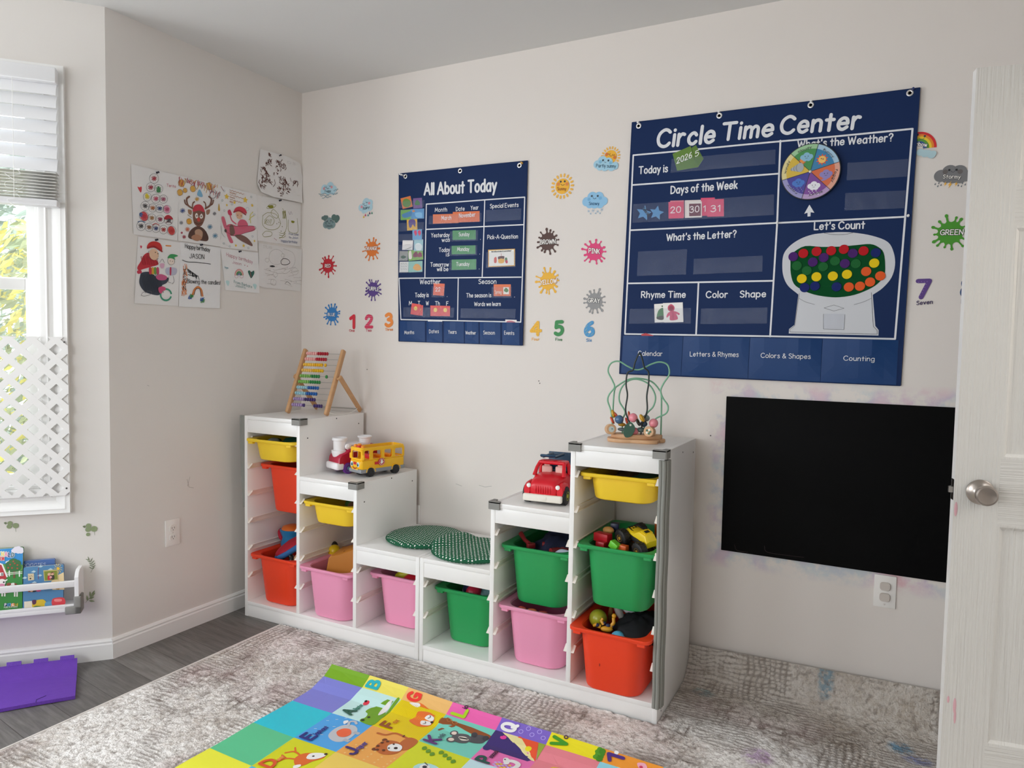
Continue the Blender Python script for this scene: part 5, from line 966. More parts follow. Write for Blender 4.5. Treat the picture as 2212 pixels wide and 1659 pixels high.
# tall right column
lump('folded_cloth', 'dark green cloth lying in the yellow bin below the bead maze', 'cloth', inb('ty', .06, -.03, .795), .066, '#15402c', (1.0, 1.6, .66), amp=.25); lump('plush_toy', 'dark brown soft toy lying in the yellow bin below the bead maze', 'plush toy', inb('ty', -.02, .01, .795), .06, '#4a3320', (1.0, 1.4, .66), amp=.25); lump('plush_toy', 'mustard soft toy at the back of the yellow bin below the bead maze', 'plush toy', inb('ty', -.05, .11, .80), .05, '#7a6420', (1, 1, .66), amp=.2)
brick('toy_block', 'red square block at the front of the green bin with the monster truck', inb('tg', -.078, -.115, .598), (.060, .034, .030), '#c01626', (0, 0, R(-14))); brick('toy_block', 'smaller red block below the square red block in the green bin', inb('tg', -.072, -.140, .575), (.036, .030, .028), '#a5121f', (0, 0, R(-14))); brick('toy_block', 'navy block standing behind the red blocks', inb('tg', -.062, -.03, .618), (.030, .030, .034), '#18204a', (0, 0, R(10)))
lump('wooden_toy', 'small tan wooden figure between the navy and red blocks', 'wooden toy', inb('tg', -.075, -.065, .612), .018, '#d3a05c', (1.2, .9, .8), amp=.1, rough=.5); brick('toy_block', 'bright green block leaning on the front rim of the green bin', inb('tg', -.018, -.152, .584), (.036, .026, .026), '#6fce3a', (0, R(24), R(-20))); brick('toy_block', 'purple block beside the monster truck in the green bin', inb('tg', -.012, -.05, .600), (.022, .05, .036), '#5a2f86', (0, R(4), R(-12))); brick('toy_block', 'orange block between the purple block and the monster truck', inb('tg', .018, -.052, .598), (.026, .04, .030), '#d0701f', (0, 0, R(-12))); brick('toy_block', 'orange block low at the front rim beside the truck wheel', inb('tg', .014, -.150, .578), (.030, .024, .024), '#d9622a', (0, 0, R(-12))); brick('toy_block', 'large orange block at the back right corner of the green bin', inb('tg', .092, .085, .608), (.06, .05, .05), '#c7661f', (0, 0, R(5))); lump('folded_cloth', 'dark heap of blocks under the monster truck in the green bin', 'cloth', inb('tg', 0, .01, .48), .10, '#33251c', (1, 1.6, .82), amp=.2)
mt = thing('toy_monster_truck', 'yellow and black toy monster truck lying in the green bin', 'toy truck', inb('tg', .055, -.088, .592), R(-38)); mt.rotation_euler = (R(8), R(16), R(-30)); MY_ = mat('#efcf22', .35)
mb = MB(); mb.loft([xsec(-.062, dome(.022, .014, .026, .006)), xsec(-.05, dome(.027, .010, .034, .008)), xsec(-.012, dome(.027, .010, .038, .008)), xsec(.01, dome(.024, .010, .056, .010)), xsec(.042, dome(.023, .010, .056, .010)), xsec(.058, dome(.026, .012, .036, .008))], MY_); mb.build('body', mt, 40)
ma = Art(); ma.poly([(-.058, -.016), (-.03, -.020), (-.014, -.012), (-.034, -.006), (-.04, .004), (-.034, .012), (-.056, .017)], BLK, 1); ma.poly([(-.012, -.020), (.004, -.024), (.004, .024), (-.012, .020), (-.024, .0)], MY_, 1)
ma.blob([(-.050, -.008), (-.044, -.012), (-.040, -.006), (-.047, -.003)], MY_, 2); ma.blob([(-.050, .005), (-.044, .009), (-.042, .002), (-.048, .0)], MY_, 2); flat_thing(ma, None, 'decal', parent=mt, fn=lambda a, b, k: (a, b, .0375+k+(.0 if a < -.012 else .0)+max(-.003, min(0, (a+.03)*.08))), rough=.35)
for y in (-1, 1): MB().box(-.046, .05, y*.0255-.003, y*.0255+.003, .008, .026, BLK, .001).build('side_stripe', mt)
MB().box(.013, .040, -.018, .018, .0555, .0595, MY_, .0015).build('roof_panel', mt); MB().box(.020, .034, -.010, .010, .0592, .0602, BLK, .0004).build('roof_hatch', mt)
for x in (-.048, .048):
    for y in (-1, 1): wheel(mt, x, y*.043, .005, .031, .030, BLK, mat('#d9a83a', .4, .3), .42, 14)
ballx('toy_ball', 'olive yellow ball in the front left of the lower right red bin', inb('tr', -.082, -.085, .298), .033, '#a3a62c', rough=.25); ballx('toy_ball', 'light blue ball at the front rim of the lower right red bin', inb('tr', .018, -.152, .268), .026, '#58a9d0')
tf = thing('toy_figure', 'small orange and navy toy figure lying in the lower right red bin', 'toy figure', inb('tr', -.045, -.128, .282), R(15)); OG, NV = mat('#d79a22', .4), mat('#1f2a52', .45)
mb = MB(T(0, 0, .002)); mb.ball((.012, -.006, .0), .015, OG, 16, (1.5, .85, .7)); mb.tube([(-.012, 0, .004), (-.028, -.004, .012), (-.034, .004, .004)], [.008, .0065, .006], OG, 8); mb.tube([(.0, .006, .01), (-.010, .012, .022), (-.004, .014, .030)], [.007, .006, .0055], OG, 8); mb.tube([(.026, .004, .006), (.036, .006, .022), (.034, .010, .038)], [.008, .0065, .006], OG, 8); mb.build('body', tf, 60)
for p in ((-.022, -.003, .012), (.0, .010, .016), (.031, .006, .012), (.016, -.002, .014)): MB().ball(p, .0085, NV, 12, (1, 1, .8)).build('armour', tf, 60)
MB().ball((.036, .012, .046), .0085, OG, 14).build('head', tf, 60)
lump('folded_cloth', 'black cloth bundle filling the right half of the lower red bin', 'cloth', inb('tr', .055, -.02, .262), .085, '#0f1016', (1.0, 1.7, .62), amp=.25); pl_ = lump('plush_toy', 'white soft toy with black spots at the back of the lower right red bin', 'plush toy', inb('tr', -.0, .045, .312), .036, '#e4e4e8', (1.3, .9, .8), (0, R(20), 0), amp=.12)
for p in ((.026, -.026, .010), (.006, -.032, .014), (.036, -.016, -.004)): MB().ball(p, .008, BLK, 10, (1, .5, 1)).build('spot', pl_, 60)
lump('wooden_toy', 'white toy leg slanting down behind the olive ball', 'toy part', inb('tr', -.03, .0, .300), .022, '#cfcac4', (.6, .6, 2.0), (R(20), R(-25), 0), amp=.05, rough=.5); lump('wooden_toy', 'brown wooden stick behind the olive ball in the red bin', 'wooden toy', inb('tr', -.055, -.03, .305), .014, '#7a5420', (.6, .6, 2.4), (0, R(8), 0), amp=.02)
# ================================================================== wall charts
CLEAR = film('clear_pocket_film', .12, '#aeb9d6', .10, 26)
WHT = '#e4e6ea'; NVY = mat('#082654', .6, spec=.22); NVY2 = mat('#0b3a70', .5, spec=.35)
class Chart:
    def __init__(s, name, label, corners, waves, h0, colour):
        s.P = PB; s.c = [PB.at(*c) for c in corners]; s.h0 = h0; s.wv = waves; s.col = colour; m = [sum(p[i] for p in s.c)/4 for i in (0, 1)]
        s.root = thing(name, label, 'pocket chart', PB.w(*m)); s.L0 = Matrix.Translation(-s.root.location); s.art = Art(.05)
    def h(s, a, b): return s.h0+sum(k*math.sin(f*a+g*b+p) for k, f, g, p in s.wv)
    def w(s, a, b, k=0): return PB.w(a, b, s.h(a, b)+k)
    def wl(s, a, b, k=0): return s.w(a, b, k)-s.root.location
    def sheet(s):
        A = s.art; A.poly(s.c, s.col, 0); mb = MB(); A.into(mb, s.wl, .55)
        TL, TR_, BR_, BL_ = [Vector(c) for c in s.c]; fb = lambda u, v, k: s.wl(*tuple((TL*(1-u)+TR_*u)*(1-v)+(BL_*(1-u)+BR_*u)*v), k)
        mb.grid(lambda u, v: fb(u, v, -.0012), 16, 16, s.col); n = 16
        for e in ((0, None), (1, None), (None, 0), (None, 1)):     # hem
            pts = [fb(e[0] if e[0] is not None else i/n, e[1] if e[1] is not None else i/n, -.0004) for i in range(n+1)]; mb.tube(pts, .0016, s.col, 6)
        return mb.build('sheet', s.root, 0)
    def pocket(s, pts, bulge=.004, name='clear_pocket', m=None, base=.0030):
        q = [Vector(p) for p in pts]
        def f(u, v):
            p = (q[0]*(1-u)+q[1]*u)*(1-v)+(q[3]*(1-u)+q[2]*u)*v; return s.wl(p.x, p.y, base+bulge*(16*u*(1-u)*v*(1-v))**.5*(.6+.4*math.sin(9*u+p.x*40)))
        return MB().grid(f, 18, 5, m or CLEAR).build(name, s.root, 80)
    def grommet(s, p):
        mb = MB(s.L0 @ PB.M(*p, s.h(*p))); mb.lathe([(.0055, .0005), (.0055, .0018), (.008, .0028), (.0108, .0020), (.0112, .0004)], mat('#d9d7d6', .3, .85), 22, cap0=False, cap1=False); mb.lathe([(.0056, .0006), (.0001, .0006)], mat('#d8cfc8', .6), 16); mb.build('grommet', s.root, 40)
def pin(p, P, h, c, label, tilt=0):
    o = MB(RX(tilt)).lathe([(.0045, .000), (.0045, .002), (.0024, .0035), (.0024, .008), (.0040, .0095), (.0040, .012), (.001, .0126)], mat(c, .35), 14).build('push_pin'); o.matrix_world = P.M(*p, h); return tag(o, label, 'push pin')
def card(P, pts, c, label, fn, k, art=None, cat='card', group='picture cards in the clear pockets', name='picture_card', rough=.4):
    """thin card with printed artwork in plane coordinates"""
    A = Art(); A.poly(pts, c, 0)
    if art: art(A)
    mb = MB(); A.into(mb, lambda a, b, h: fn(a, b, k+h), rough); n = len(pts); V = [tuple(fn(a, b, k)) for a, b in pts]+[tuple(fn(a, b, k-.0006)) for a, b in pts]
    mb.add(V, [(i, (i+1) % n, n+(i+1) % n, n+i) for i in range(n)]+[tuple(range(2*n-1, n-1, -1))], mat('#ece9e4', .6)); return tag(mb.build(name, None, 0), label, cat, group)
# ---- All About Today
ca = Chart('pocket_chart', 'smaller navy pocket chart headed All About Today', [(864, 376), (1141, 348), (1131, 746), (863, 737)], [(.0018, 12, 3, 1), (.0012, 5, 10, .4)], .0075, NVY)
q = zoom(PB, 850, 330, 3.858); A = ca.art; LW_ = .0052
def ln(q, A, *pts, w=LW_, c=WHT, l=2): A.line([q(*p) for p in pts], w, c, l)
def tx(q, A, s_, X0, Y0, X1, Y1, h, w=.15, c=WHT, l=2, **k): p0, p1 = q(X0, Y0), q(X1, Y1); hh = abs(q(X0, Y0-h)[1]-p0[1]); A.text(s_, p0, p1, hh, c, l, w, up=(0, 1), **k)
ln(q, A, (280, 430), (1101, 373), (1070, 1412), (70, 1390), (57, 1048), (1071, 1038)); ln(q, A, (280, 430), (272, 1042)); ln(q, A, (770, 397), (747, 1036)); ln(q, A, (284, 640), (1087, 602)); ln(q, A, (547, 1044), (541, 1396))
for t_ in (('All About Today', 265, 352, 866, 320, 92, .19), ('Month', 352, 494, 450, 490, 32), ('Date', 528, 487, 598, 483, 32), ('Year', 652, 478, 716, 474, 32), ('Special Events', 815, 465, 1048, 453, 33), ('Yesterday', 322, 706, 472, 702, 33), ('was', 410, 744, 474, 741, 33), ('Pick-A-Question', 792, 722, 1043, 715, 33),
    ('Today', 387, 828, 475, 825, 33), ('is', 446, 864, 470, 862, 33), ('Tomorrow', 318, 950, 467, 948, 33), ('will be', 372, 987, 463, 986, 33), ('Weather', 232, 1095, 398, 1093, 37), ('Season', 718, 1093, 864, 1092, 37), ('Today is', 192, 1204, 302, 1202, 34), ('The season is', 615, 1206, 822, 1204, 33), ('M', 140, 1270, 164, 1270, 32), ('T', 215, 1270, 232, 1270, 32), ('W', 282, 1271, 302, 1271, 32), ('Th', 357, 1272, 393, 1272, 32), ('F', 450, 1273, 465, 1273, 32), ('Words we learn', 682, 1277, 902, 1276, 31)): tx(q, A, *t_)
for X, Y in ((732, 724), (726, 846), (722, 970), (455, 1200), (1018, 1204)): A.circle(*q(X, Y), .0016, WHT, 2, 8)
for X in (52, 1068): pass
ca.sheet()
for r_ in ((62, 408, 268, 466), (64, 478, 266, 560), (60, 590, 265, 660), (58, 682, 262, 744), (56, 770, 258, 902), (54, 915, 256, 1006), (305, 528, 745, 600), (780, 482, 1074, 578), (480, 655, 715, 742), (475, 780, 708, 862), (478, 897, 704, 982), (783, 832, 1030, 962), (330, 1114, 438, 1206), (830, 1118, 998, 1210), (95, 1288, 515, 1370), (570, 1298, 1030, 1378)):
    sl = -.055*(r_[2]-r_[0]) if r_[1] < 620 else (-.03*(r_[2]-r_[0]) if r_[1] < 1000 else .01*(r_[2]-r_[0])); ca.pocket([q(r_[0], r_[1]), q(r_[2], r_[1]+sl), q(r_[2]-3, r_[3]+sl), q(r_[0]-3, r_[3])], .003)
for t_, X0, X1, (u0, v0, u1, v1, hh) in (('Months', 60, 272, (105, 1512, 187, 1510, 27)), ('Dates', 286, 414, (312, 1504, 390, 1502, 29)), ('Years', 428, 594, (470, 1508, 537, 1508, 29)), ('Weather', 602, 716, (610, 1513, 697, 1515, 27)), ('Season', 728, 900, (762, 1513, 857, 1515, 29)), ('Events', 916, 1060, (937, 1515, 1020, 1518, 29))):
    yb = lambda X: 1568+(X-52)*.035; yt = lambda X: 1404+(X-60)*.012
    A2 = Art(.03); A2.poly([q(X0, yt(X0)), q(X1, yt(X1)), q(X1, yb(X1)), q(X0, yb(X0))], NVY2, 0); tx(q, A2, t_, u0, v0, u1, v1, hh, .13)
    a0, a1 = q(X0, 1480)[0], q(X1, 1480)[0]; z1_, z0_ = q(X0, yt(X0))[1], q(X0, yb(X0))[1]
    fn = lambda a, b, k: ca.wl(a, b, k+.0012+.011*max(0, math.sin(math.pi*min(1, max(0, (a-a0)/(a1-a0)))))*max(0, min(1, (b-z0_)/(z1_-z0_)))**.7)
    mb = MB(); A2.into(mb, fn, .5); mb.build('fabric_pocket', ca.root, 0)
for X, Y in ((108, 200), (564, 154), (1057, 108)): ca.grommet(q(X, Y))
for X, Y, c, lb in ((72, 185, '#e8e8e8', 'left of the two white pins at the top left corner of the smaller chart'), (86, 190, '#e8e8e8', 'right of the two white pins at the top left corner of the smaller chart'), (1080, 90, '#d8a648', 'yellow pin at the top right corner of the smaller chart')): pin(q(X, Y), PB, ca.h(*q(X, Y)), c, lb)
def rq(q, X0, Y0, X1, Y1, rot=0, sk=0):
    cx, cy = (X0+X1)/2, (Y0+Y1)/2; ca_, sa_ = math.cos(R(rot)), math.sin(R(rot)); return [q(cx+(x-cx)*ca_-(y-cy)*sa_, cy+(x-cx)*sa_+(y-cy)*ca_+sk*(x-cx)) for x, y in ((X0, Y0), (X1, Y0), (X1, Y1), (X0, Y1))]
def cc(q, box, c, label, art=None, rot=0, sk=-.05, k=.0012, ch=ca, **kw): return card(PB, rq(q, *box, rot, sk), c, label, ch.w, k, art, **kw)
bl = lambda c, *L: (lambda A: A.blob([q(*p) for p in L], c, 1))
def multi(*fs): return lambda A: [f(A) for f in fs]
cl = lambda c, X, Y, r, l=1: (lambda A: A.circle(*q(X, Y), r/3.858*.0023, c, l))
lt = lambda s_, X0, Y0, X1, Y1, h, c='#f3f1ee', w=.13: (lambda A: tx(q, A, s_, X0, Y0, X1, Y1, h, w, c, 2))
li = lambda c, w, *L: (lambda A: A.line([q(*p) for p in L], w, c, 2))
cc(q, (76, 372, 160, 462), '#d9762e', 'orange card with a green jumper at the top of the smaller chart', bl('#5f8a34', (90, 400), (118, 385), (150, 405), (150, 440), (120, 458), (88, 440)), -12); cc(q, (173, 380, 245, 465), '#74508f', 'purple card with a green woolly hat', multi(bl('#3c7a3c', (185, 430), (205, 395), (230, 428), (208, 440))), -2)
cc(q, (70, 478, 160, 562), '#6fae3c', 'green and blue card lying under the orange jumper card', multi(bl('#2f7fb4', (80, 520), (120, 500), (158, 490), (158, 530), (100, 545))), 0); cc(q, (152, 470, 262, 552), '#4f97cf', 'light blue card with a small orange fish', multi(bl('#e08a3a', (165, 485), (180, 480), (188, 490), (172, 498)), bl('#7fc0e8', (190, 505), (240, 500), (245, 540), (200, 540))), 0)
cc(q, (122, 556, 206, 648), '#e3b33c', 'yellow card with purple trousers', bl('#5f4d8a', (138, 565), (188, 562), (190, 620), (170, 600), (158, 625), (142, 622)), -2); cc(q, (168, 642, 245, 728), '#6aa9d8', 'blue card with pink flip flops', multi(bl('#d4476e', (180, 660), (198, 648), (205, 675), (195, 695)), bl('#d4476e', (212, 660), (230, 648), (238, 672), (225, 695))), -1)
cc(q, (86, 732, 172, 812), '#ece8e6', 'white card with striped strings', multi(li('#8a4a52', .0008, (110, 770), (150, 768)), li('#7f3a5a', .0012, (120, 805), (165, 785)), li('#3f7f4a', .0012, (110, 808), (160, 795))), 3); cc(q, (180, 726, 256, 820), '#9fc6cf', 'pale teal card with a white garment', bl('#dfe9ea', (190, 770), (220, 755), (248, 775), (240, 812), (200, 812)), 0)
cc(q, (60, 822, 132, 902), '#9a9a94', 'grey card with a dark green shape', bl('#3c5c44', (72, 870), (95, 858), (118, 872), (92, 885)), 3); cc(q, (135, 812, 256, 898), '#7fb04a', 'green card with a pair of maroon shoes', multi(bl('#7d2440', (175, 850), (200, 825), (215, 850), (210, 870), (180, 872)), bl('#8f2a4a', (212, 852), (232, 828), (248, 850), (245, 870), (218, 872)), bl('#efe6dc', (140, 830), (158, 820), (165, 880), (142, 885))), -3)
cc(q, (62, 910, 136, 998), '#dcdcd8', 'white card printed with small grey pictures', multi(*[li('#707070', .0012, (75+18*(k % 3), 925+22*(k//3)), (87+18*(k % 3), 930+22*(k//3))) for k in range(9)]), 2); cc(q, (137, 906, 252, 996), '#8fc4b8', 'teal card with a yellow hat', bl('#e2a23c', (175, 965), (195, 930), (225, 935), (245, 970), (210, 985)), 0)
cc(q, (500, 492, 726, 580), '#df6a2c', 'orange month card reading November', lt('November', 555, 543, 690, 533, 34), 0, -.03, .001); cc(q, (336, 513, 550, 590), '#e2743a', 'orange month card reading March', lt('March', 408, 562, 488, 558, 32), 0, -.03, .0022)
for nm, b_, t_ in (('Sunday', (498, 648, 693, 726), (552, 697, 640, 695)), ('Monday', (491, 775, 690, 846), (540, 820, 638, 818)), ('Tuesday', (492, 890, 696, 976), (532, 945, 640, 942))): cc(q, b_, '#3f8f4c', 'green day card reading '+nm, lt(nm, t_[0], t_[1], t_[2], t_[3], 30), 0, -.02)
cc(q, (797, 806, 1020, 950), '#d9a53a', 'white birthday question card with a yellow border', multi(lambda A: A.poly(rq(q, 804, 813, 1013, 943, 0, -.05), '#f1efe8', 1), lt('What will you do when it is your birthday?', 825, 832, 990, 824, 11, '#26262a', .16), bl('#e8b04a', (885, 880), (928, 876), (928, 918), (886, 920)), bl('#5a2a1e', (882, 868), (930, 864), (928, 886), (905, 882), (884, 890)), li('#c83a3a', .0016, (906, 862), (906, 842)), bl('#d0503c', (848, 880), (866, 872), (868, 915), (848, 918)), bl('#4f7f54', (938, 880), (955, 878), (956, 912), (940, 912)), bl('#c8324a', (942, 900), (958, 898), (960, 920), (946, 922))), 0, -.04)
cc(q, (342, 1090, 432, 1190), '#dd5a2c', 'orange number card reading 22 below the word Weather', lt('22', 362, 1156, 400, 1154, 30), 4, 0); cc(q, (844, 1098, 986, 1196), '#df6a2e', 'orange season card with a small green tree', multi(lt('Spring', 855, 1175, 910, 1175, 26, '#f3d9c8'), lambda A: A.poly(rq(q, 925, 1122, 972, 1180), '#e9e4da', 1), bl('#4f7f3c', (930, 1150), (948, 1126), (968, 1148), (955, 1165))), 0, 0)
for k, (b_, r_, lb) in enumerate((((158, 1260, 235, 1352), 8, 'red smiling sun card tilted at the far left of the weekday row'), ((195, 1270, 255, 1356), 3, 'red card tucked behind the tilted one in the weekday row'), ((318, 1275, 402, 1362), 0, 'red smiling sun card under the letters Th'), ((402, 1277, 480, 1362), 1, 'red smiling sun card under the letter F'))):
    X, Y = (b_[0]+b_[2])/2, (b_[1]+b_[3])/2; cc(q, b_, '#d8352c', lb, multi(cl('#eec34a', X, Y-8, 17), li('#7a4a1e', .0007, (X-6, Y-6), (X, Y-2), (X+6, Y-6))), r_, .02, .0022 if k != 1 else .001)
cc(q, (296, 1392, 414, 1430), '#e9e7e4', 'white card edge showing above the Dates pocket', None, 0, .02); cc(q, (942, 1392, 1036, 1440), '#efe6e2', 'white and pink card sticking out of the Events pocket', bl('#c46a7a', (955, 1405), (990, 1400), (1025, 1412), (1020, 1425), (960, 1424)), 0, .03)
# ---- Circle Time Center
cb = Chart('pocket_chart', 'large navy pocket chart headed Circle Time Center', [(1367, 266), (1987, 192), (1945, 833), (1340, 807)], [(.0022, 10, 2, 0), (.0014, 4, 9, 1.2)], .0095, NVY)
qa, qb, qc, qd = zoom(PB, 1330, 180, 4.88), zoom(PB, 1660, 180, 4.88), zoom(PB, 1330, 480, 4.483), zoom(PB, 1650, 480, 4.483); A = cb.art; LW_ = .0062
A.line([qa(195, 765), qb(1518, 488), qd(1270, 1131), qc(1505, 1105), qc(100, 1083), qa(195, 765)], LW_, WHT, 2); A.line([qb(130, 612), qb(97, 1478), qd(65, 1108)], LW_, WHT, 2); A.line([qa(190, 1078), qb(112, 960)], LW_, WHT, 2); A.line([qa(160, 1553), qb(97, 1478), qb(1440, 1412)], LW_, WHT, 2); A.line([qc(125, 595), qc(1525, 570)], LW_, WHT, 2); A.line([qc(806, 588), qc(783, 1093)], LW_, WHT, 2)
for qq, t_ in ((qa, ('Circle', 445, 678, 1035, 628, 172, .2)), (qa, ('Time', 1125, 606, 1650, 558, 168, .2)), (qb, ('Center', 130, 540, 950, 478, 172, .2))): tx(qq, A, *t_, sl=.10)
for qq, t_ in ((qa, ('Today is', 255, 960, 552, 938, 72, .18)), (qa, ('Days of the Week', 590, 1168, 1285, 1114, 76, .18)), (qc, ("What's the Letter?", 500, 182, 1170, 148, 62, .18)), (qc, ('Rhyme Time', 258, 732, 678, 730, 58, .18)), (qc, ('Color', 880, 732, 1085, 730, 60, .18)), (qc, ('Shape', 1210, 728, 1455, 725, 60, .18)), (qb, ("What's the Weather?", 312, 688, 1308, 615, 74, .18)), (qb, ("Let's Count", 487, 1548, 1012, 1533, 74, .18))): tx(qq, A, *t_)
A.poly([qb(*p) for p in ((435, 1285), (487, 1370), (448, 1365), (446, 1408), (415, 1410), (415, 1370), (380, 1382))], WHT, 2)
globe = [(588, 108), (730, 100), (870, 105), (1050, 135), (1200, 195), (1258, 300), (1270, 420), (1235, 540), (1150, 640), (1055, 705)]; GREY = '#cfd1d6'
A.poly([qd(p.x, p.y) for p in catmull([Vector((*p, 0)) for p in globe], 4)]+[qd(*p) for p in ((1080, 1005), (1112, 1045), (1110, 1098), (245, 1078), (248, 1035), (300, 995), (338, 705))]+[qd(p.x, p.y) for p in catmull([Vector((*p, 0)) for p in ((335, 700), (240, 620), (195, 530), (183, 430), (195, 320), (250, 240), (350, 170), (470, 125), (580, 109))], 4)], GREY, 2)
A.poly([qd(p.x, p.y) for p in catmull([Vector((*p, 0)) for p in ((405, 235), (560, 243), (740, 240), (900, 225), (1030, 215), (1110, 245), (1160, 300), (1175, 420), (1165, 520), (1100, 600), (1010, 655), (880, 705), (740, 728), (620, 725), (480, 700), (370, 655), (295, 600), (265, 500), (262, 400), (265, 345), (300, 290))], 3, True)], mat('#0e4c27', .9, spec=.1), 4)
BK = '#23252c'; kl = lambda w, *L, sm=False: A.line([qd(*p) for p in L], w, BK, 4, sm)
kl(.0012, (346, 692), (302, 1002), (256, 1040), (258, 1064), (1098, 1084), (1098, 1050), (1060, 1008), (1042, 684)); kl(.0009, (342, 738), (410, 775), (495, 798), sm=True); kl(.0009, (1042, 738), (960, 775), (875, 800), sm=True); kl(.0009, (585, 832), (680, 803), (778, 835), (680, 862), (585, 832)); kl(.0009, (580, 890), (580, 1036), (778, 1040), (786, 895)); kl(.0013, (588, 110), (660, 122), (730, 125), (800, 120), (862, 107), sm=True)
cb.sheet()
for qq, L in ((qa, ((598, 805), (1690, 708), (1688, 860), (585, 950))), (qa, ((195, 1280), (1675, 1180), (1672, 1395), (185, 1475))), (qb, ((835, 845), (1472, 805), (1460, 990), (825, 1028))), (qb, ((812, 1163), (1445, 1135), (1428, 1322), (803, 1345))), (qc, ((225, 288), (697, 263), (685, 507), (215, 523))), (qc, ((762, 357), (1430, 328), (1425, 482), (755, 507))), (qc, ((148, 842), (736, 832), (733, 982), (140, 985))), (qc, ((832, 838), (1475, 828), (1470, 982), (825, 988))), (qd, ((582, 888), (786, 890), (778, 1038), (580, 1035)))): cb.pocket([qq(*p) for p in L], .004)
xl = lambda X: PB.at(X, 740)[0]
for t_, X0, X1, (qq, u0, v0, u1, v1) in (('Calendar', 1349, 1477, (qc, 235, 1290, 465, 1295)), ('Letters & Rhymes', 1478, 1621, (qc, 730, 1297, 1195, 1303)), ('Colors & Shapes', 1622, 1777, (qd, -20, 1310, 455, 1322)), ('Counting', 1778, 1941, (qd, 775, 1337, 1070, 1345))):
    yt = lambda X: 725+(X-1349)*.0165; yb = lambda X: 805+(X-1340)*.044
    A2 = Art(.04); A2.poly([PB.at(X0, yt(X0)), PB.at(X1, yt(X1)), PB.at(X1-5, yb(X1)), PB.at(X0-5, yb(X0))], NVY2, 0); tx(qq, A2, t_, u0, v0, u1, v1, 43, .13)
    a0, a1 = PB.at(X0-3, 770)[0], PB.at(X1-3, 770)[0]; z1_, z0_ = PB.at(X0, yt(X0))[1], PB.at(X0, yb(X0))[1]
    fn = lambda a, b, k: cb.wl(a, b, k+.0014+.022*max(0, math.sin(math.pi*min(1, max(0, (a-a0)/(a1-a0)))))*max(0, min(1, (b-z0_)/(z1_-z0_)))**.8*(.75+.25*math.sin(a*31)))
    mb = MB(); A2.into(mb, fn, .5); mb.build('fabric_pocket', cb.root, 0)
for qq, X, Y in ((qa, 250, 455), (qa, 1098, 348), (qb, 448, 235), (qb, 1490, 113)): cb.grommet(qq(X, Y))
for qq, X, Y, c, lb in ((qa, 247, 424, '#e9e9ea', 'white pin at the top left corner of the large chart'), (qa, 1094, 312, '#e9e9ea', 'white pin above the word Time on the large chart'), (qb, 452, 200, '#e9e9ea', 'white pin above the word Center on the large chart'), (qb, 1525, 75, '#1f2f66', 'dark blue pin at the top right corner of the large chart'), (qb, 1472, 1402, '#eeeeee', 'white pin at the right edge of the large chart beside the arrow panel'), (qb, 97, 1478, '#eeeeee', 'white pin in the middle of the large chart where the white lines cross')): pin(qq(X, Y), PB, cb.h(*qq(X, Y)), c, lb)
# spinner wheel
wc = qb(448, 945); wr = abs(qb(448, 660)[1]-qb(448, 1240)[1])/2; wr = .0505*wr/.0505; sp = thing('weather_spinner', 'round weather spinner with six coloured picture sectors on the large chart', 'spinner', PB.w(*wc, cb.h(*wc)))
rel = lambda a, b, k: (PB.w(a, b, cb.h(*wc)+.0135+k)-sp.location)
MB(Matrix.Translation(-sp.location) @ PB.M(*wc, cb.h(*wc))).lathe([(wr*.3, .009), (wr+.0015, .009), (wr+.0022, .011), (wr+.0015, .0134), (.001, .0134)], mat('#20262e', .5), 48).build('disc', sp, 30)
W_ = Art(); ang = [math.atan2(qb(X, Y)[1]-wc[1], qb(X, Y)[0]-wc[0]) for X, Y in ((530, 665), (735, 848), (645, 1125), (360, 1220), (160, 1035), (250, 765))]
secs = [('sunny', '#2f7fae', '#a5c8e0'), ('foggy', '#d9683a', '#e3a58f'), ('snowy', '#7a3f96', '#b79ac6'), ('rainy', '#3f3796', '#9a98c8'), ('windy', '#d9b73c', '#e2d596'), ('cloudy', '#3f8f4a', '#9cc99a')]
def pc(r, a): return (wc[0]+r*wr*math.cos(a), wc[1]+r*wr*math.sin(a))
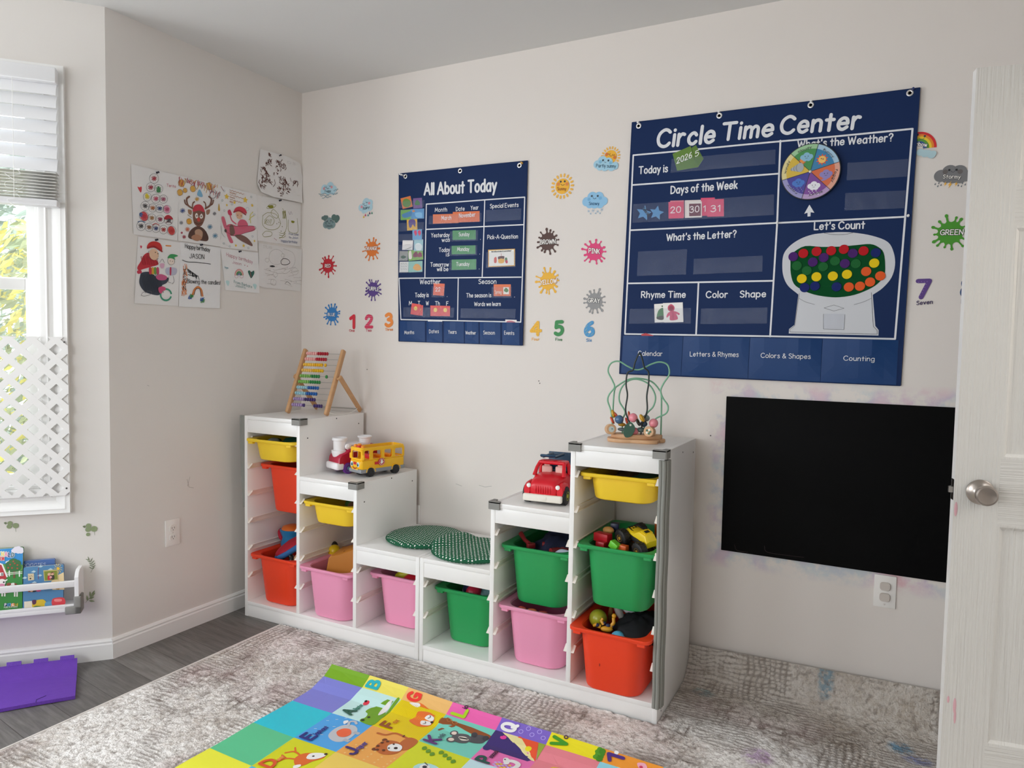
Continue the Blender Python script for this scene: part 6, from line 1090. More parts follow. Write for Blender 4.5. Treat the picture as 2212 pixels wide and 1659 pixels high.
for i, (nm, c1, c2) in enumerate(secs):
    a0, a1 = ang[i], ang[(i+1) % 6]
    while a1 > a0: a1 -= 2*math.pi
    L = [a0+(a1-a0)*k/10 for k in range(11)]; am = (a0+a1)/2
    W_.poly([wc]+[pc(.985, a) for a in L], c2, 1); W_.poly([wc]+[pc(.82, a) for a in L], c1, 2)
    W_.line([wc, pc(.985, a0)], .0016, '#1c2026', 4); flip = 1
    st = am+.28; en = am-.28; W_.text(nm, pc(.845, st), pc(.845, en), .0085, '#1c2026', 3, .16, up=(math.cos(am)*.9, math.sin(am)*.9))
    cx, cy = pc(.55, am); k = wr
    if nm == 'sunny': W_.star(cx, cy, .21*k, '#e0502f', 3, .62, 10); W_.circle(cx, cy, .13*k, '#eec066', 4); W_.circle(cx-.03*k, cy+.03*k, .02*k, '#2a1c1c', 5, 8); W_.circle(cx+.03*k, cy+.01*k, .02*k, '#2a1c1c', 5, 8)
    if nm in ('foggy', 'snowy', 'rainy', 'cloudy'):
        c = {'foggy': '#8f83c0', 'snowy': '#ecebf2', 'rainy': '#3f74c8', 'cloudy': '#86bcd6'}[nm]
        for dx, dy, r_ in ((-.13, 0, .09), (0, .05, .12), (.13, .01, .09), (-.05, -.06, .09), (.07, -.06, .09)): W_.circle(cx+dx*k, cy+dy*k, r_*k, c, 4)
        for dx in (-.05, .05): W_.circle(cx+dx*k, cy+.03*k, .016*k, '#20242e', 6, 8)
        W_.line([(cx-.04*k, cy-.03*k), (cx, cy-.05*k), (cx+.04*k, cy-.03*k)], .0009, '#20242e', 6)
        if nm in ('snowy', 'rainy'):
            for j in range(9): W_.circle(cx+(-.16+.04*j)*k, cy-(.18+.06*(j % 3))*k, (.018 if nm == 'snowy' else .009)*k, '#eef0f6', 4, 6)
        if nm == 'cloudy': W_.circle(cx-.14*k, cy-.13*k, .08*k, '#e8913a', 3); W_.star(cx-.14*k, cy-.13*k, .13*k, '#d9602f', 2.6, .7, 9)
        if nm == 'foggy': W_.line([(cx+.1*k, cy-.1*k), (cx, cy-.17*k), (cx-.12*k, cy-.2*k)], .006, c, 4, True)
    if nm == 'windy':
        for j in range(6): W_.circle(cx-(.12-.06*j)*k, cy-.02*k+.01*j*k, (.03+.018*j)*k, ('#8a9096', '#aab0b6')[j % 2], 4+j*.2, 14, (.05+.024*j)*k)
flat_thing(W_, None, 'picture_face', parent=sp, fn=rel, rough=.4); MB(Matrix.Translation(-sp.location) @ PB.M(*wc, cb.h(*wc)+.0134)).lathe([(.0055, 0), (.0052, .002), (.003, .0035), (.001, .004)], mat('#e6e0d4', .3, .3), 16).build('rivet', sp, 60)
# felt counters
words_n = {5: ('leftmost', 'second from left', 'middle', 'fourth from left', 'rightmost'), 4: ('leftmost', 'second from left', 'third from left', 'rightmost')}
for cname, c, L in (('red', '#c2141f', ((387, 307), (515, 288), (655, 281), (777, 267), (967, 282))), ('purple', '#4b1f6e', ((290, 338), (478, 390), (583, 347), (863, 305), (787, 404))), ('green', '#17662f', ((325, 426), (420, 473), (578, 435), (692, 380), (893, 405))), ('yellow', '#f2cf12', ((372, 550), (513, 532), (671, 525), (807, 508), (1070, 400))), ('dark blue', '#12246b', ((398, 636), (498, 622), (707, 628), (1085, 300))), ('orange', '#ee5f28', ((825, 630), (932, 622), (1030, 582), (1128, 523), (992, 480)))):
    L = sorted(L); m = mat(c, .95, bump=(900, .6))
    for i, (X, Y) in enumerate(L):
        p = qd(X, Y); r_ = abs(qd(X, Y-45)[1]-p[1]); o = MB().lathe([(.001, 0), (r_, 0), (r_, .0022), (r_*.96, .003), (.001, .003)], m, 26).build('felt_counter', None, 40); o.matrix_world = PB.M(*p, cb.h(*p)+.0016); tag(o, cname+' felt counter on the gumball machine, '+words_n[len(L)][i]+' of the '+cname+' ones', 'felt counter', 'felt counters on the gumball machine')
def cq(pts, qq, c, label, art=None, k=.0014): return card(PB, [qq(*p) for p in pts], c, label, cb.w, k, art)
cq(((800, 690), (852, 658), (932, 802), (875, 890), (790, 905)), qa, '#55791f', 'olive green year card tucked behind the one reading 2026', lambda A: tx(qa, A, '5', 845, 780, 880, 765, 55, .14, '#eef0ea', 2), .0012); cq(((607, 750), (797, 668), (848, 835), (880, 890), (655, 928)), qa, '#5d8226', 'olive green year card reading 2026 on the large chart', lambda A: tx(qa, A, '2026', 652, 855, 808, 790, 58, .14, '#eef0ea', 2), .0026)
for cx, cy, r_, k, lb, t_ in ((438, 1370, 78, .0014, 'right one of the two blue star cards in the weekday pocket', None), (305, 1372, 82, .0026, 'left one of the two blue star cards in the weekday pocket', 'Saturday')):
    A_s = [qa(cx+(r_ if i % 2 == 0 else r_*.48)*math.sin(math.pi*i/5+.2), cy-(r_ if i % 2 == 0 else r_*.48)*math.cos(math.pi*i/5+.2)) for i in range(10)][::-1]
    cq_ = card(PB, A_s, '#4f93c9', lb, cb.w, k, (lambda A: A.text('Saturday', qa(290, 1330), qa(355, 1412), .012, '#23242c', 2, .16)) if t_ else None, name='star_card')
cards = [((582, 1240, 728, 1418), '#d77a8a', 'pink card edge peeking out behind the number 20 card', None, .0012), ((564, 1254, 722, 1428), '#e0476e', 'pink number card reading 20', ('20', 588, 1372, 692, 1366, 62), .0024), ((735, 1236, 905, 1420), '#e9dcd6', 'white card stack behind the number 30 card', None, .0012), ((760, 1252, 915, 1420), '#efe6e0', 'white bordered maroon number card reading 30', ('30', 790, 1368, 885, 1360, 62), .0026), ((905, 1212, 1050, 1400), '#dd3a68', 'pink number card reading 1, half hidden by the 31', ('1', 930, 1358, 950, 1356, 60), .0012), ((972, 1228, 1148, 1410), '#e04870', 'pink number card reading 31', ('31', 1012, 1360, 1105, 1356, 64), .0026)]
for b_, c, lb, t_, k in cards:
    pts = rq(qa, *b_, 0, -.03)
    def art(A, b_=b_, t_=t_, c=c):
        if '30' in (t_ or ('',))[0]: A.poly(rq(qa, b_[0]+22, b_[1]+22, b_[2]-10, b_[3]-16, 0, -.03), '#6d2436', 1)
        if t_: tx(qa, A, *t_, .15, '#f4e6e6', 2)
    card(PB, pts, c, lb, cb.w, k, art)
cq(((380, 795), (475, 788), (478, 970), (386, 973)), qc, '#efece6', 'white card with a green bobble hat', lambda A: (A.blob([qc(*p) for p in ((405, 930), (420, 860), (458, 830), (470, 850), (472, 935), (435, 945))], '#3f7a3a', 1), A.blob([qc(*p) for p in ((402, 925), (470, 905), (470, 942), (430, 946))], '#3a3522', 2), A.circle(*qc(458, 815), .003, '#3a5a2a', 1)), .0014)
cq(((465, 785), (655, 777), (662, 968), (477, 973)), qc, '#f1eee9', 'white card with a pink hooded coat', lambda A: (A.blob([qc(*p) for p in ((515, 850), (515, 815), (545, 795), (575, 820), (572, 855), (545, 868))], '#c8385e', 1), A.blob([qc(*p) for p in ((525, 845), (530, 815), (560, 815), (565, 845), (545, 858))], '#8f1f3e', 2), A.blob([qc(*p) for p in ((520, 875), (575, 862), (625, 885), (618, 900), (595, 890), (608, 940), (535, 950), (532, 905), (505, 925), (500, 912))], '#d0456c', 1), A.line([qc(558, 870), qc(565, 945)], .001, '#7d1f3c', 2)), .0026)
cq(((258, 1085), (300, 1075), (372, 1095), (370, 1150), (262, 1150)), qc, '#c81f2a', 'red paper scrap sticking out of the Calendar pocket', None, .0012)
# ================================================================== wall stickers
def sticker(name, label, art, P=PB, h=.0012, cat='wall sticker', group=None): o = flat_thing(art, P, name, h, rough=.55); return tag(o, label, cat, group)
z5, z7, zr_ = zoom(PB, 660, 370, 4.254), zoom(PB, 1130, 300, 3.607), zoom(PB, 1950, 260, 3.95)
def mlen(qq, X, Y, L): return abs(qq(X, Y-L)[1]-qq(X, Y)[1])
def splat(word, c, dk, qq, cx, cy, r, t_, seed, label):
    A = Art(); X, Y = qq(cx, cy); k = mlen(qq, cx, cy, r); rs = random.Random(seed); n = rs.choice((13, 14, 15)); core = []
    arms = [(2*math.pi*i/n+rs.uniform(-.12, .12), rs.uniform(.76, 1.03), rs.uniform(.075, .125)) for i in range(n)]
    for i in range(72):
        a = 2*math.pi*i/72; d = min(abs((a-b+math.pi) % (2*math.pi)-math.pi) for b, _, _ in arms); core.append((X+k*(.61+.13*max(0, 1-d/.17))*math.cos(a), Y+k*(.61+.13*max(0, 1-d/.17))*math.sin(a)))
    A.poly(core, c, 1)
    for a, L, b in arms:
        e = (X+k*L*math.cos(a), Y+k*L*math.sin(a)); s_ = (X+k*.5*math.cos(a), Y+k*.5*math.sin(a)); mid = (X+k*(.5+L)/2*math.cos(a), Y+k*(.5+L)/2*math.sin(a)); A.line([s_, mid, e], k*b*1.0, c, 1); A.circle(X+k*(L-b*.2)*math.cos(a), Y+k*(L-b*.2)*math.sin(a), k*b, c, 1, 12, k*b*.82, a)
    tx(qq, A, word, *t_, .17, '#f6f3ef', 3, out=dk, ow=.09, sl=.05); sticker('splat_sticker', label, A, group='paint splat stickers')
splat('ORANGE', '#e0772a', '#a04a18', z5, 612, 715, 107, (553, 727, 662, 722, 30), 3, 'orange paint splat wall sticker reading ORANGE'); splat('RED', '#c22030', '#7d1220', z5, 208, 868, 104, (182, 884, 233, 882, 28), 4, 'red paint splat wall sticker reading RED'); splat('PURPLE', '#573a86', '#33205a', z5, 622, 1085, 102, (572, 1090, 675, 1102, 32), 5, 'purple paint splat wall sticker reading PURPLE'); splat('BLUE', '#2f7fc4', '#1c4f86', z5, 245, 1315, 102, (208, 1328, 273, 1331, 26), 6, 'blue paint splat wall sticker reading BLUE')
splat('BROWN', '#4e3028', '#2c1813', z7, 193, 800, 108, (135, 822, 252, 816, 33), 7, 'brown paint splat wall sticker reading BROWN'); splat('PINK', '#e23a78', '#9c1f4c', z7, 557, 880, 107, (513, 888, 597, 896, 35), 8, 'pink paint splat wall sticker reading PINK'); splat('YELLOW', '#f2b72e', '#c98a1a', z7, 195, 1108, 107, (135, 1138, 262, 1122, 33), 9, 'yellow paint splat wall sticker reading YELLOW'); splat('GRAY', '#949494', '#3a3a3a', z7, 557, 1265, 100, (508, 1272, 598, 1280, 33), 10, 'grey paint splat wall sticker reading GRAY'); splat('GREEN', '#43961e', '#1f3a14', zr_, 405, 960, 152, (320, 978, 512, 975, 42), 11, 'green paint splat wall sticker reading GREEN, partly behind the door')
def cloud(A, qq, L, c, l=1):
    for X, Y, r in L: p = qq(X, Y); A.circle(*p, mlen(qq, X, Y, r), c, l, 20)
def eyes(A, qq, pts, c='#2b3440', closed=True, r=8):
    for X, Y in pts:
        if closed: A.line([qq(X-r, Y-r*.5), qq(X-r*.5, Y+r*.4), qq(X+r*.5, Y+r*.4), qq(X+r, Y-r*.5)], mlen(qq, X, Y, 3), c, 4, True)
        else: A.circle(*qq(X, Y), mlen(qq, X, Y, r), c, 4, 10)
def smile(A, qq, X, Y, w, c='#2b3440', d=6): A.line([qq(X-w, Y-d), qq(X-w*.4, Y+d*.2), qq(X+w*.4, Y+d*.2), qq(X+w, Y-d)], mlen(qq, X, Y, 3), c, 4, True)
def cheeks(A, qq, pts, c, r): [A.circle(*qq(X, Y), mlen(qq, X, Y, r), c, 2, 14) for X, Y in pts]
A = Art(); cloud(A, z5, ((175, 160, 38), (228, 140, 42), (262, 165, 34), (210, 170, 46), (160, 185, 26), (250, 185, 30)), '#b2d3e0'); cheeks(A, z5, ((173, 160), (242, 146)), '#dc9aa2', 13); eyes(A, z5, ((187, 145), (227, 136))); smile(A, z5, 208, 158, 13); tx(z5, A, 'Foggy', 182, 194, 237, 190, 20, .13, '#3c5560', 4)
for Y, X0, X1 in ((208, 125, 262), (224, 140, 215), (214, 255, 296), (178, 262, 302), (246, 156, 238)): A.line([z5(X0+(X1-X0)*i/8, Y-(X0 > 150)*i*1.5+5*math.sin(i*1.6)) for i in range(9)], mlen(z5, 200, 200, 6), '#8aa2ac', 3, True)
sticker('weather_sticker', 'pale blue cloud wall sticker with wavy mist lines reading Foggy', A, group='weather stickers')
A = Art(); cloud(A, z5, ((515, 335, 34), (560, 290, 44), (595, 290, 32), (550, 335, 48), (590, 330, 36), (535, 365, 24)), '#b2d3e0'); cheeks(A, z5, ((518, 328), (587, 294)), '#dc8f9c', 13); eyes(A, z5, ((533, 300), (566, 286))); smile(A, z5, 553, 316, 12); tx(z5, A, 'Rainy', 532, 356, 590, 340, 24, .13, '#3c5560', 4)
for X, Y, c in ((537, 420, '#e2c14a'), (553, 404, '#c8506e'), (577, 404, '#6fa8a8'), (592, 385, '#5a3a6a'), (613, 384, '#4f8f7a')): A.poly([z5(X, Y-14), z5(X-7, Y+2), z5(X-5, Y+9), z5(X, Y+11), z5(X+5, Y+9), z5(X+7, Y+2)], c, 2)
sticker('weather_sticker', 'pale blue cloud wall sticker with coloured drops reading Rainy', A, group='weather stickers')
A = Art(); cloud(A, z5, ((180, 430, 26), (160, 430, 16), (196, 425, 20)), '#5c7370'); cloud(A, z5, ((262, 425, 30), (292, 432, 30), (285, 450, 24)), '#54706a'); cloud(A, z5, ((190, 490, 36), (222, 460, 36), (250, 490, 34), (220, 500, 34)), '#7d9597', 2); eyes(A, z5, ((202, 460), (237, 456)), closed=False, r=7); cheeks(A, z5, ((190, 474), (252, 466)), '#5f7a7c', 12); smile(A, z5, 222, 478, 11); tx(z5, A, 'Cloudy', 188, 512, 253, 510, 20, .13, '#3c4a50', 4)
sticker('weather_sticker', 'grey green cluster of clouds wall sticker reading Cloudy', A, group='weather stickers')
def sun(A, cx, cy, r, rr, rl, n, a0=0, a1=2*math.pi, rw=8):
    A.circle(*z7(cx, cy), mlen(z7, cx, cy, r), '#f2b52a', 1, 26)
    for i in range(n):
        a = a0+(a1-a0)*i/n; c_, s_ = math.cos(a), math.sin(a); X, Y = z7(cx, cy); k = mlen(z7, cx, cy, 1); A.line([(X+c_*rr*k, Y+s_*rr*k), (X+c_*(rr+rl)*k, Y+s_*(rr+rl)*k)], rw*2*k, '#f0b84a', 1)
A = Art(); sun(A, 307, 370, 60, 78, 14, 18); eyes(A, z7, ((295, 334), (326, 332)), closed=False, r=8); cheeks(A, z7, ((276, 354), (343, 352)), '#e2863a', 14); smile(A, z7, 310, 360, 14); tx(z7, A, 'Sunny', 268, 401, 337, 402, 24, .14, '#a05a20', 4); sticker('weather_sticker', 'yellow smiling sun wall sticker reading Sunny', A, group='weather stickers')
A = Art(); sun(A, 682, 140, 52, 64, 12, 13, -.55, 3.6, 6); eyes(A, z7, ((672, 118), (706, 126)), '#7a3a1a'); cheeks(A, z7, ((652, 122), (715, 145)), '#d9742a', 13); smile(A, z7, 686, 134, 10, '#7a3a1a'); cloud(A, z7, ((580, 200, 32), (620, 175, 40), (665, 185, 38), (715, 212, 30), (640, 212, 40), (600, 220, 28), (690, 222, 30)), '#a4d0e4', 4)
for X, Y in ((625, 168), (667, 170)): A.circle(*z7(X, Y), mlen(z7, X, Y, 8), '#2b3440', 6, 10)
for X, Y in ((604, 180), (684, 188)): A.circle(*z7(X, Y), mlen(z7, X, Y, 13), '#7fb8d6', 5, 12)
A.line([z7(636, 180), z7(643, 187), z7(650, 182)], .0012, '#2b3440', 6); tx(z7, A, 'Partly sunny', 572, 222, 724, 226, 25, .13, '#31566c', 6); sticker('weather_sticker', 'sun peeping over a blue cloud wall sticker reading Partly sunny', A, group='weather stickers')
A = Art(); cloud(A, z7, ((495, 490, 36), (540, 455, 42), (590, 455, 42), (628, 485, 34), (560, 495, 48), (520, 510, 32), (600, 508, 34)), '#8fc3e6'); eyes(A, z7, ((537, 446), (583, 446)), closed=False, r=8); cheeks(A, z7, ((515, 472), (602, 462)), '#72b0da', 13); smile(A, z7, 558, 466, 12); tx(z7, A, 'Snowy', 515, 516, 594, 516, 24, .14, '#31668c', 4)
for X, Y, r in ((512, 564, 10), (546, 560, 14), (582, 566, 11), (614, 552, 13), (528, 584, 7), (567, 580, 7), (600, 580, 7)):
    for a in (0, 60, 120): c_, s_ = math.cos(R(a+15))*r, math.sin(R(a+15))*r; A.line([z7(X-c_, Y-s_), z7(X+c_, Y+s_)], .0011, '#8db4d0', 2)
sticker('weather_sticker', 'bright blue cloud wall sticker with snowflakes reading Snowy', A, group='weather stickers')
A = Art(); X0, Y0 = zr_(135, 245); k = mlen(zr_, 135, 245, 1)
for r, c, l in ((145, '#d8242a', 1), (125, '#ee8a2a', 2), (106, '#f0d22e', 3), (86, '#5f9f34', 4), (66, '#3a5f9c', 5), (54, '#4a2a6e', 6), (36, '#e9e2dc', 7)): A.poly([(X0+r*k*math.cos(a)*.93, Y0+r*k*math.sin(a)) for a in [math.pi*i/24 for i in range(25)]], c, l*.5)
cloud(A, zr_, ((40, 280, 30), (80, 275, 30), (150, 275, 30), (190, 285, 32), (245, 295, 32), (215, 285, 30), (260, 285, 24)), '#b4d2da', 8); eyes(A, zr_, ((188, 136), (128, 124)), closed=False, r=9); smile(A, zr_, 160, 160, 26, d=10); tx(zr_, A, 'Rainbow', 62, 212, 205, 228, 32, .17, '#f6f3ef', 8, out='#2a2350', ow=.08); sticker('weather_sticker', 'rainbow wall sticker half hidden behind the large chart', A, group='weather stickers')
A = Art(); cloud(A, zr_, ((325, 475, 52), (400, 440, 58), (480, 445, 62), (540, 475, 48), (430, 480, 58), (375, 495, 40), (490, 490, 48), (570, 470, 42)), '#7a7a7c'); eyes(A, zr_, ((397, 425), (458, 423)), '#1c1c20', closed=False, r=9); cheeks(A, zr_, ((363, 440), (490, 438)), '#66605f', 20); smile(A, zr_, 428, 440, 18, d=8); tx(zr_, A, 'Stormy', 342, 496, 490, 498, 30, .17, '#f3f0ea', 4, out='#2a2a2c', ow=.08, sl=.12)
for X, Y, s_ in ((362, 545, 1), (402, 552, 1.35), (455, 545, 1)): A.poly([zr_(X+10*s_, Y-26*s_), zr_(X-14*s_, Y+4*s_), zr_(X-2*s_, Y+2*s_), zr_(X-12*s_, Y+24*s_), zr_(X+14*s_, Y-8*s_), zr_(X+2*s_, Y-6*s_)], '#eeb43a', 3)
for X, Y in ((276, 545), (307, 535), (298, 562), (326, 552), (473, 556), (508, 536), (500, 562), (532, 548)): A.poly([zr_(X+5, Y-11), zr_(X-6, Y+2), zr_(X-4, Y+8), zr_(X+1, Y+9), zr_(X+5, Y+4)], '#5c6670', 2)
sticker('weather_sticker', 'dark grey thunder cloud wall sticker with lightning reading Stormy', A, group='weather stickers')
NMS = 'number stickers'
for dg, c, wd2, qq, b_, w_, word, c2, lb in (('1', '#d8283c', .3, z5, (410, 1436, 446, 1436, 106), (405, 1473, 452, 1474, 20), 'One', '#c83a4a', 'red number one wall sticker'), ('2', '#d6365c', .3, z5, (556, 1430, 612, 1430, 100), (558, 1472, 607, 1473, 22), 'Two', '#c83a5a', 'striped pink number two wall sticker'), ('3', '#ee8a34', .3, z5, (740, 1420, 795, 1419, 106), (735, 1466, 803, 1463, 22), 'Three', '#e0853a', 'orange number three wall sticker'),
    ('4', '#f2b82e', .27, z7, (64, 1528, 136, 1526, 96), (70, 1570, 127, 1571, 20), 'Four', '#f0b24a', 'yellow spotted number four wall sticker'), ('5', '#2f8a48', .3, z7, (252, 1524, 306, 1522, 96), (254, 1572, 304, 1573, 20), 'Five', '#2f7f48', 'green number five wall sticker'), ('6', '#3f94cc', .3, z7, (486, 1530, 545, 1528, 98), (494, 1579, 534, 1579, 22), 'Six', '#3f86bd', 'blue striped number six wall sticker'), ('7', '#5a3a86', .27, zr_, (124, 1510, 222, 1508, 138), (118, 1575, 252, 1564, 32), 'Seven', '#3a2a56', 'purple patterned number seven wall sticker near the door'), ('8', '#33507c', .3, zr_, (508, 1500, 600, 1500, 135), (498, 1562, 620, 1556, 32), 'Eight', '#2a3a5c', 'number eight wall sticker mostly hidden behind the door edge')):
    A = Art(); tx(qq, A, dg, *b_, wd2, c, 1); tx(qq, A, word, *w_, .19, c2, 2); X0, Y0, X1, _, H_ = b_
    if dg == '2': [A.line([qq(X0-4, Y0-12-k*17), qq(X1+4, Y0-10-k*17)], .0009, '#f0a3b4', 3) for k in range(6) if k not in ()] and None
    if dg == '4': [A.circle(*qq(*p), .0012, '#8a7a3a', 3, 8) for p in ((110, 1445), (110, 1465), (110, 1485), (110, 1505), (112, 1525), (90, 1496), (74, 1494), (128, 1494), (80, 1462), (86, 1440))]
    if dg == '6': [A.line([qq(*a), qq(*b)], .0012, '#b7c98a', 3) for a, b in (((488, 1470), (505, 1450)), ((484, 1495), (500, 1478)), ((486, 1520), (503, 1500)), ((505, 1535), (520, 1518)), ((530, 1530), (546, 1512)), ((524, 1490), (540, 1474)), ((520, 1445), (534, 1430)))]
    if dg == '7': [A.circle(*qq(*p), .0016, '#8d6db4', 3, 8) for p in ((135, 1382), (160, 1376), (186, 1380), (208, 1376), (200, 1400), (188, 1425), (176, 1448), (165, 1470), (150, 1492), (138, 1508))]
    sticker('number_sticker', lb, A, group=NMS)
# leaf decals on the bay wall
LG, LG2 = '#8c9a72', '#6f7d5c'
zb = zoom(PY, 0, 1100, 3.319)
def leafp(A, X, Y, ang, L, w, c): a = R(ang); P_ = [(0, 0), (.3, .5), (.6, .42), (1, 0), (.6, -.42), (.3, -.5)]; A.blob([zb(X+(x*L)*math.cos(a)-(y*w)*math.sin(a), Y-((x*L)*math.sin(a)+(y*w)*math.cos(a))) for x, y in P_], c, 2, 3)
for X, Y, lb in ((75, 115, 'round leaved eucalyptus sprig decal left, above the farm book'), (640, 140, 'round leaved eucalyptus sprig decal near the wall corner')):
    A = Art(); A.line([zb(X+40, Y+45), zb(X+32, Y+10), zb(X-5, Y-15)], .0012, LG2, 1, True)
    for dx, dy, r in ((-5, -22, 17), (-8, 5, 18), (35, 0, 21), (-8, 40, 13)) if X > 300 else ((-2, -15, 16), (-8, 8, 16), (38, 2, 19)): A.circle(*zb(X+dx, Y+dy), mlen(zb, X, Y, r), LG, 2, 14)
    leafp(A, X-25, Y-14, 170, 22, 16, LG2); sticker('leaf_sticker', lb, A, PY, group='leaf decals on the bay wall')
A = Art(); A.line([zb(652, 452), zb(665, 420), zb(660, 385), zb(640, 362)], .0010, LG2, 1, True)
for X, Y, an in ((660, 430, 40), (664, 415, 35), (664, 400, 40), (660, 385, 50), (652, 372, 65), (662, 425, 150), (664, 410, 150), (662, 395, 155), (652, 378, 160), (640, 364, 165), (640, 364, 110)): leafp(A, X, Y, an, 28, 6, LG2)
sticker('leaf_sticker', 'feathery fern sprig decal beside the end of the book ledge', A, PY, group='leaf decals on the bay wall')
A = Art(); A.line([zb(614, 668), zb(640, 640), zb(668, 605)], .0010, LG2, 1)
for X, Y, an in ((640, 640, 20), (655, 625, 45), (650, 628, 95), (630, 655, 100), (640, 655, -5), (660, 615, 60)): leafp(A, X, Y, an, 40, 14, LG)
sticker('leaf_sticker', 'olive twig decal below the fern sprig at the ledge end', A, PY, group='leaf decals on the bay wall')
# ================================================================== black board
q0 = [PB.at(*c) for c in ((1570, 856), (2064, 883), (2044, 1258), (1559, 1187))]; a0, a1, b0_, b1_ = q0[0][0], q0[1][0]+.004, q0[3][1], q0[0][1]
bd = thing('black_board', 'large plain black board on the wall next to the door', 'board', PB.w((a0+a1)/2, (b0_+b1_)/2)); Lq = Matrix.Translation(-bd.location)
MB(Lq @ PB.M()).box(a0, a1, b0_, b1_, .001, .0075, mat('#070708', .7, spec=.12), .0012).build('panel', bd)
ch = Art(); ch.line([(a0+.05, b0_+.028), (a0+.06, b0_+.008), (a0+.10, b0_+.006)], .0012, '#2a1a1a', 1, True); ch.line([(a0+.16, b0_+.04), (a0+.17, b0_+.018), (a0+.24, b0_+.016), (a0+.30, b0_+.018)], .0012, '#2a1214', 1, True)
flat_thing(ch, None, 'chalk_line', parent=bd, fn=lambda a, b, k: PB.w(a, b, .0077+k)-bd.location)
# ================================================================== children's drawings on the left wall
zl = zoom(PL, 270, 310, 4.485); kx = mlen(zl, 700, 800, 1)
class Dr:
    def __init__(s, corners, label, paper='#e9e7e6', curl=0, sd=1):
        s.A = Art(.04); s.c = corners; s.label = label; s.curl = curl; s.sd = sd; s.A.poly([zl(*p) for p in corners], paper, 0)
        P = [zl(*p) for p in corners]; s.mid = (sum(p[0] for p in P)/len(P), sum(p[1] for p in P)/len(P)); s.top = max(p[1] for p in P)
    def L(s, w, c, *pts, sm=True, l=3): s.A.line([zl(*p) for p in pts], w*kx, c, l, sm and len(pts) > 2, caps=len(pts) < 14); return s
    def B(s, c, *pts, l=1): s.A.blob([zl(*p) for p in pts], c, l); return s
    def C(s, X, Y, r, c, l=1, ry=None): p = zl(X, Y); k = r*kx; s.A.circle(p[0], p[1], k*.92, c, l, 18, (ry or r)*kx); return s
    def O(s, X, Y, r, w=2.4, c='#4a4a4e', l=3): s.A.line([zl(X+r*.95*math.cos(a), Y+r*math.sin(a)) for a in [2*math.pi*i/18 for i in range(18)]], w*kx, c, l, False, True, caps=False); return s
    def T(s, t_, X0, Y0, X1, Y1, h, c, w=.1, sl=0): tx(zl, s.A, t_, X0, Y0, X1, Y1, h, w, c, 3, sl=sl); return s
    def S(s, X, Y, r, c, w=2, n=4):
        for i in range(n): a = math.pi*i/n+.3; s.A.line([zl(X-r*math.cos(a), Y-r*math.sin(a)), zl(X+r*math.cos(a), Y+r*math.sin(a))], w*kx, c, 3)
        return s
    def hatch(s, c, X0, Y0, X1, Y1, n, w=4, sk=10, seed=0):
        r = random.Random(seed)
        for i in range(n): t_ = i/max(1, n-1); X = X0+(X1-X0)*t_; s.A.line([zl(X+r.uniform(-4, 4), Y0+r.uniform(0, 8)), zl(X+sk+r.uniform(-4, 4), Y1-r.uniform(0, 8))], w*kx, c, 2)
        return s
    def build(s, h=.002):
        rnd = random.Random(s.sd); ph = rnd.uniform(0, 6); fn = lambda a, b, k: PL.w(a, b, h+k+.0012*(1+math.sin(14*a+9*b+ph))+s.curl*max(0, (s.mid[1]-b))**2*6)
        mb = MB(); s.A.into(mb, fn, .7); pl = mat('#e0dedc', .8)
        A2 = Art(.04); A2.poly([zl(*p) for p in s.c], '#dddbd9', 0); A2.into(mb, lambda a, b, k: fn(a, b, -.0005)); s.fn = fn
        return tag(mb.build('drawing', None, 0), s.label, 'drawing', "children's drawings on the left wall")
def pinl(X, Y, label): pin(zl(X, Y), PL, .0035, '#15182c', label, R(-8))
d = Dr([(55, 200), (512, 310), (505, 940), (78, 880)], 'colouring page of a tree made of round baubles, top left of the drawings', sd=1)
ORN = [(275, 340, 47, '#b03a4a'), (243, 425, 45, '#a83248'), (318, 440, 43, '#4f8a5a'), (210, 518, 41, '#d8c23c'), (293, 535, 45, '#c44a6a'), (365, 540, 41, '#a04a68'), (190, 605, 44, '#4a4a4e'), (262, 625, 41, '#b06a3a'), (330, 630, 42, '#2f4a7a'), (400, 638, 40, '#b84a6c'), (180, 705, 47, '#c23a48'), (255, 722, 41, '#a87a4a'), (335, 735, 42, '#8a2a4a'), (418, 745, 42, '#4a4a4e'), (150, 800, 45, '#4a4a4e'), (228, 812, 41, '#8a5a3a'), (295, 822, 41, '#3a4a7a'), (368, 835, 42, '#b03a3a'), (445, 845, 45, '#c23a3a')]
for i, (X, Y, r, c) in enumerate(ORN):
    d.O(X, Y, r); [d.S(X, Y, r*.55, c, 5), d.L(4, c, (X-20, Y-15), (X, Y+5), (X+18, Y-12), (X+10, Y+20)), d.S(X, Y, r*.4, c, 3, 3)][i % 3]
for X, Y, r, c in ((180, 705, 42, '#d2565c'), (445, 845, 40, '#d2504e'), (400, 638, 36, '#e3a3ba'), (152, 690, 20, '#4a6aa0')): d.C(X, Y, r, c, 1)
d.B('#e4d44a', (190, 505), (205, 482), (222, 505), (205, 525)); d.B('#c42a3a', (378, 735), (385, 705), (415, 692), (448, 712), (455, 738)); d.L(6, '#6a2a3a', (392, 768), (415, 758), (445, 770)); d.B('#3f8a54', (300, 470), (318, 412), (340, 468)); d.L(6, '#355a8a', (120, 760), (150, 752), (190, 764)); d.L(6, '#c44a4a', (262, 790), (290, 775), (325, 790))
d.B('#d2404a', (118, 418), (135, 425), (155, 418), (158, 445), (150, 476), (130, 450)); d.T('Terita', 395, 418, 482, 430, 26, '#c2405a').build()
pinl(303, 284, 'dark pin holding the tree of baubles colouring page')
d = Dr([(512, 312), (930, 400), (915, 1000), (510, 940)], 'colouring page of a brown reindeer under a red garland', sd=2)
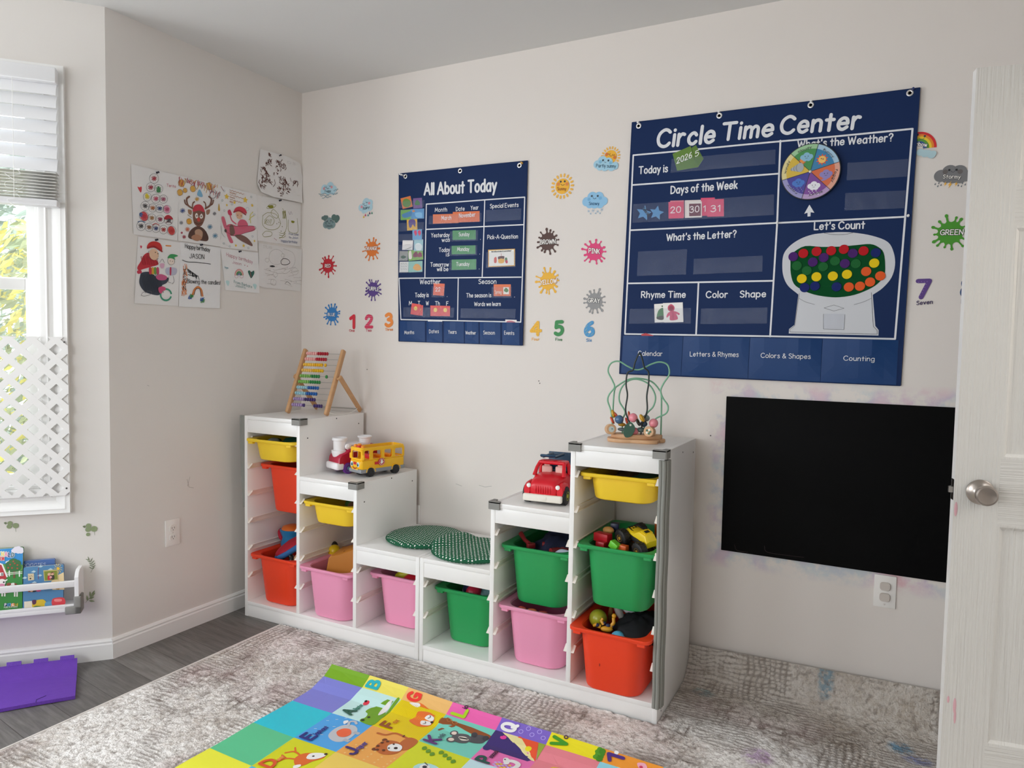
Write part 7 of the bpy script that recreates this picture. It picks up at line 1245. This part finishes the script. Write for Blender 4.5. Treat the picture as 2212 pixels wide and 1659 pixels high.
r_ = random.Random(4)
for i in range(60):
    t_ = i/59; X = 515+410*t_; Y = 325+85*t_+r_.uniform(0, 40+70*abs(t_-.3)); d.L(5, r_.choice(('#b03a48', '#c24a54', '#9a2f44', '#7a7a80', '#c99a3a')), (X, Y-10), (X+r_.uniform(-25, 25), Y+r_.uniform(10, 50)))
for X, Y, r in ((540, 385, 34), (525, 475, 30), (575, 455, 22), (650, 440, 30), (810, 415, 36)): d.C(X, Y, r, '#d9a84e', 2).O(X, Y, r, 3, '#9a6a2a', 3)
d.B('#7fb2d2', (690, 495), (715, 445), (745, 510), (720, 518), l=3); d.O(845, 500, 32, 6, '#7a7a84'); d.B('#c9a24a', (895, 640), (905, 580), (915, 640), (908, 655))
BRN, BR2 = '#7c5546', '#5f4238'
for sg in (-1, 1):
    cx = 710; d.L(17, BRN, (cx+sg*60, 630), (cx+sg*105, 600), (cx+sg*120, 540), (cx+sg*95, 515)); d.L(14, BRN, (cx+sg*100, 605), (cx+sg*130, 585), (cx+sg*140, 550)); d.L(13, BRN, (cx+sg*65, 620), (cx+sg*60, 580), (cx+sg*45, 565)); d.B('#a07a62', (cx+sg*70, 650), (cx+sg*105, 640), (cx+sg*100, 680), (cx+sg*75, 690))
d.B(BRN, (650, 690), (660, 640), (710, 620), (760, 645), (770, 700), (755, 760), (730, 800), (690, 800), (660, 765)); d.B('#c63a4a', (650, 660), (665, 605), (710, 590), (745, 612), (762, 665), (710, 650), l=2); d.B('#efe6df', (672, 690), (690, 675), (702, 715), (680, 725), l=2).B('#efe6df', (715, 705), (735, 680), (748, 715), (728, 730), l=2); d.C(688, 702, 7, '#2a1c1c', 4).C(730, 706, 7, '#2a1c1c', 4); d.C(705, 738, 20, '#c8453e', 4); d.L(5, '#4a2422', (672, 765), (705, 782), (740, 765))
d.B(BR2, (640, 830), (700, 800), (760, 830), (800, 900), (790, 945), (720, 940), (620, 920), (610, 880)); d.B('#b8937a', (670, 850), (710, 830), (745, 860), (735, 920), (690, 915), l=2); d.B('#b08064', (640, 900), (690, 880), (740, 915), (700, 945), (650, 930), l=3); d.hatch('#4f362e', 620, 850, 780, 930, 22, 3, 10, 3)
d.C(615, 755, 28, '#dca23c', 2).O(615, 755, 28, 3, '#9a6a2a'); d.L(4, '#6a4a3a', (640, 720), (600, 690))
for X, Y, r, c in ((552, 652, 24, '#3a4f8a'), (690, 540, 20, '#d0a04a'), (815, 808, 24, '#5a8fae'), (865, 895, 26, '#5a8fae'), (600, 832, 22, '#cc6a4a'), (540, 768, 16, '#8a8a90'), (860, 680, 16, '#7a7a80'), (568, 905, 16, '#a84a5a'), (545, 865, 9, '#b85a6a')): d.S(X, Y, r, c, 5, 5)
d.build()
d = Dr([(930, 410), (1270, 495), (1278, 1045), (915, 1005)], 'colouring page of a pink toy aeroplane among yellow stars', sd=3)
for X, Y, r in ((980, 515, 32), (1158, 548, 36), (1055, 572, 20), (982, 597, 15), (1225, 600, 20), (1070, 988, 17), (1145, 990, 20), (1248, 945, 15)): p = zl(X, Y); d.A.star(p[0], p[1], r*kx, '#e8c24a', 2, .5)
for X, Y in ((955, 460), (938, 552), (1030, 590), (957, 650), (1215, 518), (1245, 690), (1010, 997), (952, 970), (1190, 1012), (1228, 900)): d.O(X, Y, 8, 2.4, '#6a8a96')
for k, w in enumerate((135, 60, 130, 50, 120, 30)): d.L(4, '#c08a6a', *[(1008+i*w/10, 452+22*k+i*w*.03+(5 if i % 2 else -5)) for i in range(11)], sm=False)
PK_ = '#d4687f'; d.B(PK_, (975, 800), (1020, 780), (1080, 800), (1160, 800), (1235, 800), (1255, 830), (1230, 850), (1150, 870), (1080, 895), (1010, 890), (965, 850)); d.B('#7c5a52', (1060, 890), (1120, 885), (1180, 915), (1225, 970), (1225, 995), (1170, 970), (1100, 930), l=2); d.B('#7c5a52', (1010, 800), (1040, 790), (1060, 870), (1020, 890), l=2)
d.B(PK_, (930, 720), (955, 712), (975, 770), (980, 825), (955, 815), l=2); d.B(PK_, (980, 870), (1005, 880), (1040, 940), (1040, 965), (1010, 955), l=2); d.C(970, 845, 16, '#5a4a48', 4); d.L(3, '#4a3a3c', (975, 800), (1080, 800), (1235, 800), (1255, 830), (1150, 870), (1060, 895), (965, 850))
d.B('#d6607a', (1085, 790), (1110, 740), (1160, 745), (1185, 800), (1130, 830), l=2); d.C(1100, 690, 46, '#e2b698', 3); d.B('#cf3f52', (1050, 665), (1065, 625), (1110, 612), (1155, 635), (1170, 680), (1110, 655), l=4); d.L(14, '#a8303e', (1046, 665), (1100, 652), (1160, 690), l=5); d.O(1178, 636, 15, 3, '#9fc2cc'); d.C(1085, 695, 5, '#2a2222', 5).C(1118, 702, 5, '#2a2222', 5); d.L(3, '#8a4a3a', (1080, 722), (1100, 730), (1120, 722))
d.B('#cf3f60', (990, 655), (1010, 640), (1025, 665), (1030, 695), (1000, 690), l=2); d.L(14, '#d6607a', (1015, 700), (1030, 745), (1070, 780)); d.L(9, '#d8d07a', (1210, 770), (1205, 700), (1230, 665)); d.L(9, '#d8d07a', (1195, 740), (1215, 715), (1240, 700)); d.L(3, '#7a7a80', (925, 800), (935, 870), (965, 910))
d.build()
d = Dr([(1272, 500), (1697, 580), (1690, 1000), (1280, 940)], 'white sheet with olive green scribbled loops and blue handwriting', sd=5); OL = '#8f8f3a'
d.L(4, OL, (1370, 620), (1400, 590), (1455, 595), (1430, 625), (1375, 630), (1370, 620)); d.L(4, OL, (1330, 700), (1380, 670), (1460, 690), (1500, 770), (1470, 825), (1390, 835), (1330, 790), (1330, 700)); d.L(4, OL, (1350, 740), (1395, 700), (1440, 740), (1420, 790), (1360, 780), (1350, 740)); d.L(4, OL, (1410, 660), (1435, 640), (1480, 690), (1465, 725), (1420, 700), (1410, 660)); d.L(4, OL, (1520, 630), (1550, 700), (1560, 800), (1530, 890), (1490, 920)); d.L(4, OL, (1325, 880), (1360, 850), (1415, 860), (1410, 895), (1345, 905), (1325, 880)); d.L(4, OL, (1660, 725), (1665, 860), (1580, 850), (1575, 740))
d.B('#8c8c2a', (1380, 605), (1425, 598), (1430, 622), (1395, 625), l=2); d.hatch('#8c8c2a', 1520, 650, 1548, 730, 8, 5, 4, 5); d.hatch('#8c8c2a', 1365, 730, 1420, 780, 5, 4, -20, 6); d.B('#8c8c2a', (1605, 748), (1635, 755), (1628, 770), (1608, 768), l=2)
for X, Y in ((1465, 778), (1485, 765), (1500, 775), (1518, 805), (1508, 850)): d.C(X, Y, 5, '#6f6f2a', 3)
for k in range(3): d.L(4, OL, (1490, 865+22*k), (1525, 872+20*k), (1550, 850+22*k))
d.L(4, '#c88aa0', (1440, 918), (1465, 938)); d.L(3, '#9a86a0', (1575, 660), (1590, 690), (1600, 660), (1612, 690))
d.T('From: Dylan', 1582, 885, 1672, 893, 20, '#2f4f8f'); d.T('to: Jason', 1582, 918, 1668, 925, 20, '#2f4f8f'); d.T('Happy birthday', 1508, 955, 1662, 968, 24, '#2f4f8f').build()
d = Dr([(1305, 55), (1560, 125), (1690, 195), (1712, 330), (1700, 578), (1420, 520), (1300, 470), (1272, 390)], 'curling white sheet covered in dark brown scribbles, highest of the drawings', curl=.15, sd=7); r_ = random.Random(9); DB = '#5a2a22'
for cx, cy, n, s_ in ((1400, 110, 7, 26), (1385, 190, 16, 38), (1480, 200, 14, 40), (1520, 230, 14, 36), (1340, 260, 12, 40), (1350, 330, 22, 50), (1320, 400, 14, 44), (1390, 370, 10, 36), (1460, 270, 6, 36), (1520, 360, 20, 50), (1545, 420, 16, 46), (1490, 450, 12, 36), (1640, 385, 12, 34), (1575, 460, 8, 30), (1500, 500, 7, 24)):
    for k in range(n): X, Y = cx+r_.uniform(-s_, s_)*.7, cy+r_.uniform(-s_, s_)*.8; a = r_.uniform(.6, 2.2); L_ = s_*r_.uniform(.3, .8); d.L(6, DB, (X-L_*math.cos(a)*.5, Y-L_*math.sin(a)*.5), (X+r_.uniform(-8, 8), Y), (X+L_*math.cos(a)*.5, Y+L_*math.sin(a)*.5))
d.L(5, DB, (1345, 230), (1370, 290), (1385, 305), (1350, 250)); d.L(5, DB, (1440, 350), (1445, 390), (1425, 420)); d.L(5, DB, (1590, 335), (1600, 370)); d.T('os', 1560, 190, 1640, 210, 30, '#d3d0d0'); d.build(.004)
pinl(1490, 118, 'dark pin at the top of the brown scribbled sheet'); pinl(1492, 554, 'dark pin between the brown scribble and the olive green one')
d = Dr([(125, 900), (530, 960), (512, 1575), (85, 1548)], 'colouring page of a big dark sack of presents with a figure in a red coat', sd=11)
d.B('#3d4452', (160, 1250), (240, 1245), (300, 1290), (415, 1300), (400, 1350), (350, 1380), (345, 1440), (320, 1470), (250, 1460), (180, 1430), (135, 1360), (140, 1290)); d.hatch('#2f3542', 150, 1265, 330, 1450, 30, 3, 40, 12); d.B('#c2303c', (150, 1140), (180, 1080), (230, 1060), (290, 1120), (320, 1170), (250, 1195), (180, 1215), (130, 1230), (115, 1200)); d.hatch('#a8242f', 150, 1090, 300, 1180, 18, 4, 18, 13)
d.C(275, 1075, 52, '#e3bc9e', 3); d.B('#c8342f', (210, 1010), (225, 965), (275, 948), (335, 970), (352, 1035), (290, 1010), l=4); d.L(16, '#a3272a', (212, 1012), (275, 1000), (350, 1045), l=5); d.C(288, 1055, 5, '#2a2222', 5).C(312, 1068, 5, '#2a2222', 5); d.L(4, '#9a4a3a', (275, 1092), (295, 1100), (318, 1090)); d.L(3, '#5a5054', (225, 1040), (215, 1090), (260, 1125), (320, 1115))
for k, c in enumerate(('#c23a4a', '#d8a03a', '#6a9a4a', '#c24a6a')): d.B(c, (228+24*k, 1205), (250+24*k, 1205), (252+24*k, 1262), (230+24*k, 1262), l=3)
d.B('#c85a86', (295, 1290), (340, 1265), (400, 1290), (385, 1322), (320, 1322), l=3); d.B('#d9a8c0', (335, 1165), (375, 1165), (368, 1205), (342, 1205), l=3); d.L(3, '#5a5054', (330, 1155), (355, 1120), (375, 1155)); d.B('#c83a52', (112, 1235), (150, 1228), (155, 1255), (120, 1262), l=2)
d.C(440, 1140, 36, '#ecdccf', 3).O(440, 1140, 36); d.B('#3f9a5a', (405, 1110), (430, 1075), (475, 1075), (505, 1090), (470, 1105), (480, 1125), (440, 1112), l=4); d.C(430, 1138, 4, '#2a2222', 5).C(452, 1142, 4, '#2a2222', 5); d.L(3, '#9a4a3a', (425, 1160), (440, 1166), (455, 1158)); d.B('#b9b9cc', (395, 1205), (490, 1210), (482, 1272), (400, 1270), l=2); d.B('#c03a5a', (428, 1205), (442, 1205), (440, 1272), (428, 1272), l=3); d.L(3, '#5a5054', (420, 1285), (415, 1340), (440, 1350)); d.L(3, '#5a5054', (460, 1285), (470, 1335), (450, 1360))
d.L(16, '#3f9a7a', *[(392+52*math.cos(a), 1465+55*math.sin(a)) for a in [.3+i*.42 for i in range(15)]]); d.B('#d0507a', (318, 1400), (350, 1385), (385, 1395), (385, 1420), (360, 1430), (345, 1455), (325, 1440), l=4); d.L(3, '#6a6468', (150, 1470), (165, 1445), (215, 1430), (255, 1440), (235, 1465), (180, 1478), (150, 1470)); d.B('#d0405a', (142, 995), (152, 988), (162, 998), (152, 1018)); d.L(12, '#dc8a4a', (390, 990), (435, 993))
d.build(); pinl(293, 936, 'dark pin at the top of the sack of presents colouring page')
d = Dr([(530, 955), (922, 1010), (912, 1598), (518, 1580)], 'white birthday sheet with black writing, an orange patch and a rainbow arch', '#ebebec', sd=13); K_ = '#1e1e22'
d.T('Happy birthday', 575, 1012, 815, 1050, 40, K_, .12); d.T('JASON', 618, 1110, 758, 1120, 44, K_, .11); d.L(6, K_, (550, 1130), (600, 1148), (690, 1152), (820, 1168)); r_ = random.Random(3)
for k in range(46): X = 545+r_.uniform(0, 48); Y = 1165+r_.uniform(0, 280); d.L(6, r_.choice(('#dd8a5a', '#e29a6c', '#d67a48')), (X, Y), (X+r_.uniform(-10, 14), Y+r_.uniform(20, 46)))
for k, c in enumerate('JASON'): d.T(c, 558, 1225+48*k, 582, 1227+48*k, 36, K_, .12)
for k in range(14): X = 600+k*7; Y = 1215+k*5; d.L(7, K_, (X, Y), (X+r_.uniform(-6, 10), Y+r_.uniform(20, 44)))
d.L(6, K_, (700, 1282), (712, 1320)); d.L(6, K_, (605, 1270), (640, 1280), (700, 1285)); d.T('Blowing the candles!', 595, 1352, 915, 1368, 40, K_, .11)
for k, c in enumerate(('#cf7a3a', '#e08a4a', '#7a4a2a')): d.L(8, c, (645+9*k, 1465), (662+8*k, 1415), (700, 1385+9*k), (735-7*k, 1415), (750-9*k, 1480))
for X, Y, c in ((632, 1490, '#3a5aa0'), (645, 1475, '#3f8a4a'), (745, 1510, '#3a5aa0'), (750, 1525, '#3f8a4a')): d.hatch(c, X-14, Y-18, X+14, Y+20, 7, 6, -6, int(X))
d.build(); pinl(728, 984, 'dark pin at the top of the birthday sheet with the orange patch')
d = Dr([(922, 1015), (1285, 1060), (1298, 1450), (970, 1420)], 'small white birthday sheet with a little rainbow and a striped heart', '#ebebeb', sd=17)
d.T('Happy birthday', 978, 1090, 1228, 1165, 34, '#c98a98', .1); d.T('Jason', 1035, 1160, 1120, 1180, 26, '#c07a8a', .1); d.C(1155, 1180, 5, '#b0405a').C(1180, 1188, 5, '#b0405a'); d.T('hope', 962, 1208, 995, 1215, 20, '#5a9aa4', .12)
for k, (c, r) in enumerate((('#e0989a', 40), ('#e6b0a0', 33), ('#3f8a4a', 24), ('#2f8a5a', 17), ('#2f4f9a', 9))): d.L(8, c, *[(1100+r*math.cos(a), 1275-1.4*r*math.sin(a)) for a in [math.pi*i/8 for i in range(9)]])
d.O(1075, 1288, 16, 3, '#d8a0b0').O(1125, 1288, 16, 3, '#d8a0b0'); d.B('#2f6a5a', (1185, 1240), (1200, 1230), (1218, 1245), (1240, 1232), (1245, 1260), (1218, 1305), (1200, 1280), l=2); d.L(5, '#c2505a', (1205, 1240), (1215, 1290)); d.L(5, '#2a3a5a', (1225, 1245), (1220, 1290)); d.T('From: Barbara', 1050, 1350, 1222, 1400, 26, '#4a8a8a', .1); d.T('Jasons.', 1065, 1385, 1165, 1408, 24, '#4a8a8a', .1)
for X, Y in ((990, 1352), (1252, 1385)): d.B('#bfe0e0', (X-18, Y-18), (X, Y-26), (X+18, Y-10), (X+6, Y+28), (X-8, Y+10))
d.build(); pinl(1102, 1048, 'dark pin at the top of the small rainbow birthday sheet')
d = Dr([(1290, 965), (1710, 1025), (1697, 1432), (1330, 1395), (1292, 1375)], 'white sheet with a faint pencil sketch and one dark oval', '#e6e4e3', sd=19); PC = '#b9b4b2'
d.L(6, '#3a3436', (1505, 1140), (1530, 1115), (1575, 1125), (1592, 1155), (1560, 1175), (1515, 1170), (1505, 1140)); d.B('#3a3a40', (1395, 1188), (1425, 1180), (1450, 1192), (1420, 1198), l=2); r_ = random.Random(21)
for k in range(26): X, Y = r_.uniform(1330, 1640), r_.uniform(1200, 1370); d.L(2.5, PC, (X, Y), (X+r_.uniform(20, 70), Y+r_.uniform(-18, 18)), (X+r_.uniform(40, 90), Y+r_.uniform(-20, 30)))
for X, Y, r in ((1460, 1100, 75), (1525, 1085, 18), (1370, 1130, 20), (1450, 1270, 24), (1640, 1240, 34), (1430, 1345, 30)): d.O(X, Y, r, 2.4, PC)
d.L(2.5, PC, (1530, 1020), (1620, 1060), (1640, 1150), (1590, 1240)); d.L(4, '#7a7478', (1545, 1355), (1570, 1340), (1600, 1365)); d.T('DYLAN', 1335, 1010, 1415, 1022, 26, '#cfcac8', .09).build()
# ================================================================== book ledge on the bay wall
LW3 = mat('#f2f1f2', .35); lg = thing('book_ledge', 'white wall ledge with a front rail holding picture books', 'shelf', PY.w(-.5, .25)); Lb = Matrix.Translation(-lg.location) @ PY.M()
e1, e0, DP = -.098, -.95, .098
MB(Lb).box(e0, e1, .240, .256, 0, DP, LW3, .0015).build('shelf_board', lg); MB(Lb).box(e0, e1, .256, .268, DP-.012, DP, LW3, .0015).build('front_lip', lg); MB(Lb).box(e0, e1-.012, .3345, .3595, DP-.012, DP, LW3, .003).build('rail', lg)
mb = MB(Lb @ Matrix(((0, 0, 1, 0), (0, 1, 0, 0), (1, 0, 0, 0), (0, 0, 0, 1)))); mb.prism([(0, .240), (DP, .240), (DP, .372), (DP-.012, .388), (DP-.03, .396), (.02, .396), (0, .38)], e1-.014, e1, LW3, r=.001); mb.build('end_panel', lg, 30)
mb = MB(Lb); g = .0085; mb.box(e1-.046, e1+g, .231, .262, DP-.002, DP+g, RUB, .004); mb.box(e1-.016, e1+g, .231, .298, DP-.016, DP+g, RUB, .004); mb.box(e1-.002, e1+g, .231, .298, DP-.05, DP, RUB, .004); mb.build('corner_guard', lg, 30, 'grey rubber corner guard')
zk = zoom(PY, 0, 1160, 9.76)
def book(name, label, corners, h0, th, lean, art, cover, zb0=.2572):
    """a board book: corner pixels give its outline, h0 the distance of its front foot from the wall"""
    qk = lambda X, Y: zk(X, Y, h0-.02); P = [qk(*p) for p in corners]; a0, a1 = (P[0][0]+P[3][0])/2, (P[1][0]+P[2][0])/2; b0, b1 = zb0, (P[0][1]+P[1][1])/2
    t_ = thing(name, label, 'book', PY.w((a0+a1)/2, b0, h0), 0, 'picture books on the bay wall ledge'); fn = lambda a, b, k: PY.w(a, b, h0-(b-b0)*lean+k)-t_.location
    sx = lambda X: a0+(X-corners[0][0])/(corners[1][0]-corners[0][0])*(a1-a0); sy = lambda X, Y: b1+(Y-(corners[0][1]+(corners[1][1]-corners[0][1])*(X-corners[0][0])/(corners[1][0]-corners[0][0])))/(corners[3][1]-corners[0][1])*(b0-b1)
    qq = lambda X, Y: (sx(X), sy(X, Y)); A = Art()
    out = [(x, y) for x, y in rrect((a1-a0)/2, (b1-b0)/2, .006, 4, (a0+a1)/2, (b0+b1)/2)]
    mb = MB(); rg = lambda d, k: [tuple(fn(x, y, k)) for x, y in [(x_, y_) for x_, y_ in rrect((a1-a0)/2-d, (b1-b0)/2-d, .006, 4, (a0+a1)/2, (b0+b1)/2)]]
    mb.loft([rg(0, 0), rg(0, -.0015)], cover); mb.loft([rg(0, -th+.0015), rg(0, -th)], cover); mb.build('cover', t_, 30); MB().loft([rg(.0015, -.0014), rg(.0015, -th+.0014)], mat('#e9e4da', .8)).build('page_block', t_, 30)
    art(A, qq, out); mb = MB(); A.into(mb, lambda a, b, k: fn(a, b, k+.0001), .32); mb.build('cover_print', t_, 0); return t_
def farm(A, q, out):
    A.poly(out, '#1c8fd6', 0); cl2 = lambda pts, c, l: A.blob([q(*p) for p in pts], c, l)
    A.poly([q(-700, 640), q(0, 570), q(400, 560), q(452, 575), q(470, 1440), q(-700, 1560)], '#2f8a34', 1); cl2(((20, 580), (200, 600), (420, 570), (440, 680), (200, 760), (40, 700)), '#5a9f3c', 2)
    for X, Y, r in ((250, 300, 30), (300, 270, 40), (350, 260, 42), (405, 275, 38), (360, 305, 40), (415, 310, 34), (290, 310, 30)): A.circle(*q(X, Y), r*.000235, '#e8e4f0', 2)
    A.line([q(110, 535), q(200, 500), q(280, 475)], .007, '#eef2f6', 2)
    for X, Y, r in ((180, 580, 60), (250, 540, 70), (320, 560, 66), (190, 640, 60), (260, 630, 75), (340, 630, 60)): A.circle(*q(X, Y), r*.000235, '#2a6a2e', 3)
    for X, Y in ((190, 575), (255, 510), (285, 550), (345, 580), (150, 640), (232, 640), (345, 645)): A.circle(*q(X, Y), .003, '#b04a2a', 4, 10)
    A.poly([q(262, 700), q(300, 700), q(305, 840), q(258, 840)], '#6a4a2a', 3); A.line([q(120, 745), q(250, 730), q(450, 712)], .0022, '#e8ece4', 3); A.line([q(120, 775), q(250, 760), q(450, 742)], .0022, '#e8ece4', 3)
    for X in (175, 390): A.line([q(X, 700+.0*X), q(X+4, 800)], .004, '#eef0ea', 4)
    A.poly([q(-700, 700), q(-300, 480), q(20, 580), q(125, 810), q(110, 860), q(-700, 900)], '#b8202c', 3); A.line([q(-300, 480), q(20, 580), q(130, 812)], .005, '#f4f0ee', 4); A.poly([q(-30, 740), q(52, 735), q(56, 800), q(-30, 806)], '#f4f0ee', 4); [A.rect(*q(X, Y+22), *q(X+18, Y), '#1c1c20', 5) for X in (6, 30) for Y in (748, 774)]
    W_ = '#f3efe9'; cl2(((100, 1000), (180, 960), (270, 930), (330, 960), (370, 1040), (340, 1080), (260, 1080), (120, 1100), (60, 1060)), W_, 5)
    for X in (20, 75, 285, 335): A.poly([q(X, 1040), q(X+38, 1040), q(X+34, 1200), q(X+4, 1200)], W_, 5)
    cl2(((130, 950), (190, 930), (225, 960), (170, 1000), (130, 985)), '#8f4a32', 6); cl2(((290, 940), (340, 950), (360, 1020), (330, 1030)), '#8f4a32', 6); cl2(((80, 1080), (150, 1060), (160, 1120), (100, 1140)), '#8f4a32', 6); cl2(((350, 1030), (385, 1050), (370, 1095), (345, 1080)), '#20201c', 6)
    cl2(((-60, 900), (20, 860), (90, 880), (100, 950), (40, 990), (-60, 990)), W_, 6); cl2(((-40, 980), (20, 950), (90, 970), (70, 1030), (0, 1040)), '#e58fb0', 7); A.circle(*q(68, 920), .003, '#20201c', 8, 10); cl2(((95, 880), (145, 862), (130, 890), (100, 900)), W_, 7)
    for i, (c, ch_) in enumerate((('#f2a23a', 'M'), ('#e8e23a', 'A'), ('#6fd04a', 'C'), ('#e84a6a', 'D'), ('#3ac0e0', 'O'), ('#f0e08a', 'N'), ('#f2a0b8', 'A'), ('#2a3f8a', 'L'), ('#1f6a7a', 'D'))):
        X = -360+i*72; p0, p1 = q(X, 412+.5*abs(X+90)**1.6*.0035), q(X+46, 414+.5*abs(X-40)**1.6*.0035); A.text(ch_, p0, p1, .0155, c, 3, .2, out='#f4f4f6', ow=.09, up=(0, 1))
    for i, c in enumerate('FARM'): A.text(c, q(-160+i*58, 500), q(-120+i*58, 498), .0125, '#d8303a', 3, .2, out='#f4f4f6', ow=.09, up=(0, 1))
    for i, (c, bg_, fg) in enumerate((('P', '#22306a', '#f2f2f2'), ('A', '#4fb8e0', '#1f3a6a'), ('G', '#e8803a', '#f6e8d8'), ('E', '#c8c83a', '#3a5a2a'))): X = 82+i*76; A.poly([q(X, 1335), q(X+70, 1325), q(X+70, 1385), q(X, 1395)], bg_, 6); A.text(c, q(X+20, 1382), q(X+50, 1378), .0085, fg, 7, .22, up=(0, 1))
    A.text('PUBLICATIONS', q(88, 1430), q(372, 1405), .006, '#e8ece8', 6, .12, up=(0, 1))
book('picture_book', 'tall farm picture book with a cow and a red barn, leftmost on the ledge', [(-520, 330), (452, 232), (488, 1432), (-490, 1560)], .074, .014, .16, farm, mat('#23702c', .4))
def dog(A, q, out): A.poly(out, '#4a6fb0', 0); A.text('DOGGIES', q(470, 634), q(960, 592), .0125, '#d6e0ec', 2, .1, up=(0, 1))
book('picture_book', 'blue picture book reading DOGGIES standing behind the family picture book', [(440, 528), (1148, 448), (1175, 1300), (470, 1390)], .050, .012, .12, dog, mat('#4a6fb0', .4))
def fam(A, q, out):
    A.poly(out, '#4f86b4', 0); cl2 = lambda pts, c, l: A.blob([q(*p) for p in pts], c, l)
    A.poly([q(1010, 940), q(1180, 770), q(1330, 700), q(1352, 1010), q(1000, 1030)], '#e8d0a0', 1); cl2(((1175, 640), (1210, 610), (1245, 640), (1215, 672)), '#f0c23a', 3)
    for k in range(11): a = R(15+33*k); X, Y = 1210, 640; A.line([q(X+45*math.cos(a), Y-45*math.sin(a)), q(X+85*math.cos(a), Y-85*math.sin(a))], .0018, '#e8c86a', 2)
    for X, Y in ((700, 725), (830, 785), (1050, 665), (520, 845), (720, 915), (840, 625)): A.poly([q(X-60, Y+12), q(X, Y-22), q(X+50, Y-6), q(X+10, Y+18)], '#b8d2dc', 2)
    A.poly([q(900, 690), q(1200, 655), q(1222, 840), q(925, 880)], '#c8b878', 4); A.poly([q(918, 708), q(1186, 676), q(1204, 828), q(940, 864)], '#7f8a2e', 5)
    cl2(((995, 790), (1030, 765), (1055, 800), (1050, 845), (1000, 850)), '#c02a3a', 6); A.circle(*q(1025, 750), .0052, '#e0b090', 7); cl2(((1060, 760), (1100, 745), (1135, 775), (1130, 835), (1065, 838)), '#3a3426', 6); A.circle(*q(1095, 735), .006, '#e0b090', 7); cl2(((1062, 742), (1075, 712), (1110, 708), (1130, 740), (1095, 722)), '#6a3a22', 8); A.circle(*q(1060, 800), .0045, '#e0a0a0', 8)
    A.poly([q(580, 770), q(705, 755), q(712, 870), q(590, 890)], '#d9c8a4', 3); A.circle(*q(635, 850), .003, '#2a2622', 4, 8); A.line([q(600, 800), q(625, 820), q(650, 795), q(680, 812)], .0012, '#8a6a4a', 4); A.line([q(800, 650), q(790, 720), q(800, 850)], .0016, '#8a3a5a', 4)
    cl2(((600, 960), (690, 930), (820, 930), (830, 1010), (600, 1090)), '#9a4a30', 3); cl2(((620, 1010), (680, 970), (750, 1000), (760, 1070), (640, 1080)), '#2a1c1c', 5); cl2(((632, 1030), (670, 1010), (705, 1040), (680, 1080), (640, 1072)), '#e8a878', 6); cl2(((750, 1010), (830, 1000), (860, 1050), (780, 1070)), '#c83a6a', 5)
    cl2(((950, 1000), (1010, 930), (1070, 960), (1075, 1030), (960, 1040)), '#7a4a30', 4); cl2(((940, 1020), (1080, 1000), (1080, 1040), (945, 1050)), '#4a7aa0', 5); cl2(((1165, 1000), (1200, 940), (1245, 985), (1235, 1015)), '#c89a4a', 4)
    A.poly([q(515, 1260), q(680, 1240), q(735, 1380), q(520, 1410)], '#e6dcc8', 3); cl2(((690, 1260), (900, 1200), (980, 1280), (900, 1360), (720, 1380)), '#d8b82a', 4); cl2(((730, 1330), (860, 1320), (890, 1365), (720, 1385)), '#3f7a34', 5); cl2(((680, 1230), (760, 1220), (760, 1280), (700, 1300)), '#5a2a4a', 5); cl2(((960, 1250), (1110, 1230), (1110, 1310), (960, 1330)), '#5f9ac0', 4); cl2(((1110, 1180), (1340, 1150), (1360, 1270), (1120, 1310)), '#d8404a', 5); cl2(((1150, 1185), (1290, 1175), (1290, 1215), (1160, 1225)), '#ee8a8a', 6)
book('picture_book', 'family picture book with a framed portrait and a sun, rightmost at the front', [(487, 665), (1325, 560), (1365, 1290), (515, 1412)], .078, .012, .14, fam, mat('#3a5f8a', .4))
# small nail holes and pencil scuffs that belong to the walls
wb_, wl_ = bpy.data.objects['wall_back'], bpy.data.objects['wall_left']
mb = MB()
for u, v in ((1164, 823), (1166, 828), (1535, 941), (793, 798)): mb.lathe([(.0026, 0), (.0022, .0006), (.0004, .0006)], '#3a3634', 10, PB.M(*PB.at(u, v), .0002))
mb.build('nail_hole', wb_)
A = Art(); sc_ = lambda P, *L: A.line([P.at(*p) for p in L], .0012, '#8f8a86', 1)
sc_(PB, (985, 1045), (998, 1050)); sc_(PB, (1035, 1048), (1048, 1052), (1062, 1050)); flat_thing(A, PB, 'scuff', .0003, wb_)
A = Art(); sc_(PL, (404, 1035), (408, 1052), (418, 1054)); sc_(PL, (410, 1030), (405, 1050)); sc_(PL, (318, 832), (322, 834)); flat_thing(A, PL, 'scuff', .0003, wl_)
